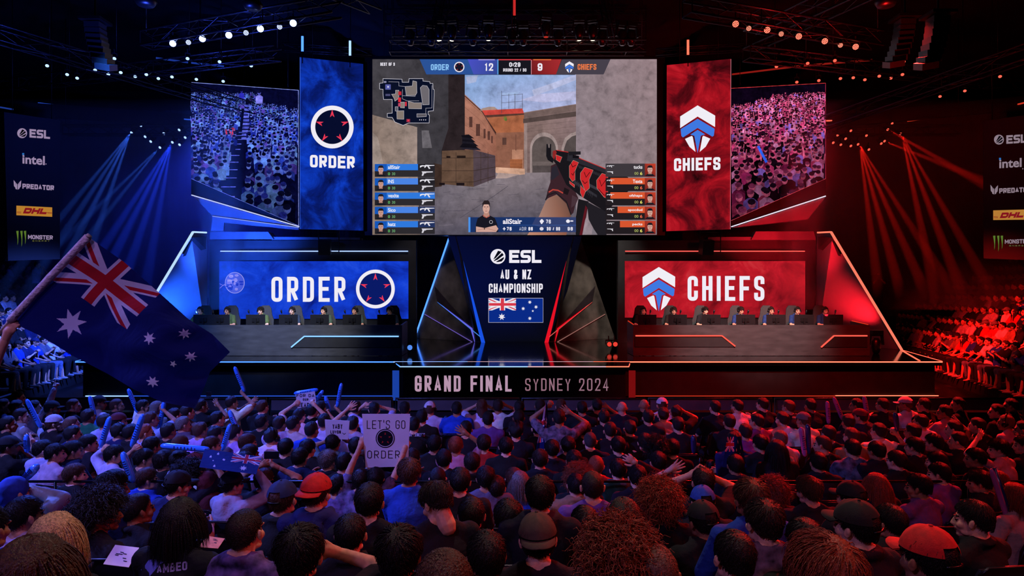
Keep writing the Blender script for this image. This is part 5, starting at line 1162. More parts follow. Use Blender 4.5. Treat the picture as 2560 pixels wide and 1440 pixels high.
M_TROU = mat('trousers', '#15161c', .9, 0, .25, 20, .3, 40); M_SHOE = mat('shoes', '#26262a', .6); M_SHOEW = mat('shoes_pale', '#9a9aa2', .6)
M_CAP = mat('cap_cloth', '#ffffff', .8, 0, .15, 40, .15, 200, .3, True)
# ---- hair templates, in head space
def scalp(th, ph, r=1.0, o=0.0):
    if th <= 1.57: return Vector((math.sin(th)*math.sin(ph)*(.078+o)*r, math.sin(th)*math.cos(ph)*(.1+o)*r-.012, math.cos(th)*(.09+o)*r+.028))
    e = th-1.57; k = 1-.13*e*e
    return Vector((math.sin(ph)*(.078+o)*r*k, math.cos(ph)*(.1+o)*r*k-.012, .028-e*.092))
HLX = [0, .12, .22, .32, .38, .42, .47, .52, .58, .72, 1.0]; HLY = [.98, 1.0, 1.14, 1.32, 1.62, 1.88, 1.72, 1.68, 2.05, 2.32, 2.36]
def hairline(ph):  # lowest polar angle with hair, ph=0 front
    return float(np.interp(abs(((ph+PI) % (2*PI))-PI)/PI, HLX, HLY))
from mathutils.noise import noise_vector as noise_vec
def hair_mesh(name, kind, seed):
    R = random.Random(seed); V = []; Fq = []
    thick = {'s': .010, 't': .014, 'l': .016, 'o': .018, 'c': .04, 'z': .004}[kind]
    nt, npz = 14, 40   # cap shell
    def ext(ph):
        e = hairline(ph)
        return e
    base = 0
    for i in range(nt+1):
        for j in range(npz):
            ph = 2*PI*j/npz; t = i/nt; th = t*ext(ph); o = thick*min(1, (1-t)*1.9+.05)*(1+.3*math.sin(j*3.1+i*2.3+seed))
            if i >= nt-0: o = -.004
            V.append(scalp(max(th, .001), ph, 1, o))
    for i in range(nt):
        for j in range(npz): Fq.append((i*npz+j, (i+1)*npz+j, (i+1)*npz+(j+1) % npz, i*npz+(j+1) % npz))
    n_l = {'s': 2600, 't': 2600, 'l': 1900, 'o': 1900, 'c': 1500, 'z': 2200}[kind]; whorl = Vector((R.uniform(-.02, .02), -.05, .11))
    for k in range(n_l):
        ph = R.uniform(-PI, PI); th = R.random()**.7*ext(ph)*.99; p = scalp(th, ph, 1, thick*.55); nrm = (p-Vector((0, -.012, .01))).normalized()
        d = (p-whorl); d = d-nrm*d.dot(nrm)
        if d.length < 1e-4: d = Vector((0, 1, 0))
        d.normalize()
        if kind in 'stz': 
            front = max(0, p.y)/.1; sw = Vector((.5, .35, .15)) if kind == 't' else Vector((.25, .5, 0)); d = (d+sw*front*.9).normalized()
        top = max(0, nrm.z)
        if kind == 'c': d = Vector((R.gauss(0, 1), R.gauss(0, 1), R.gauss(0, 1))); d = (d-nrm*d.dot(nrm)).normalized()
        d = (d+noise_vec(p*22+Vector((seed*3.1, 0, 0)))*{'s': .7, 't': 1.1, 'l': .35, 'o': .55, 'c': .8, 'z': .5}[kind]); d = (d-nrm*d.dot(nrm)).normalized()
        L = {'s': .02+.024*top, 't': .026+.05*top, 'l': .30-.05*top, 'o': .17, 'c': .1, 'z': .009}[kind]*R.uniform(.6, 1.25); lift = {'s': .28, 't': .45, 'l': .12, 'o': .16, 'c': .75, 'z': .5}[kind]+R.uniform(-.12, .15)
        segs = {'s': 3, 't': 4, 'l': 8, 'o': 7, 'c': 11, 'z': 2}[kind]; w0 = {'s': .0026, 't': .003, 'l': .0034, 'o': .0036, 'c': .0032, 'z': .002}[kind]
        pts = [p]; q = p.copy(); dv = (d+nrm*lift+Vector((R.uniform(-.2, .2), R.uniform(-.2, .2), R.uniform(-.15, .15)))).normalized(); pa = R.random()*6.28; cr = R.uniform(.008, .015)
        ax = dv.cross(nrm).normalized(); 
        for i in range(segs):
            if kind in 'lo':
                dv = (dv+Vector((0, 0, -.55))).normalized()
                c = q-Vector((0, -.012, .02)); rr = Vector((c.x/.088, c.y/.11, c.z/.1))
                if rr.length < 1.12: dv = (dv+Vector((c.x, c.y, 0))*9*(1.12-rr.length)*3).normalized()
                if q.z < -.13: dv = Vector((dv.x*.3, dv.y*.3-.05, dv.z)).normalized()
            elif kind in 'stz': dv = (dv-nrm*.16*(i+1)).normalized()
            q = q+dv*L/segs
            if kind == 'c':
                a = pa+i*1.5; pts.append(q+(ax*math.cos(a)+nrm.cross(ax)*math.sin(a))*cr); dv = (dv+Vector((0, 0, -.1))).normalized()
            else: pts.append(q.copy())
        b = len(V); m = len(pts)
        for i, c in enumerate(pts):
            t = (pts[min(i+1, m-1)]-pts[max(0, i-1)]).normalized(); x = t.cross(nrm); x = x.normalized() if x.length > 1e-4 else Vector((1, 0, 0)); y = x.cross(t)
            w = w0*(1-.85*i/(m-1)) if kind != 'c' else w0*(1-.5*i/(m-1))
            V += [c+x*w, c-x*w*.5+y*w*.6, c-x*w*.5-y*w*.6]
        for i in range(m-1):
            for j in range(3): Fq.append((b+i*3+j, b+i*3+(j+1) % 3, b+(i+1)*3+(j+1) % 3, b+(i+1)*3+j))
    me = bpy.data.meshes.new(name); me.from_pydata([tuple(v) for v in V], [], Fq); me.polygons.foreach_set('use_smooth', [True]*len(Fq)); me.materials.append(M_HAIR); me.update(); return me
HAIR = {k: [hair_mesh('hair_'+k, k, 3+i*17) for i in range(3 if k in 'st' else 2)] for k in 'stlocz'}
def far_hair(kind, seed):
    R = random.Random(seed); V = []; Fq = []; nt, npz = 10, 36; th0 = {'s': .014, 't': .02, 'c': .045, 'l': .02, 'o': .024, 'z': .005}[kind]
    for i in range(nt+1):
        for j in range(npz):
            ph = 2*PI*j/npz; t = i/nt; th = t*hairline(ph); o = th0*min(1, (1-t)*1.9+.05)*R.uniform(.55, 1.4)
            if i == nt: o = -.004
            V.append(scalp(max(th, .001), ph, 1, o))
    for i in range(nt):
        for j in range(npz): Fq.append((i*npz+j, (i+1)*npz+j, (i+1)*npz+(j+1) % npz, i*npz+(j+1) % npz))
    if kind in 'lo':
        b = len(V); zz = (.05, 0, -.06, -.13) if kind == 'o' else (.05, -.02, -.1, -.2, -.3)
        for z in zz:
            for j in range(12): a = PI*.16+PI*1.68*j/11; rr = 1+.1*min(1, (.05-z)*6); V.append((math.sin(a)*.088*rr*(1 if z > -.2 else .8), math.cos(a)*.105*rr-.012, z+R.uniform(-.01, .01)))
        for i in range(len(zz)-1):
            for j in range(11): Fq.append((b+i*12+j, b+(i+1)*12+j, b+(i+1)*12+j+1, b+i*12+j+1))
    me = bpy.data.meshes.new('hair_far'); me.from_pydata([tuple(v) for v in V], [], Fq); me.polygons.foreach_set('use_smooth', [True]*len(Fq)); me.materials.append(M_HAIR); me.update(); return me
HAIRF = {k: [far_hair(k, 5+i) for i in range(3)] for k in 'stlocz'}
def cap_mesh():
    V = []; Fq = []; nt, npz = 8, 26
    for i in range(nt+1):
        for j in range(npz):
            ph = 2*PI*j/npz; th = 1.42*i/nt; o = .02-.002*i/nt+.0025*math.cos(ph*6)*math.sin(PI*i/nt); V.append(scalp(max(th, .002), ph, 1, o)+Vector((0, 0, .004)))
    for i in range(nt):
        for j in range(npz):
            a = abs(((2*PI*(j+.5)/npz+PI) % (2*PI))-PI)
            if i >= nt-2 and a > PI-.42: continue          # strap opening at the back
            Fq.append((i*npz+j, (i+1)*npz+j, (i+1)*npz+(j+1) % npz, i*npz+(j+1) % npz))
    return V, Fq
_cv, _cf = cap_mesh(); ME_CAP = bpy.data.meshes.new('cap'); ME_CAP.from_pydata([tuple(v) for v in _cv], [], _cf); ME_CAP.polygons.foreach_set('use_smooth', [True]*len(_cf)); ME_CAP.materials.append(M_CAP)
def mbmesh(mb, m):
    me = bpy.data.meshes.new('part'); me.from_pydata([tuple(v) for v in mb.v], [], mb.f); me.polygons.foreach_set('use_smooth', mb.sm); me.materials.append(m); return me
_mb = MB(); vs = []; n = 14
for i in range(n+1):
    a = -1.0+2.0*i/n; x = math.sin(a)*.098; y = math.cos(a)*.105-.006
    k = math.cos(a*1.35)**.5 if abs(a*1.35) < PI/2 else 0
    vs += [(x, y, .04), (x*.98, y+.075*k, .036-.012*abs(a)), (x, y, .034), (x*.98, y+.075*k, .030-.012*abs(a))]
_mb.add(vs, [f for i in range(n) for f in ((4*i, 4*i+4, 4*i+5, 4*i+1), (4*i+2, 4*i+3, 4*i+7, 4*i+6), (4*i+1, 4*i+5, 4*i+7, 4*i+3))], True); ME_BRIM = mbmesh(_mb, M_CAP)
_mb = MB(); _mb.tube([(0, -.02, .137), (0, -.02, .146)], .008, 8); ME_BUTTON = mbmesh(_mb, M_CAP)
_mb = MB(); _mb.tube([(math.sin(a)*.098, math.cos(a)*.118-.012, .018) for a in [PI-.46+.92*i/6 for i in range(7)]], .006, 5); ME_STRAP = mbmesh(_mb, M_PLAST)
JOBS.clear()
_v = Vox().ell((0, -.014, .034), (.09, .112, .1)); _v.ell((0, -.05, -.02), (.085, .075, .1)); ja = fuse(_v, .012, 2)                        # knitted beanie / hood over the head
_v = Vox().ell((0, -.02, .02), (.1, .118, .115)); _v.ell((0, -.05, -.07), (.098, .08, .1)); _v.cap((-.07, -.03, -.14), (.07, -.03, -.14), .05, .05); jb = fuse(_v, .014, 2)
_r = run_jobs(); ME_BEANIE = mesh_np('beanie', *_r[0], [M_CAP]); ME_HOOD = mesh_np('hood', *_r[1], [M_CLOTH])
_mb = MB(); _mb.tube([(math.sin(a)*.09, -.01, .03+math.cos(a)*.104) for a in [-1.5+3.0*i/12 for i in range(13)]], .009, 6)
ME_BAND = mbmesh(_mb, M_PLAST); _mb = MB()
for s in (-1, 1): _mb.tube([(s*.076, -.004, -.008), (s*.108, -.004, -.008)], [.042, .036], 12)
ME_CUPS = mbmesh(_mb, M_PLAST); _mb = MB(); _mb.tube([(.1, .02, -.03), (.09, .09, -.07), (.04, .13, -.08)], .005, 5); ME_MIC = mbmesh(_mb, M_PLAST)
_mb = MB()
for s in (-1, 1):
    _mb.tube([(s*.031+.021*math.cos(2*PI*i/12), .105, .0+.016*math.sin(2*PI*i/12)) for i in range(13)], .0022, 4)
    _mb.tube([(s*.052, .103, .003), (s*.082, .01, .006)], .002, 4)
ME_GLASS = mbmesh(_mb, M_PLAST)
# ---- bodies
SC = 1.0
def ik(sh, w, l1, l2, bendv):
    d = w-sh; D = min(d.length, (l1+l2)*.995); u = d.normalized(); w = sh+u*D; a = (l1*l1-l2*l2+D*D)/(2*D); h = math.sqrt(max(0, l1*l1-a*a)); b = bendv-u*bendv.dot(u)
    b = b.normalized() if b.length > 1e-4 else Vector((0, 0, -1)); return sh+u*a+b*h, w
class Pose:
    """joint positions in the person's own frame (facing +Y, feet on z=0)"""
    def __init__(s, stand=False, tz=1.0, lean=0.0, k=1.0, arms=(None, None), hands=('relax', 'relax'), headrel=0.0, pitch=0.0, roll=0.0, spread=.12, bulk=1.0, hunch=0):
        s.stand = stand; s.bulk = bulk
        if stand: s.hip = Vector((0, 0, .93*k)); s.zS = 1.43*k; s.L = .93*k
        else: s.hip = Vector((0, 0, .50)); s.zS = .47+.56*tz
        s.sh = Vector((0, lean, s.zS)); s.nk = s.sh+Vector((0, .005, .05)); s.hc = s.sh+Vector((0, .035+hunch, 0.176 if not hunch else .15)); s.headrel = headrel; s.pitch = pitch; s.roll = roll
        s.crown = s.hc.z+.115; s.arm = []
        for i, sd in enumerate((-1, 1)):
            S0 = s.sh+Vector((sd*.185*bulk**.5, 0, -.015)); a = arms[i]
            if a is None: a = Vector((sd*.10, .34, .66)) if not stand else Vector((sd*.24, .04, s.zS-.56))
            elif isinstance(a, str):
                a = s.sh+{'face': Vector((sd*.05, .2, .06)), 'clap': Vector((sd*.035, .3, -.08)), 'up': Vector((sd*.16, .1, .48)), 'key': Vector((sd*.2, .38, -.25)), 'chest': Vector((sd*.06, .26, -.2)), 'phone': Vector((sd*.07, .36, .12)), 'fold': Vector((-sd*.1, .2, -.25))}[a]
            a = Vector(a); bend = Vector((sd*.8, -.1, -.9)) if a.z < S0.z+.1 else Vector((sd*.8, .1, -.6))
            e, w = ik(S0, a, .295, .265, bend); s.arm.append((S0, e, w, hands[i]))
        s.leg = []
        for sd in (-1, 1):
            h = s.hip+Vector((sd*.09, 0, -.02))
            if stand: kn = Vector((sd*.1, .03, s.L*.52)); an = Vector((sd*.11, -.01, .09))
            else: kn = Vector((sd*(spread+.03), .44, .51)); an = Vector((sd*(spread+.02), .43+rnd.uniform(-.06, .1), .09))
            s.leg.append((h, kn, an))
    def torso(s, e, shirt=False):
        b = s.bulk; sh = s.sh; hp = s.hip; dz = sh.z-hp.z; L = lambda t: hp+(sh-hp)*t; r = []
        lo = -.08 if not s.stand else -.06
        for t, rx, ry, dy in ((lo, .165, .125, 0), (.12, .158, .118, -.01), (.38, .148*b, .108*b, -.005), (.62, .166*b, .118*b, -.012), (.82, .176*b, .118, -.018), (.93, .160, .098, -.014), (1.0, .115, .078, -.008), (1.06, .075, .066, 0)):
            p = L(t); r.append(((p.x, p.y+dy, p.z), rx+e, ry+e))
        return r
    def body(s, shirtless=False):
        v = Vox(); v.loft(s.torso(0)); v.cap(s.sh+Vector((0, 0, .0)), s.hc+Vector((0, -.03, -.1)), .058, .055)
        for sd in (-1, 1): v.cap(s.nk+Vector((sd*.03, -.025, .035)), s.sh+Vector((sd*.13, -.012, .0)), .036, .05)
        for S0, e, w, hd in s.arm: v.ell(S0, .06); v.cap(S0, e, .052, .042); v.cap(e, w, .041, .027)
        for h, kn, an in s.leg: v.cap(h, kn, .085, .058); v.cap(kn, an, .057, .038); v.cap(an+Vector((0, -.03, -.045)), an+Vector((0, .15, -.06)), .036, .028)
        return v
    def shirt(s, kind, e=.014):
        v = Vox(); v.loft(s.torso(e)); sl = kind in 'HJS'
        for i, (S0, el, w, hd) in enumerate(s.arm):
            v.ell(S0, .062+e)
            if sl: v.cap(S0, el, .056+e, .047+e); v.cap(el, el+(w-el)*.93, .046+e, .034+e*.8)
            else: d = (el-S0); v.cap(S0, S0+d*.72, .056+e, .056+e)
        nk = s.nk
        for sd in (-1, 1): v.cap(nk+Vector((sd*.055, -.022, .012)), s.sh+Vector((sd*.13, -.012, .0)), .034+e, .05+e)
        if kind == 'H':
            for a, b in (((-.085, .045), (-.1, -.02)), ((-.1, -.02), (-.06, -.085)), ((-.06, -.085), (.06, -.085)), ((.06, -.085), (.1, -.02)), ((.1, -.02), (.085, .045))): v.cap(nk+Vector((*a, .005)), nk+Vector((*b, .01)), .034, .036)
            v.ell(nk+Vector((0, -.115, -.07)), (.1, .045, .095)); 
        elif kind == 'J':
            for a, b in (((-.075, .04), (-.082, -.02)), ((-.082, -.02), (-.04, -.072)), ((-.04, -.072), (.04, -.072)), ((.04, -.072), (.082, -.02)), ((.082, -.02), (.075, .04))): v.cap(nk+Vector((*a, .02)), nk+Vector((*b, .02)), .024, .024)
        elif kind == 'S':
            for a, b in (((-.07, .04), (-.074, -.02)), ((-.074, -.02), (-.036, -.064)), ((-.036, -.064), (.036, -.064)), ((.036, -.064), (.074, -.02)), ((.074, -.02), (.07, .04))): v.cap(nk+Vector((*a, .022)), nk+Vector((*b, .03)), .017, .017)
        else:
            for a, b in (((-.08, .02), (-.07, -.04)), ((-.07, -.04), (-.03, -.068)), ((-.03, -.068), (.03, -.068)), ((.03, -.068), (.07, -.04)), ((.07, -.04), (.08, .02))): v.cap(nk+Vector((*a, -.002)), nk+Vector((*b, .004)), .014, .014)
        return v
    def trousers(s):
        v = Vox(); p = s.hip; v.loft([((0, -.005, p.z-.1), .15, .12), ((0, -.005, p.z), .178, .137), ((0, -.008, p.z+.07), .172, .13)])
        for h, kn, an in s.leg: v.cap(h, kn, .098, .07); v.cap(kn, an+Vector((0, 0, .02)), .07, .056)
        return v
    def shoe(s, i):
        v = Vox()
        for h, kn, an in s.leg[i:i+1]: v.cap(an+Vector((0, -.03, -.048)), an+Vector((0, .16, -.056)), .042, .036); v.cap(an+Vector((0, -.02, 0)), an+Vector((0, -.02, -.04)), .046, .044)
        return v
    def finish(s, part, lod):
        """fused body + head + hands in one mesh"""
        H = Matrix.Translation(s.hc) @ s.hrot().to_4x4(); ps = [(*part, 0), xf(HEADS[lod], H)]
        for i, (S0, e, w, hd) in enumerate(s.arm):
            z = (w-e).normalized(); sd = (-1, 1)[i]; up = Vector((-sd*.75, .2, .1)) if w.z < s.sh.z else Vector((-sd*.3, 1, 0))
            if hd == 'grip': up = Vector((0, 1, .3))
            y = up-z*up.dot(z); y.normalize(); x = y.cross(z); M = Matrix((x, y, z)).transposed().to_4x4(); M.translation = w
            ps.append(xf(HANDS[hd], M, (1 if sd > 0 else -1, 1, 1)))
        return mesh_np('person', *joinm(ps)[:3], [M_SKIN, M_EYE, M_BROW, M_LIP], True, joinm(ps)[3])
    def hrot(s): return Euler((s.pitch, s.roll, s.headrel), 'YXZ').to_matrix() if 0 else (Matrix.Rotation(s.headrel, 3, 'Z') @ Matrix.Rotation(s.pitch, 3, 'X') @ Matrix.Rotation(s.roll, 3, 'Y'))
SKINS = [lin('#d9a183'), lin('#c98f73'), lin('#b5795c'), lin('#e0ac90'), lin('#a06a4c'), lin('#7d4e36')]
HC = {'k': '#120d0b', 'd': '#241812', 'n': '#4a2c1c', 'a': '#8a4024', 'r': '#8a3a22', 'y': '#c9a070', 'g': '#6a6460', 'x': '#000000', 'l': '#b9b2c4', 'm': '#5a1c24', 'b': '#2446a8', 'w': '#d2ccd4'}
HN = {'k': 'black', 'd': 'dark brown', 'n': 'brown', 'a': 'auburn', 'r': 'red', 'y': 'blond', 'g': 'grey'}
CC = {'k': '#17171c', 'n': '#18224a', 'g': '#5c5a66', 'w': '#cfc9d2', 'l': '#a79fc0', 'b': '#1c3fae', 'r': '#b02420', 'm': '#4a1a22', 'o': '#4a5228', 'e': '#1f5a48', 'p': '#6a3a80', 't': '#8a6a4e', 'q': '#5a4a6a', 's': '#b08a90'}
CN = {'k': 'black', 'n': 'navy', 'g': 'grey', 'w': 'white', 'l': 'pale lilac', 'b': 'blue', 'r': 'red', 'm': 'maroon', 'o': 'olive', 'e': 'green', 'p': 'purple', 't': 'tan', 'q': 'patterned', 's': 'pale pink'}
KN = {'T': 'T-shirt', 'H': 'hoodie', 'J': 'jacket', 'S': 'shirt'}
PEOPLE = []     # queued descriptions, built together
def queue(**k): PEOPLE.append(k); return k
# ---------------------------------------------------------------- the audience on the floor
# x y(top of head) head width yaw hair haircolour clothing [L x y hand] [R x y hand] [flags]
CROWD = '''
10 997 28 60 s k Tn
47 978 30 60 s k Tk
44 1000 30 60 s k Jk
92 1000 30 55 s k Hl R 139 952 point
131 1003 28 60 kk k Tk
185 997 28 70 z n Jk
245 991 25 60 kd n Sw R 241 1062 grip
293 997 27 70 z n Jk
355 1000 27 70 s k Sw L 345 1030 grip
393 1001 27 30 ng k Hg
500 998 25 40 s d Tk L 515 1003 open R 546 1000 open
580 990 27 40 s d Tw R 609 978 grip L 628 992 open
55 1021 33 65 s d Hl R 101 1064 grip
22 1040 30 60 s k Tk
135 1038 36 60 kl n Tk R 150 1052 open
180 1042 26 40 b n Tk
222 1022 28 20 s d Te
297 1033 26 50 km k Tk
300 1057 30 40 s k Tn phones
382 1028 32 40 s n Tl R 409 1015 grip
437 1020 28 30 s d Tk
460 1041 30 50 s g Hg
503 1055 32 30 s n Tl
545 1028 32 40 s k Tk
185 1064 32 50 s k Tn
222 1085 32 50 s k Tk
365 1060 27 60 s a Tl
422 1057 30 20 s k Tk
380 1091 37 30 s k Tk
452 1085 34 20 nn n Hn
530 1090 36 50 s n Tk
30 1090 45 60 kk k Tk R 57 1108 open
105 1100 40 55 s k Hl R 88 1088 open
140 1108 30 60 s k Tl
185 1101 38 60 s k Hn
285 1112 33 60 s k Sl L 258 1113 grip
358 1122 40 60 s k Tk L 334 1112 grip
410 1125 45 20 t d Hk
447 1125 35 20 s k Hl
492 1133 35 60 km k Tw
478 1150 50 60 c d Tk R 523 1132 grip
620 1083 33 50 s n Tw
588 1062 30 45 s k Tl R 598 1083 grip
625 1110 30 40 s d Tk
555 1148 42 30 s k Tn
185 1159 48 55 s n Jk
275 1177 75 70 t k Jn
370 1168 48 55 s n Hb
440 1180 62 50 kk k Tn
580 1180 55 45 kk k Hl R 645 1160 open
520 1202 50 20 hm k Hm
30 1190 70 25 nb k Hl R 62 1203 grip
450 1245 100 12 o k Jk
150 1277 110 10 o y Tk
245 1298 95 60 c d Tk
110 1330 200 20 o n Tk
-28 1262 85 10 s k Hb
330 1060 26 40 s k Jk
265 1035 26 50 s d Hl
470 1012 24 40 s d Tg
540 1065 28 30 s k Hg
657 1000 22 20 s n Tk
655 1036 28 20 s k Tk
747 1022 22 20 s k Tw L 734 1003 grip R 788 1004 grip
735 1040 28 30 s k Tl
802 1002 22 10 s k Tg R 846 1016 grip
784 1008 24 15 s k Tk R 824 1028 grip
780 1054 28 20 s k Tb
812 1034 25 20 s k Tw
832 1084 30 10 s k Tg L 814 1092 grip R 873 1092 grip
890 1002 22 10 s d Tk
882 1040 25 0 s k Tl L 869 1007 open
935 1007 22 0 s k Tw L 907 1002 v R 948 1002 v
1012 1004 24 0 s k Tw
1075 1004 22 0 kw n Tw phones
1055 1024 24 0 s k Tk
1035 1042 24 0 s k Tk
1142 1004 24 0 s k Tb L 1112 1076 grip
1205 998 22 0 l n Tw L 1190 1000 v R 1218 1001 v
1245 998 22 0 s d Tw R 1263 999 v
1220 1029 24 0 s k Tp
1165 1052 22 0 s k Tk
1085 1087 28 0 s k Tk
1140 1089 27 0 s a Ts R 1166 1066 open
1210 1085 27 0 s d Tr
1265 1092 24 0 s k Tk
680 1070 28 20 s k Tw phones
715 1095 30 10 s k Tk
770 1097 30 20 s k Tk
890 1092 27 0 s k Tk
750 1118 32 10 s k Hn
820 1124 32 20 t g Jk
700 1040 25 20 s d Hl
612 1128 32 30 s k Tl
860 1130 30 5 s k Tk
930 1122 28 0 s k Jk
1030 1120 26 0 s d Tk
1110 1122 28 0 s k Tk
1180 1130 28 0 s d Jk
660 1170 42 20 s n Tk L 652 1150 grip R 690 1152 grip
905 1170 34 5 s d Tq L 905 1088 grip R 1018 1096 grip
940 1166 36 0 s k Tk
1095 1168 38 0 z k Tk
845 1186 38 50 s k Tq
1025 1143 56 0 t n Sb
1150 1168 52 0 s k Tk
1215 1162 46 0 s k Tg lace
710 1203 72 12 kn n Jk
795 1184 78 18 Kr n Hn
925 1203 70 0 s k Tk lace
1090 1203 86 -50 t d Tk
750 1310 105 0 t k Tk R 832 1326 relax
1000 1307 100 0 t k Tk
1110 1372 150 0 z n Tk
1298 1002 20 0 s k Tk
1350 997 20 0 s d Tk
1402 998 22 0 s n Tk
1455 1003 22 0 s k Tk
1493 998 22 0 s k Tk L 1478 1007 open R 1523 1008 open
1555 1004 23 0 b x Tk
1610 998 20 0 b x Tk
1655 995 22 0 kw n Sw
1690 1013 22 0 s k Tk L 1677 1013 open R 1707 1013 open
1787 1001 24 -10 s k Tk
1842 999 24 -30 s k Sw
1905 994 26 -30 s k Tk
1297 1025 22 0 s k Tk
1350 1022 22 0 s k Tk
1398 1030 27 5 s k Tq stand L 1366 1006 grip R 1426 1015 open
1510 1025 22 0 s k Tk
1620 1024 24 0 s k Tk
1658 1018 22 0 s d Ts
1290 1052 22 0 c k Tk
1345 1050 20 0 s k Jk
1462 1053 25 0 s k Tk
1525 1055 25 0 s k Tk
1575 1050 24 0 s k Jk
1475 1082 28 0 b k Tk
1545 1090 28 0 s k Tk
1612 1082 28 0 s d Tk
1640 1092 24 0 c k Tk
1680 1096 27 0 s k Tk
1695 1042 29 0 s k Tk
1823 1035 28 0 s k Jk
1862 1059 26 -10 s k Sp
1890 1034 26 -40 s k Tp
1835 1078 28 0 l k Jn
1380 1098 28 0 s k Jk
1420 1090 26 0 s k Tk
1435 1124 30 0 s k Tk
1490 1139 33 0 z a Tr
1447 1160 42 0 c a Tk
1545 1146 40 0 s k He
1592 1160 45 0 s k Jk R 1592 1135 relax
1350 1122 30 0 s d Jk
1645 1128 32 -5 s k Jk
1480 1176 56 0 z d Tp
1440 1184 42 0 s k Jt
1350 1189 73 0 s k Hk
1300 1190 42 0 o g Sb
1285 1170 40 0 s n Tk
1757 1167 54 0 s d Tk L 1722 1162 open R 1776 1163 open
1688 1184 46 -10 s k Tk L 1674 1152 open
1648 1203 92 0 c r Tk
1755 1214 57 0 kb k Tk
1752 1252 72 -15 kk k Jk
1562 1247 84 0 o d Tk
1545 1303 165 0 c a Tk
1345 1317 88 0 Kt k Tk
1880 1198 80 -10 t n Sb
1915 1252 86 -12 t d Sq
1970 1000 22 -30 s n Tk
2025 996 26 -10 s k Tk
2140 996 25 -50 s k Tk
2205 995 26 -30 s d Tk
2262 993 25 -50 kw n Tw
2308 995 27 -40 s k Tk
2393 993 25 -70 s k Tk
2360 1012 32 -50 s k Ts
1955 1029 27 -20 s k Tw
2010 1032 28 -30 kg n Tw L 2016 1066 grip
2120 1035 27 0 s k Tk
2150 1023 27 -50 km k Jn R 2169 1050 grip
2300 1035 30 -30 s k Tw
2490 1010 33 -60 s k Jk
2525 996 30 -60 s k Tk
1950 1077 28 -15 b n Tw
2055 1089 30 -50 z n Tk
2127 1069 32 -20 s n Tt
2131 1097 30 0 s d Tq
2195 1057 33 -20 s k Tw R 2243 1076 grip
2070 1063 28 -10 s k Tk
2280 1058 33 -30 s k Tk
2333 1083 36 -40 s k Tk
2393 1079 38 -50 s k Sk
2380 1050 30 -50 s k Tk R 2395 1040 open
2285 1092 35 -40 s k Tk
2190 1102 30 -20 s k Jk
2440 1044 38 -40 s k Tk L 2438 1066 open
2514 1038 38 -45 b n Tl phones
2556 1052 34 -50 s k Tk
2437 1119 35 -60 s k Jk
2500 1097 40 -60 t k Ts L 2444 1078 open
2553 1087 34 -60 s d Tk R 2545 1078 open
1942 1099 45 0 l k Tk
2045 1129 36 0 s k Jk
2240 1125 34 -30 s d Jk
2340 1128 38 -40 s k Jk
2022 1189 58 -20 t n Tk
2192 1190 52 -30 l r Tk
2130 1213 66 -30 kk k Tk
2150 1258 104 -35 kd k Jk
2290 1182 54 -50 s k Sp
2352 1157 40 -50 s k Sp
2440 1172 52 -60 t k Hk
2490 1176 40 -60 s a Tk
2535 1207 60 -55 o r Ts L 2425 1322 relax R 2530 1330 grip
1935 1202 42 0 c r Tk
2065 1337 175 -5 t a Tk
2320 1322 122 -20 kr k Tk
1838 1135 30 0 s k Jk
1900 1085 28 -10 s k Tk
1240 1190 44 0 s d Tg
1180 1240 60 0 s k Tp
1640 1398 100 0 b n Jm
1270 1262 64 0 s k Jk
1460 1262 60 0 s k Hk
620 1290 78 12 z d Jq
340 1235 60 40 z k Jk
60 1262 70 30 s k Tl
2230 1262 64 -30 s k Jk
2420 1285 70 -50 s k Jk
2000 1290 80 -15 s k Hk
1840 1330 90 -8 s k Jk
880 1290 66 0 s k Jk
1215 1330 88 -10 s k Tk
'''.strip().split('\n')
WM = {'s': .172, 't': .18, 'l': .20, 'o': .2, 'c': .25, 'z': .162, 'b': .158, 'k': .19, 'K': .19, 'n': .19, 'h': .215}
HT = {'s': .012, 't': .018, 'l': .016, 'o': .02, 'c': .045, 'z': .004, 'b': -.002, 'k': .012, 'K': .012, 'n': .018, 'h': .03}
def who(x, y): return min(SPECS, key=lambda o: abs(o['x']-x)+abs(o['y']-y))
def parse(l):
    t = l.split(); o = dict(x=float(t[0]), y=float(t[1]), w=float(t[2]), yaw=float(t[3]), hair=t[4], hc=t[5], cl=t[6], L=None, R=None, flags=[]); i = 7
    while i < len(t):
        if t[i] in 'LR' and len(t[i]) == 1: o[t[i]] = (float(t[i+1]), float(t[i+2]), t[i+3]); i += 4
        else: o['flags'].append(t[i]); i += 1
    return o
SPECS = []
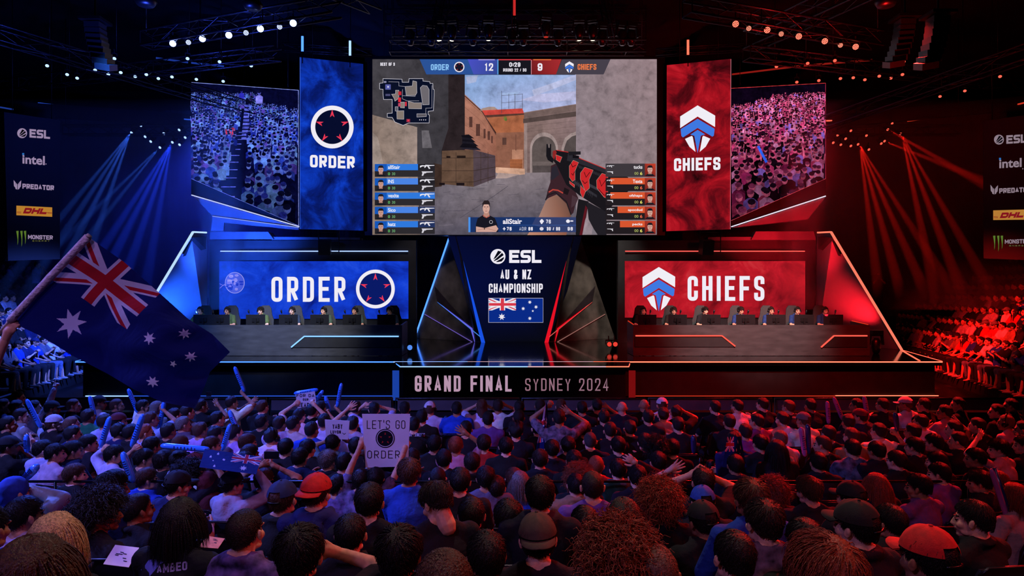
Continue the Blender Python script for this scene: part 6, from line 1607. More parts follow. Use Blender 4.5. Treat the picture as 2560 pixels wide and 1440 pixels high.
for l in CROWD:
    o = parse(l); hk = o['hair'][0]; yr = math.radians(o['yaw']); wm = WM[hk]*(1+.2*abs(math.sin(yr))); ht = HT[hk]
    d1 = F*wm/o['w']; flat = o['y'] < 1150 and d1 > 5.6
    st = 'stand' in o['flags']
    if st: d = 9.1
    elif flat: d = max(7.0, (CZ-1.321-ht)*F/(o['y']-720))
    else:   # the depth that suits both the size of the head and a seated body on its tier
        d = min((2.0+.02*i for i in range(-20, 250)), key=lambda q: ((CZ-(o['y']-720)*q/F-ht-1.31-max(0, .22*(6.95-q)))/.1)**2+(math.log(q/d1)/.13)**2)
    hz = CZ-(o['y']-720)*d/F-ht; fl = floor_at(d); want = hz-fl
    if flat and not st: d = (CZ-1.321-ht)*F/(o['y']-720)
    o.update(d=d, fl=fl, want=want, st=st, flat=flat)
    armed = o['L'] or o['R']; rng = random.Random(int(o['x']*7+o['y']))
    hr = -max(-.6, min(.6, round(yr*.45/.25)*.25)); body = yr+hr       # headrel about +Z is opposite to yaw
    o['rz'] = -body; o['lod'] = 0 if d < 6.5 else 1
    tz = 1.0; k = 1.0; stand = st
    if not flat or st:
        tz = (want-.47-.291)/.56
        if st or tz > 1.3: stand = True; k = max(.86, min(1.1, (want-.291)/1.43))
        else: tz = max(.72, tz)
    bulk = 1.0 if o['flat'] and not armed else rng.uniform(.92, 1.18)
    off = Vector((0, .035, 0)); R = Matrix.Rotation(o['rz'], 3, 'Z'); head = P(o['x'], o['y'], d); loc = head-R @ off; loc.z = fl
    o['loc'] = loc
    arms = [None, None]; hands = ['relax', 'relax']
    for j, s in ((0, 'L'), (1, 'R')):
        if o[s]:
            T = P(o[s][0], o[s][1], d+.12)
            zdir = -.06 if o[s][2] in ('grip',) else -.09
            a = R.inverted() @ (T-loc); a.z += zdir; arms[j] = tuple(a); hands[j] = o[s][2]
    shk = 'hunch' if o['x'] == 1090 and o['w'] == 86 else ''
    if flat and not armed and not st: key = ('seat', rng.randrange(4), hr)
    else: key = ('own', len(SPECS))
    o['key'] = key; o['pose'] = dict(stand=stand, tz=tz, k=k, arms=tuple(arms), hands=tuple(hands), headrel=hr, bulk=bulk, pitch=(-.5 if shk else rng.uniform(-.06, .05)), roll=rng.uniform(-.06, .06), lean=rng.uniform(-.03, .03) if key[0] == 'own' else 0)
    SPECS.append(o)
# rows counted from the stage, people counted from the left
for o in SPECS: o['row'] = int((11.95-o['d'])/.86)+1
for r in sorted(set(o['row'] for o in SPECS)):
    for i, o in enumerate(sorted((o for o in SPECS if o['row'] == r), key=lambda o: o['x'])): o['ord'] = i+1
def hair_words(o):
    h = o['hair'][0]; c = HN.get(o['hc'], 'dark')
    if h in 'stz': return f'short {c} hair'
    if h == 'l': return f'long {c} hair'
    if h == 'o': return f'bobbed {c} hair'
    if h == 'c': return f'curly {c} hair'
    if h == 'b': return 'bald head'
    cc = {'l': 'pale', 'd': 'dark', 'w': 'white', 't': 'brown'}.get(o['hair'][1], HN.get(o['hair'][1], CN.get(o['hair'][1], 'dark')))
    return {'k': f'{cc} cap', 'K': f'backwards {cc} cap', 'n': f'{cc} beanie', 'h': f'{cc} hood up'}[h]
for o in SPECS: o['label'] = f"person, {hair_words(o)}, {CN[o['cl'][1]]} {KN[o['cl'][0]]}, {th(o['ord'])} from left, {th(o['row'])} row from stage"
# ---- side stands
R0 = random.Random(5); STANDP = []
for side in (1, -1):
    for k in range(9):
        n = 0
        for i in range(34):
            s = -3+i*.56+R0.uniform(-.06, .06); p = A0+T0*s+N0*(.85*k+.05); p = Vector((p.x*side, p.y, .33+.42*k))
            px = 1280+p.x*F/p.y; py = 720+(CZ-p.z-1.33)*F/p.y
            if not (-40 < px < 2600) or p.y > 32.5 or R0.random() < .1: continue
            if side < 0 and (px > 215 or (px > 160 and p.y > 24)): continue
            if p.z+1.33 > 4.6 and p.y > 28: continue
            n += 1; STANDP.append(dict(side=side, k=k, n=n, loc=p, d=p.y, px=px, py=py))
STANDP.sort(key=lambda q: q['d'])
N_IND = 300-len(SPECS)-14-3
near, rest = STANDP[:N_IND], STANDP[N_IND:]
# ---- queue all bodies
def sj(pose, kind, lod, seated=True):
    vx = .016 if lod == 0 else .026
    return fuse(pose.body(), vx, 3), fuse(pose.shirt(kind), vx, 2)
JB = {}; JS = {}; PO = {}
SEATV = [dict(arms=(None, None)), dict(arms=('chest', None), hands=('relax', 'relax')), dict(arms=('clap', 'clap'), hands=('open', 'open')), dict(arms=('fold', 'fold'))]
for o in SPECS:
    k = o['key']
    if k[0] == 'seat':
        o['lod'] = 1
        if ('pose', k) not in PO: PO[('pose', k)] = Pose(**{**SEATV[k[1]], 'headrel': k[2]})
        o['P'] = PO[('pose', k)]; bk_ = k[:2]+(o['lod'],); sk = bk_+(o['cl'][0], o['cl'][1] == 'q')
    else: o['P'] = Pose(**o['pose']); bk_ = k; sk = k+(o['cl'][0], o['cl'][1] == 'q')
    o['bk'], o['sk'] = bk_, sk; vx = .0165 if o['lod'] == 0 else (.022 if k[0] == 'own' else .026)
    if bk_ not in JB: JB[bk_] = fuse(o['P'].body(), vx, 3)
    if sk not in JS: JS[sk] = fuse(o['P'].shirt(o['cl'][0]), vx, 2)
SP = [Pose(arms=(None, None)), Pose(arms=('chest', None)), Pose(arms=('fold', 'fold')), Pose(arms=('clap', 'clap'), hands=('open', 'open'))]
STJ = [(fuse(p.body(), .03, 2), fuse(p.shirt('T'), .03, 2), fuse(p.shirt('H'), .03, 2), fuse(p.body(), .05, 1), fuse(p.shirt('T'), .05, 1)) for p in SP]
PLP = [Pose(tz=1.1, arms=('key', 'key'), pitch=-.12, headrel=a, lean=-.02) for a in (0, .2, -.2)]
PLJ = (fuse(PLP[0].body(), .018, 3), fuse(PLP[0].shirt('T'), .018, 2))
UP = Pose(stand=True, arms=('face', 'face'), hands=('grip', 'grip')); UPJ = (fuse(UP.body(), .024, 3), fuse(UP.shirt('T'), .024, 2), fuse(UP.trousers(), .024, 2), fuse(UP.shoe(0), .02, 2), fuse(UP.shoe(1), .02, 2))
ts = Pose(); TRJ = (fuse(ts.trousers(), .022, 3), fuse(ts.shoe(0), .018, 2), fuse(ts.trousers(), .055, 1), fuse(ts.shoe(1), .018, 2))
# flag bearer at the left edge of the frame
FD = 4.3; fb_loc = P(-228, 720, FD); fb_loc.z = floor_at(FD)+.465      # standing on a chair seat
hand_w = P(8, 812, FD)
FBP = Pose(stand=True, k=1.03, arms=(None, tuple(Vector((hand_w.x-fb_loc.x-.02, .06, hand_w.z-fb_loc.z-.07)))), hands=('relax', 'grip'))
FBJ = (fuse(FBP.body(), .016, 3), fuse(FBP.shirt('T'), .016, 2), fuse(FBP.trousers(), .02, 2))
RES = run_jobs()
BODYM = {}; SHIRTM = {}
def body_mesh(key, pose, part, lod):
    kk = (key, pose.headrel, lod)
    if kk not in BODYM: BODYM[kk] = pose.finish(part, lod)
    return BODYM[kk]
def simple(name, part, m, cache={}):
    k = id(part)
    if k not in cache: cache[k] = mesh_np(name, *part, [m])
    return cache[k]
TRM = mesh_np('trousers', *RES[TRJ[0]], [M_TROU]); TRMJ = mesh_np('trousers', *RES[TRJ[0]], [mat('jeans', '#5a6684', .9, 0, .3, 20, .3, 40)]); SHM = [mesh_np('shoe', *RES[TRJ[i]], [M_SHOE]) for i in (1, 3)]; SHMW = [mesh_np('shoe', *RES[TRJ[i]], [M_SHOEW]) for i in (1, 3)]
def head_parts(root, pose, hair, hc, far, flags=(), rng=rnd, d=8):
    hk = hair[0]; M = pose.hrot().to_euler()
    def put(name, me, c=None): return link(name, me, root, tuple(pose.hc), M, c)
    if hk in 'stlocz':
        me = (HAIRF if far else HAIR)[hk]; put('hair', me[rng.randrange(len(me))], lin(HC[hc]))
    elif hk in 'kK':
        c = lin(HC.get(hair[1], CC.get(hair[1], '#14141a'))) if hair[1] in 'lmbwgr' else lin(CC.get(hair[1], '#15120f'))
        if hair[1] == 'r': c = lin('#c4201c')
        if hair[1] == 'd': c = lin('#1c1815')
        if hair[1] == 't': c = lin('#4a3c30')
        if hc != 'x': put('hair', (HAIRF if far else HAIR)['s'][0], lin(HC[hc]))
        cp = put('cap', ME_CAP, c); 
        if hk == 'K': cp.rotation_euler = (pose.hrot() @ Matrix.Rotation(PI, 3, 'Z')).to_euler(); cp.location = tuple(pose.hc+pose.hrot() @ Vector((0, -.024, 0)))
        b = link('brim', ME_BRIM, cp, None, None, c); b2 = link('button', ME_BUTTON, cp, None, None, tuple(v*.7 for v in c))
        if not far: link('strap', ME_STRAP, cp)
    elif hk == 'n': put('beanie', ME_BEANIE, lin(HC.get(hair[1], CC.get(hair[1], '#333333'))))
    elif hk == 'h': put('hood', ME_HOOD, lin(HC.get(hair[1], '#333333')))
    elif hk == 'b' and hc not in 'x': put('hair', (HAIRF if far else HAIR)['z'][0], tuple(v*1.6+.02 for v in lin(HC[hc])))
    if 'phones' in flags:
        h = put('headphones', ME_BAND); link('ear_cups', ME_CUPS, h)
    if 'headset' in flags:
        h = put('headset', ME_BAND); link('ear_cups', ME_CUPS, h); link('microphone', ME_MIC, h)
    if 'glasses' in flags: put('glasses', ME_GLASS)
_lace = MB(); _lace.tube([(.066*math.cos(a), .062*math.sin(a)-.004, .012+.012*math.sin(a)) for a in [2*PI*i/20 for i in range(21)]], .0035, 5); _lace.box((0, -.068, 0), (.014, .006, .018)); ME_LACE = mbmesh(_lace, mat('cord', '#1a1a1e', .4, .5))
SKW = [0, 1, 1, 2, 3, 4]
for o in SPECS:
    rng = random.Random(int(o['x']*13+o['y'])); p = o['P']; far = o['d'] > 8.6
    root = link('person', body_mesh(o['bk'], p, RES[JB[o['bk']]], o['lod']), None, o['loc'], (0, 0, o['rz']), SKINS[rng.choice(SKW)])
    tag(root, o['label'], 'person', 'audience on the arena floor')
    cc = lin(CC[o['cl'][1]]); cc = tuple(v*rng.uniform(.75, 1.3) for v in cc); nm = {'T': 't_shirt', 'H': 'hoodie', 'J': 'jacket', 'S': 'shirt'}[o['cl'][0]]
    if o['sk'] not in SHIRTM: SHIRTM[o['sk']] = mesh_np(nm, *RES[JS[o['sk']]], [M_PATT if o['cl'][1] == 'q' else M_CLOTH])
    link(nm, SHIRTM[o['sk']], root, None, None, cc)
    if not o['pose']['stand']: link('trousers', TRM, root)
    head_parts(root, p, o['hair'], o['hc'], far, o['flags'], rng)
    if 'lace' in o['flags']: link('necklace', ME_LACE, root, tuple(p.nk))
    o['root'] = root
    if o['pose']['stand']: o['legs'] = True
# legs of the few who stand
for o in SPECS:
    if o['pose']['stand']: fuse(o['P'].trousers(), .024, 2)
st_ = [o for o in SPECS if o['pose']['stand']]
for o, part in zip(st_, run_jobs()): link('trousers', mesh_np('trousers', *part, [M_TROU]), o['root'])
# stand spectators
SBODY = {}
LBL = {'w': 'white', 'l': 'pale lilac', 'k': 'black', 'n': 'navy', 'g': 'grey', 'r': 'red', 't': 'tan', 'b': 'blue'}
for j, q in enumerate(near):
    rng = random.Random(j*31+7); v = rng.randrange(4); kind = rng.choice('TTTH'); p = SP[v]; c = rng.choice('wwlkkknggrtb' if q['side'] > 0 else 'wlkknnggb')
    yaw = q['side']*-(1.35+rng.uniform(-.25, .3))
    if ('b', v) not in SBODY: SBODY[('b', v)] = p.finish(RES[STJ[v][0]], 1); SBODY[('T', v)] = mesh_np('t_shirt', *RES[STJ[v][1]], [M_CLOTH]); SBODY[('H', v)] = mesh_np('hoodie', *RES[STJ[v][2]], [M_CLOTH])
    root = link('person', SBODY[('b', v)], None, q['loc'], (0, 0, -yaw), SKINS[rng.choice(SKW)])
    w = 'right' if q['side'] > 0 else 'left'
    tag(root, f"person in {LBL[c]} {KN[kind]}, {th(q['n'])} seat along the {th(q['k']+1)} row of the {w} stand", 'person', 'spectators in the side stands')
    link('t_shirt' if kind == 'T' else 'hoodie', SBODY[(kind, v)], root, None, None, lin(CC[c])); link('trousers', TRMJ if rng.random() < .45 else TRM, root)
    if q['k'] < 2:
        for me in (SHMW if rng.random() < .5 else SHM): link('shoe', me, root)
    hk = rng.choice(['s', 's', 's', 't', 'kk', 'kn', 'l', 's', 'kg', 's']); head_parts(root, p, hk, rng.choice('kkdn'), True, ('phones',) if rng.random() < .06 else (), rng)
# everyone further back in the stands: one uncounted mass
mats_ = [M_SKIN, mat('far_skin', '#c08a70', .6), mat('far_dark', '#16161c', .9), mat('far_pale', '#a8a2b0', .9), mat('far_mid', '#4a4450', .9), mat('far_hair', '#120d0b', .8)]
parts = []
for j, q in enumerate(rest):
    rng = random.Random(j*17+3); v = rng.randrange(4); yaw = q['side']*-(1.35+rng.uniform(-.25, .3)); M = Matrix.Translation(q['loc']) @ Matrix.Rotation(-yaw, 4, 'Z')
    for part, mi in ((RES[STJ[v][3]], 1), (RES[STJ[v][4]], rng.choice([2, 2, 3, 4]))): parts.append(xf((*part, mi), M))
    parts.append(xf((*RES[TRJ[2]], 2), M)); parts.append(xf((HEADS[1][0], HEADS[1][1], HEADS[1][2], 1), M @ Matrix.Translation(SP[v].hc)))
    hv = HAIRF['s'][rng.randrange(3)]; n = len(hv.vertices); Vh = np.empty(n*3, np.float32); hv.vertices.foreach_get('co', Vh); Lh = np.empty(len(hv.loops), np.int32); hv.loops.foreach_get('vertex_index', Lh); Nh = np.empty(len(hv.polygons), np.int32); hv.polygons.foreach_get('loop_total', Nh)
    parts.append(xf((Vh.reshape(-1, 3), Lh, Nh, 5), M @ Matrix.Translation(SP[v].hc)))
if parts:
    a = joinm(parts); o = link('seated_crowd', mesh_np('seated_crowd', a[0], a[1], a[2], mats_, True, a[3])); tag(o, 'distant seated spectators filling the upper rows of the two side stands', 'crowd', None, 'stuff')
# players at the desks
PB_ = [PLP[i].finish(RES[PLJ[0]], 0) for i in range(3)]; PSH = mesh_np('jersey', *RES[PLJ[1]], [M_CLOTH])
for side, Lp in ((-1, PL_X), (1, PR_X)):
    for i, (hx, mx_, cx) in enumerate(Lp):
        rng = random.Random(i*5+side); v = rng.choice([0, 1, 2]); p = PLP[v]; d = 21.25
        loc = P(hx, 720, d); loc.z = ST+.006; rz = PI-side*.22*-1 if side < 0 else PI+.22
        R = Matrix.Rotation(rz, 3, 'Z'); loc = loc-R @ Vector((0, .02, 0)); loc.z = ST+.006
        root = link('person', PB_[v], None, loc, (0, 0, rz), SKINS[rng.choice([0, 1, 3])]); jc = ('#4c5a30', '#4c5a30', '#4c5a30', '#2a3440', '#3a4a38', '#3a4a44', '#2e4048')[i] if side < 0 else ('#141416', '#1a1814', '#16181c', '#1c3468', '#1c3468', '#1c3468', '#1a2c54')[i]
        jn = ('olive', 'olive', 'olive', 'slate', 'green', 'green', 'teal')[i] if side < 0 else ('black', 'black', 'black', 'blue', 'blue', 'blue', 'navy')[i]
        tag(root, f"person in {jn} jersey and headset, {ORD[i]} from left at the {'left' if side < 0 else 'right'} desk", 'person', 'players on stage')
        link('jersey', PSH, root, None, None, lin(jc)); link('trousers', TRM, root); head_parts(root, p, rng.choice(['s', 't', 's']), 'd', False, ['headset']+(['glasses'] if (side > 0 and i in (1,)) else []), rng)
# two people standing at the ends of the set
UPB = UP.finish(RES[UPJ[0]], 1)
for (x, y, d, rz, sc, c, l) in ((2195, 682, 27.5, PI*.9, 1, '#1a1a1e', 'person standing in the dark by the red wing, hands raised to a camera'), (92, 655, 24.0, -1.4, 1, '#8a86b8', 'person in pale shirt standing high in the left stand behind the flag')):
    loc = P(x, y, d); loc.z = max(0, loc.z-UP.crown)
    root = link('person', UPB, None, loc, (0, 0, rz), SKINS[1]); tag(root, l, 'person')
    link('t_shirt', mesh_np('t_shirt', *RES[UPJ[1]], [M_CLOTH]), root, None, None, lin(c)); link('trousers', mesh_np('trousers', *RES[UPJ[2]], [M_TROU]), root); [link('shoe', mesh_np('shoe', *RES[UPJ[i]], [M_SHOE]), root) for i in (3, 4)]; head_parts(root, UP, 's', 'k', True)
    if loc.z > .01:
        pz = loc.z; tg = MB().span((loc.x-.5, loc.y-.4, 0), (loc.x+.5, loc.y+.5, pz-.002)).build('camera_platform', M_RISER); tag(tg, 'dark camera platform under the standing person '+('by the red wing' if x > 1000 else 'in the left stand'), 'platform')
cmr = thing('video_camera', 'small video camera held by the person standing by the red wing', 'camera', P(2192, 690, 27.1)); q = P(2192, 692, 27.1)
MB().box(q, (.16, .3, .18)).build('camera_body', M_PLAST, cmr); MB().tube([q+Vector((0, -.15, 0)), q+Vector((0, -.28, 0))], .06, 10).build('camera_lens', M_DARKM, cmr)
# flag bearer and the big flag
root = link('person', FBP.finish(RES[FBJ[0]], 0), None, fb_loc, (0, 0, 0), SKINS[1]); tag(root, 'person standing on a chair at the left edge, arm up with the big waving flag', 'person')
link('t_shirt', mesh_np('t_shirt', *RES[FBJ[1]], [M_CLOTH]), root, None, None, lin('#15161c')); link('trousers', mesh_np('trousers', *RES[FBJ[2]], [M_TROU]), root); head_parts(root, FBP, 's', 'd', False)
def interp(pts, t):
    L = [0]
    for a, b in zip(pts, pts[1:]): L.append(L[-1]+math.dist(a, b))
    s = t*L[-1]
    for i in range(len(pts)-1):
        if s <= L[i+1] or i == len(pts)-2:
            u = (s-L[i])/(L[i+1]-L[i]); return (pts[i][0]+(pts[i+1][0]-pts[i][0])*u, pts[i][1]+(pts[i+1][1]-pts[i][1])*u)
def flag_colour(u, v):
    """national flag: u along the fly 0..1, v down the hoist 0..1"""
    bl, wt, rd = lin('#0c1a5c'), lin('#d9d2dc'), lin('#c01c28')
    if u < .5 and v < .5:
        x = u*4-1; y = v*4-1                                  # canton in units: x,y in -1..1 (2:1 real)
        if abs(x) < .1 or abs(y) < .2: return rd
        if abs(x) < .167 or abs(y) < .333: return wt
        X, Y = x*2, y; sd = abs(abs(X)-2*abs(Y))/math.sqrt(5)
        if sd < .2236:
            dd = (abs(X)-2*abs(Y))/math.sqrt(5); q = (x < 0)
            s = (1 if (x*y > 0) else -1)*(1 if x < 0 else -1)
            e = dd*s*(1 if True else 1)
            return rd if 0 < e < .149 else wt
        return bl
    for cx, cyy, r, n in ((.25, .75, .15, 7), (.75, .1667*1+.0, .0714, 7), (.625, .4375, .0714, 7), (.8611, .3708, .0714, 7), (.8, .5417, .0417, 5), (.75, .8333, .0714, 7)):
        dx = (u-cx)*2; dy = v-cyy; rr = math.hypot(dx, dy)
        if rr < r:
            a = math.atan2(dx, -dy) % (2*PI/n); a = abs(a-PI/n) ; a = PI/n-a
            k = .444; # edge from tip (r,0) to notch (r*k, pi/n)
            tx, ty = r, 0; nx, ny = r*k*math.cos(PI/n), r*k*math.sin(PI/n); px_, py_ = rr*math.cos(a), rr*math.sin(a)
            if (nx-tx)*(py_-ty)-(ny-ty)*(px_-tx) > 0: return wt
    return bl
TOP = [(220, 592), (310, 655), (405, 738), (470, 797), (530, 835), (575, 880)]; BOT = [(24, 803), (101, 840), (187, 892), (270, 935), (337, 975), (405, 1005), (488, 1021)]
HOI = [(220, 592), (165, 640), (90, 722), (24, 803)]; FLY = [(575, 880), (560, 895), (525, 930), (512, 965), (488, 1021)]
nu, nv = 420, 210; V = []; 
for j in range(nv+1):
    v = j/nv; hL, fR = interp(HOI, v), interp(FLY, v)
    for i in range(nu+1):
        u = i/nu; t_, b_ = interp(TOP, u), interp(BOT, u)
        q = [(1-v)*t_[k]+v*b_[k]+(1-u)*hL[k]+u*fR[k]-((1-u)*(1-v)*TOP[0][k]+u*(1-v)*TOP[-1][k]+(1-u)*v*BOT[0][k]+u*v*BOT[-1][k]) for k in (0, 1)]
        d = FD+.10+.06*math.sin(u*9-v*2.4)*u**.7+.05*math.sin(u*4.2+v*5)*u+.016*math.sin(v*16+u*13)*u+.012*math.sin(u*31+v*9)*u-.14*u
        V.append(P(q[0], q[1], d))
LI = []; cols = []
for j in range(nv):
    for i in range(nu):
        a = j*(nu+1)+i; LI += [a, a+nu+1, a+nu+2, a+1]; cols.append((*flag_colour((i+.5)/nu, (j+.5)/nv), 1))
M_FLAG = bpy.data.materials.new('flag_cloth'); M_FLAG.use_nodes = True; t_ = M_FLAG.node_tree; at = t_.nodes.new('ShaderNodeVertexColor'); at.layer_name = 'Col'; b_ = t_.nodes['Principled BSDF']
t_.links.new(at.outputs[0], b_.inputs['Base Color']); b_.inputs['Roughness'].default_value = .85; b_.inputs['Specular IOR Level'].default_value = .2
tr = t_.nodes.new('ShaderNodeBsdfTranslucent'); t_.links.new(at.outputs[0], tr.inputs[0]); ms = t_.nodes.new('ShaderNodeMixShader'); ms.inputs[0].default_value = .4
t_.links.new(b_.outputs[0], ms.inputs[1]); t_.links.new(tr.outputs[0], ms.inputs[2]); t_.links.new(ms.outputs[0], t_.nodes['Material Output'].inputs[0])
wv = t_.nodes.new('ShaderNodeTexNoise'); wv.inputs['Scale'].default_value = 9; bp = t_.nodes.new('ShaderNodeBump'); bp.inputs['Strength'].default_value = .35; bp.inputs['Distance'].default_value = .03; t_.links.new(wv.outputs[0], bp.inputs['Height']); t_.links.new(bp.outputs[0], b_.inputs['Normal'])
fl = thing('waving_flag', 'large waving blue national flag with white stars and crosses, raised at left', 'flag', hand_w)
def colmesh(name, V, LI, cols, m, parent):
    me = mesh_np(name, np.array([tuple(q) for q in V], np.float32)-np.array(tuple(wloc(parent)), np.float32), LI, [4]*(len(LI)//4), [m])
    at = me.color_attributes.new('Col', 'FLOAT_COLOR', 'CORNER'); at.data.foreach_set('color', np.repeat(np.array(cols, np.float32), 4, axis=0).ravel()); return link(name, me, parent)
colmesh('cloth', V, LI, cols, M_FLAG, fl)
MB().tube([P(-6, 838, FD+.06), P(24, 803, FD+.06), P(120, 690, FD+.06), P(222, 590, FD+.06)], .011, 8).build('pole', mat('flag_pole', '#b8a890', .5), fl)
MB().tube([P(24+196*i/12, 803-211*i/12, FD+.065) for i in range(13)], .024, 10).build('sleeve', mat('flag_sleeve', '#cdbcc0', .9, 0, .3, 30, .5, 50), fl)
MB().tube([P(220, 592, FD+.06), P(224, 588, FD+.06)], .018, 8).build('finial', mat('flag_pole', '#b8a890'), fl)
# a second flag spread over heads, and one hanging from a raised hand
def small_flag(name, corners, d0, d1, label, waves=2.0, f=flag_colour, nu=90, nv=45):
    V = []; LI = []; cols = []; (a, b, c, e) = corners
    for j in range(nv+1):
        for i in range(nu+1):
            u, v = i/nu, j/nv; x = (1-u)*(1-v)*a[0]+u*(1-v)*b[0]+u*v*c[0]+(1-u)*v*e[0]; y = (1-u)*(1-v)*a[1]+u*(1-v)*b[1]+u*v*c[1]+(1-u)*v*e[1]
            d = d0+(d1-d0)*v+.04*math.sin(u*waves*PI*2+v*3); V.append(P(x, y, d))
    for j in range(nv):
        for i in range(nu): q = j*(nu+1)+i; LI += [q, q+nu+1, q+nu+2, q+1]; cols.append((*f((i+.5)/nu, (j+.5)/nv), 1))
    t = thing(name, label, 'flag', P(*corners[3], d1)); colmesh('cloth', V, LI, cols, M_FLAG, t); return t
small_flag('spread_flag', [(655, 1142), (512, 1122), (498, 1168), (640, 1186)], 6.9, 6.3, 'blue flag spread flat over heads in the left audience', 1.0)
small_flag('held_flag', [(1368, 1005), (1362, 1015), (1326, 1190), (1376, 1186)], 9.15, 9.0, 'violet-blue flag hanging from the raised hand of the standing patterned-shirt person', 1.2, lambda u, v: flag_colour(v*.9+.02, 1-u))
small_flag('draped_flag', [(1818, 1092), (1852, 1092), (1866, 1168), (1806, 1168)], 8.0, 7.95, 'dark flag worn as a cape by a long-haired person by the aisle', 1.0, lambda u, v: tuple(x*.5 for x in flag_colour(u, v)))
# ---- inflatable sticks held up by the audience
M_STK = mat('stick_blue', '#3f8cf0', .22, 0, .06, 6, 0, 60, .7); M_STKP = mat('stick_pink', '#b05a9a', .22, 0, .06, 6, 0, 60, .7); M_STKN = mat('stick_navy', '#182a5c', .22, 0, .06, 6, 0, 60, .7); M_MARK = mat('stick_print', '#101c4a', .5)
STICKS = [(224, 990, 243, 1066, 'b', 10.6), (66, 998, 103, 1070, 'b', 10.2), (320, 972, 345, 1032, 'b', 11.0), (275, 1042, 252, 1118, 'b', 8.0), (358, 1036, 329, 1118, 'b', 7.8), (411, 1003, 396, 1080, 'b', 10.1), (586, 917, 612, 980, 'b', 11.2), (573, 1026, 597, 1082, 'b', 9.0), (576, 1060, 556, 1126, 'b', 8.6), (306, 1130, 334, 1206, 'b', 6.6), (66, 1086, 68, 1132, 'b', 8.1), (96, 1162, 56, 1202, 'b', who(30, 1190)['d']+.05), (402, 1114, 524, 1124, 'b', 7.4), (735, 984, 795, 974, 'b', 11.0), (808, 976, 790, 1002, 'b', 11.0), (813, 990, 825, 1030, 'b', 11.0), (854, 958, 843, 1018, 'b', 11.0), (2068, 1003, 2072, 1060, 'p', 10.6), (2084, 993, 2107, 1050, 'p', 10.8), (2160, 990, 2170, 1050, 'p', who(2150, 1023)['d']), (2238, 1030, 2243, 1078, 'n', who(2195, 1057)['d']), (2002, 1068, 2013, 1142, 'p', 8.6), (2019, 1060, 2022, 1136, 'n', 8.6), (1733, 1088, 1735, 1134, 'n', 8.1), (2478, 1172, 2532, 1338, 'v', who(2535, 1207)['d']-.15), (1115, 1040, 1110, 1080, 'b', 11.2)]
for j, (x0, y0, x1, y1, c, d) in enumerate(STICKS):
    a, b = P(x0, y0, d+.1), P(x1, y1, d+.1); r = .033 if c != 'v' else .024; L = (b-a).length; tt_ = (b-a)/L
    cn = {'b': 'blue', 'p': 'pink', 'n': 'navy', 'v': 'big pink and navy'}[c]
    t = thing('inflatable_stick', f'{cn} inflatable cheering stick, {th(1+sum(1 for q in STICKS if (q[0], q[1]) < (x0, y0)))} from left among the raised sticks', 'cheering stick', a, 0, 'cheering sticks')
    MB().tube([a, a+tt_*.02, a+tt_*.06, a+tt_*L*.33, a+tt_*L*.66, b-tt_*.06, b-tt_*.02, b], [r*.35, r*.8, r, r*1.02, r*1.0, r, r*.8, r*.4], 12).build('tube', {'b': M_STK, 'p': M_STKP, 'n': M_STKN, 'v': M_STKP}[c], t)
    n = Vector((0, -1, 0)); n = (n-tt_*n.dot(tt_)).normalized(); s = n.cross(tt_); mb = MB(); R_ = random.Random(j)
    for k in range(7):
        cpt = a+tt_*L*(.3+.07*k)+n*r*1.03; w = .012; h = R_.uniform(.012, .022); mb.add([cpt-s*h-tt_*w*.4, cpt+s*h-tt_*w*R_.uniform(.2, .5), cpt+s*h*R_.uniform(.3, 1)+tt_*w*.5, cpt-s*h+tt_*w*.4], [(0, 1, 2, 3)])
    if c == 'v':
        MB().tube([a+s*.03-n*.0, b+s*.03], r*.8, 10).build('navy_side', M_STKN, t)
    else: mb.build('print', M_MARK, t)
# ---- hand-made signs
def print_mat(name):
    if name in MATS: return MATS[name]
    m = bpy.data.materials.new(name); m.use_nodes = True; t = m.node_tree; a = t.nodes.new('ShaderNodeVertexColor'); a.layer_name = 'Col'; b = t.nodes['Principled BSDF']; t.links.new(a.outputs[0], b.inputs['Base Color']); b.inputs['Roughness'].default_value = .85; b.inputs['Specular IOR Level'].default_value = .1; MATS[name] = m; return m
PM = print_mat('marker_print'); M_CARD = mat('poster_card', '#cfc4cc', .9, 0, .06, 6, .05, 30)
def sign(corners, d, label, draw):
    pl = Plane((0, d, 0), (0, -1, 0)); t = thing('cardboard_sign', label, 'sign', pl.at(sum(c[0] for c in corners)/4, max(c[1] for c in corners))); slab(pl, corners, .008, 'card', M_CARD, t, 0)
    sh = Sheet(pl); sh.z = .0012; draw(sh); sh.build('lettering', PM, t)
dm = [o for o in SPECS if o['x'] == 905 and o['w'] == 34][0]['d']+.1
K_ = '#141018'
def d1(s):
    s.text("LET'S GO", 917, 1013, 1051, 1072, 1.7, K_, gap=.42, r=.5); s.text('ORDER!', 918, 1007, 1126.5, 1146, 1.8, K_, gap=.5, r=.5)
    s.ell(963, 1096, 23.8, 23.8, K_, 44); s.ring(963, 1096, 20.5, 1.6, '#cfc4cc', 44)
    order_logo(s, 963, 1096, 19, .01, K_, None, '#d0332e')
sign([(905, 1035), (1025, 1035), (1020, 1166), (914, 1169)], dm, 'big white poster reading lets go order with drawn ring of arrows, held up mid audience', d1)
def d2(s):
    s.text('FOR DA', 741, 786, 985, 993, 1.5, K_, gap=.3, r=.5); s.text('OUR', 757, 771, 996, 1002, 1.4, K_, gap=.3, r=.5); s.text('READY', 744, 781, 1007, 1018, 2.0, K_, gap=.3, r=.5)
sign([(739, 986), (787, 978), (791, 1012), (744, 1021)], 11.05, 'small white hand-lettered poster under a blue stick near the barrier', d2)
def d3(s):
    s.text('YABY', 831, 856, 1060, 1072, 1.8, K_, gap=.3, r=.5); s.text('LUVON', 826, 852, 1076, 1084, 1.5, K_, gap=.3, r=.5); s.line([(856, 1082), (860, 1086), (864, 1083)], 1.2, K_)
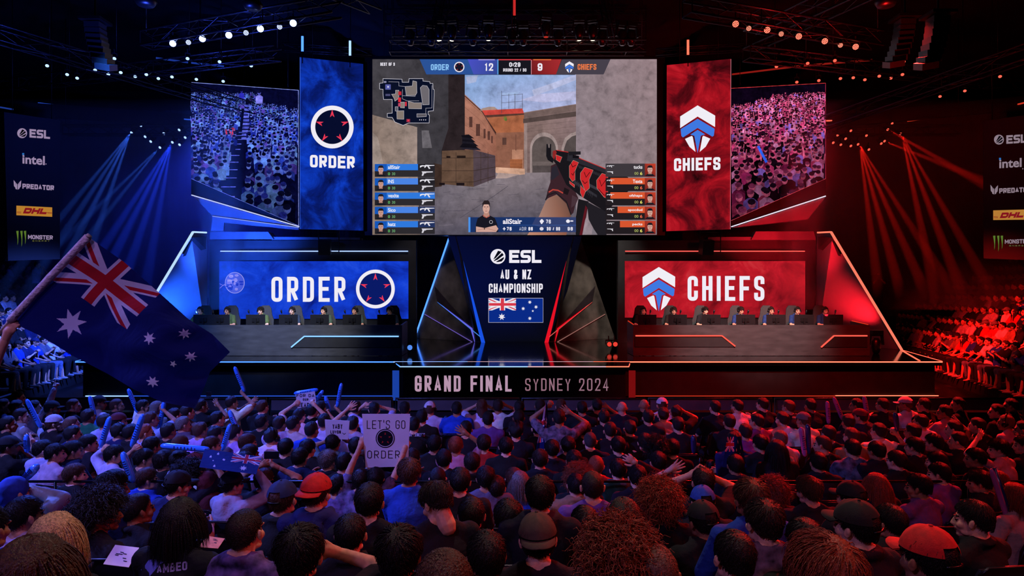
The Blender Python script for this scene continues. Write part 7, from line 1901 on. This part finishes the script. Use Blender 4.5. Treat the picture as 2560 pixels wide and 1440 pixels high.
sign([(812, 1049), (874, 1052), (870, 1099), (815, 1097)], 8.5, 'small pale hand-lettered board with dark border left of the big poster', d3)
def phone(x, y, d, label, w=.15, rz=0):
    t = thing('mobile_phone', label, 'phone', P(x, y, d)); p = P(x, y, d); MB().box(p, (w, .01, .075)).build('case', M_PLAST, t); MB().box(p+Vector((0, .0055, 0)), (w-.01, .001, .065)).build('display', glow('phone_screen', (.1, .2, .6), .4, 'NONE'), t); MB().tube([p+Vector((-w*.38, -.005, .02)), p+Vector((-w*.38, -.009, .02))], .007, 8).build('camera_lens', M_DARKM, t)
phone(679, 1138, 6.9, 'black phone held sideways by raised hands in the left audience')
phone(2428, 1316, who(2535, 1207)['d']+.08, 'phone with blue lit edge held low by the blond person at the right edge', .1)
phone(522, 985, 11.3, 'pale phone held up at the barrier left of the small poster', .08)
# ---- long rail across the first raised row
rl = thing('hand_rail', 'long dark metal rail running across the hall before the raised rows', 'rail', (0, 6.95, 0))
MB().tube([(-6.2, 6.95, 1.18), (6.2, 6.95, 1.18)], .014, 8).build('rail', M_DARKM, rl)
for i in range(9): MB().tube([(-6.2+i*1.55, 6.95, floor_at(6.95)), (-6.2+i*1.55, 6.95, 1.18)], .014, 6).build('post', M_DARKM, rl)
# ---- printing on a few garments, following the cloth
from mathutils.bvhtree import BVHTree
def cloth_print(o, draw, label, m, lift=.003):
    me = SHIRTM[o['sk']]; Mx = Matrix.Translation(o['loc']) @ Matrix.Rotation(o['rz'], 4, 'Z')
    bv = BVHTree.FromPolygons([Mx @ v.co for v in me.vertices], [tuple(p.vertices) for p in me.polygons]); sh = Sheet(Plane((0, o['loc'].y-.3, 0), (0, -1, 0))); draw(sh); E = Vector((0, 0, CZ))
    for i, v in enumerate(sh.v):
        dr = (v-E).normalized(); h = bv.ray_cast(v, dr, 1.5)
        if h[0] is not None: sh.v[i] = h[0]-dr*lift
    ob = sh.build('back_print', m, None); ob.data.transform(Mx.inverted()); ob.parent = o['root']; ob['label'] = label
def pr1(s):
    s.text('AMBEO', 392, 468, 1412, 1434, 4.2, '#9c93b4', gap=.22, slope=-.12)
def pr2(s):
    s.text('STAMNER', 1172, 1228, 1362, 1374, 2.2, '#6d6478', gap=.3, slope=-.5); s.text('TOMNIER', 1180, 1228, 1380, 1390, 2.2, '#6d6478', gap=.3, slope=-.5); s.text('LTTOS', 1182, 1228, 1396, 1406, 2.0, '#6d6478', gap=.3, slope=-.5)
def pr3(s): s.text('CFL REC', 1740, 1794, 1428, 1438, 2.4, '#6a5a6e', gap=.3)
def pr4(s): s.text('OY LEGENDS', 1023, 1062, 1083, 1091, 1.3, '#c8c0d0', gap=.25)
PMC = print_mat('cloth_print')
cloth_print(who(450, 1245), pr1, 'pale capital letters across the back', PMC); cloth_print(who(1090, 1203), pr2, 'three slanted lines of grey letters', PMC); cloth_print(who(1752, 1252), pr3, 'grey letters low on the back', PMC); cloth_print(who(1035, 1042), pr4, 'small white letters across the back', PMC)
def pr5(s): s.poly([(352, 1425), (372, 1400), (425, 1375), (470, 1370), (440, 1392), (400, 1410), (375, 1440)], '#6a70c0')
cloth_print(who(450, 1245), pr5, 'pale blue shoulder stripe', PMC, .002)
def badge(s):
    s.ell(777, 1249, 11, 11, '#4a3a8a', 24); s.ring(777, 1249, 10, 1.4, '#b0a8d0', 24); s.poly([(770, 1255), (781, 1241), (784, 1243), (773, 1258)], '#b0a8d0')
# ---- folding chairs under everyone seated on the floor
M_SEAT = mat('seat_plastic', '#1f1e26', .32, 0, .15, 8, .1, 30, .7)
def chair_proto():
    t = thing('folding_chair', '', 'chair')
    MB().box((0, .02, .44), (.42, .42, .03)).build('seat', M_SEAT, t)
    pr = [(-.21, .58), (-.215, .78), (-.18, .86), (.18, .86), (.215, .78), (.21, .58)]
    MB().prism([(x, -.2-(z-.58)*.18, z) for x, z in pr], (0, .02, 0)).build('backrest', M_SEAT, t)
    mb = MB()
    for s in (-1, 1): mb.tube([(s*.22, -.28, .84), (s*.225, -.2, .6), (s*.22, .2, .02)], .011, 6)
    mb.tube([(-.22, -.28, .84), (-.17, -.29, .885), (.17, -.29, .885), (.22, -.28, .84)], .011, 6); mb.build('back_frame', M_METAL, t)
    for s in (-1, 1): MB().tube([(s*.19, .18, .44), (s*.19, -.24, .015)], .011, 6).build('leg', M_METAL, t)
    return t
FCH = [None]
for o in SPECS:
    if o['pose']['stand']: continue
    c = first_or_dup(FCH, chair_proto, (o['loc'].x, o['loc'].y-.02, o['fl']+.004), o['rz']*.3, 'dark folding chair mostly hidden under a seated spectator on the arena floor', 'chairs of the floor audience')
dup(FCH[0], (fb_loc.x, fb_loc.y-.02, floor_at(FD)+.004), 0, 'folding chair the flag waver stands on at the left edge', 'chairs of the floor audience')
EMPTY = [(305, 1352, 4.0, 'empty chair with a written sheet on it beside the curly-haired person'), (545, 1338, 4.3, 'empty chair with an orange leaflet behind the pale hoodie'), (585, 1372, 4.05, 'empty chair with violet shine beside the dark jersey'), (1790, 1075, 11.0, 'empty chair standing at the open aisle on the right'), (1640, 1110, 9.6, 'empty chair in a dark gap of the right audience'), (2350, 1312, 5.6, 'empty chair behind the red cap at right')]
for x, y, d, l in EMPTY:
    p = P(x, y, d); c = dup(FCH[0], (p.x, d+.28, floor_at(d)+.004), 0, l, 'empty chairs')
def sheet_on(name, pts, d, c, label, draw=None):
    t = thing(name, label, 'paper', P(*pts[3], d)); v = [P(x, y, d+(.18 if i < 2 else 0)) for i, (x, y) in enumerate(pts)]; MB().prism(v, (0, 0, -.002)).build('page', c, t)
    n = (v[1]-v[0]).cross(v[3]-v[0]).normalized(); n = n if n.z > 0 else -n; mb = MB(); R_ = random.Random(len(pts)+int(d*100))
    for i in range(7):
        u, w = R_.uniform(.15, .7), R_.uniform(.15, .75); q = lambda a, b: v[0]*(1-a)*(1-b)+v[1]*a*(1-b)+v[2]*a*b+v[3]*(1-a)*b+n*.0015
        mb.add([q(u, w), q(u+.16, w+.01), q(u+.15, w+.05), q(u+.02, w+.04)], [(0, 1, 2, 3)])
    mb.build('ink_marks', M_BLACK, t)
sheet_on('paper_sheet', [(288, 1362), (348, 1369), (322, 1418), (258, 1410)], 3.8, M_CARD, 'white written sheet lying on an empty chair at lower left')
sheet_on('leaflet', [(520, 1340), (562, 1346), (545, 1371), (495, 1367)], 4.1, mat('orange_paper', '#c87a5a', .9), 'orange leaflet lying on the empty chair behind the jersey')

bpy.data.scenes.remove(TMP)
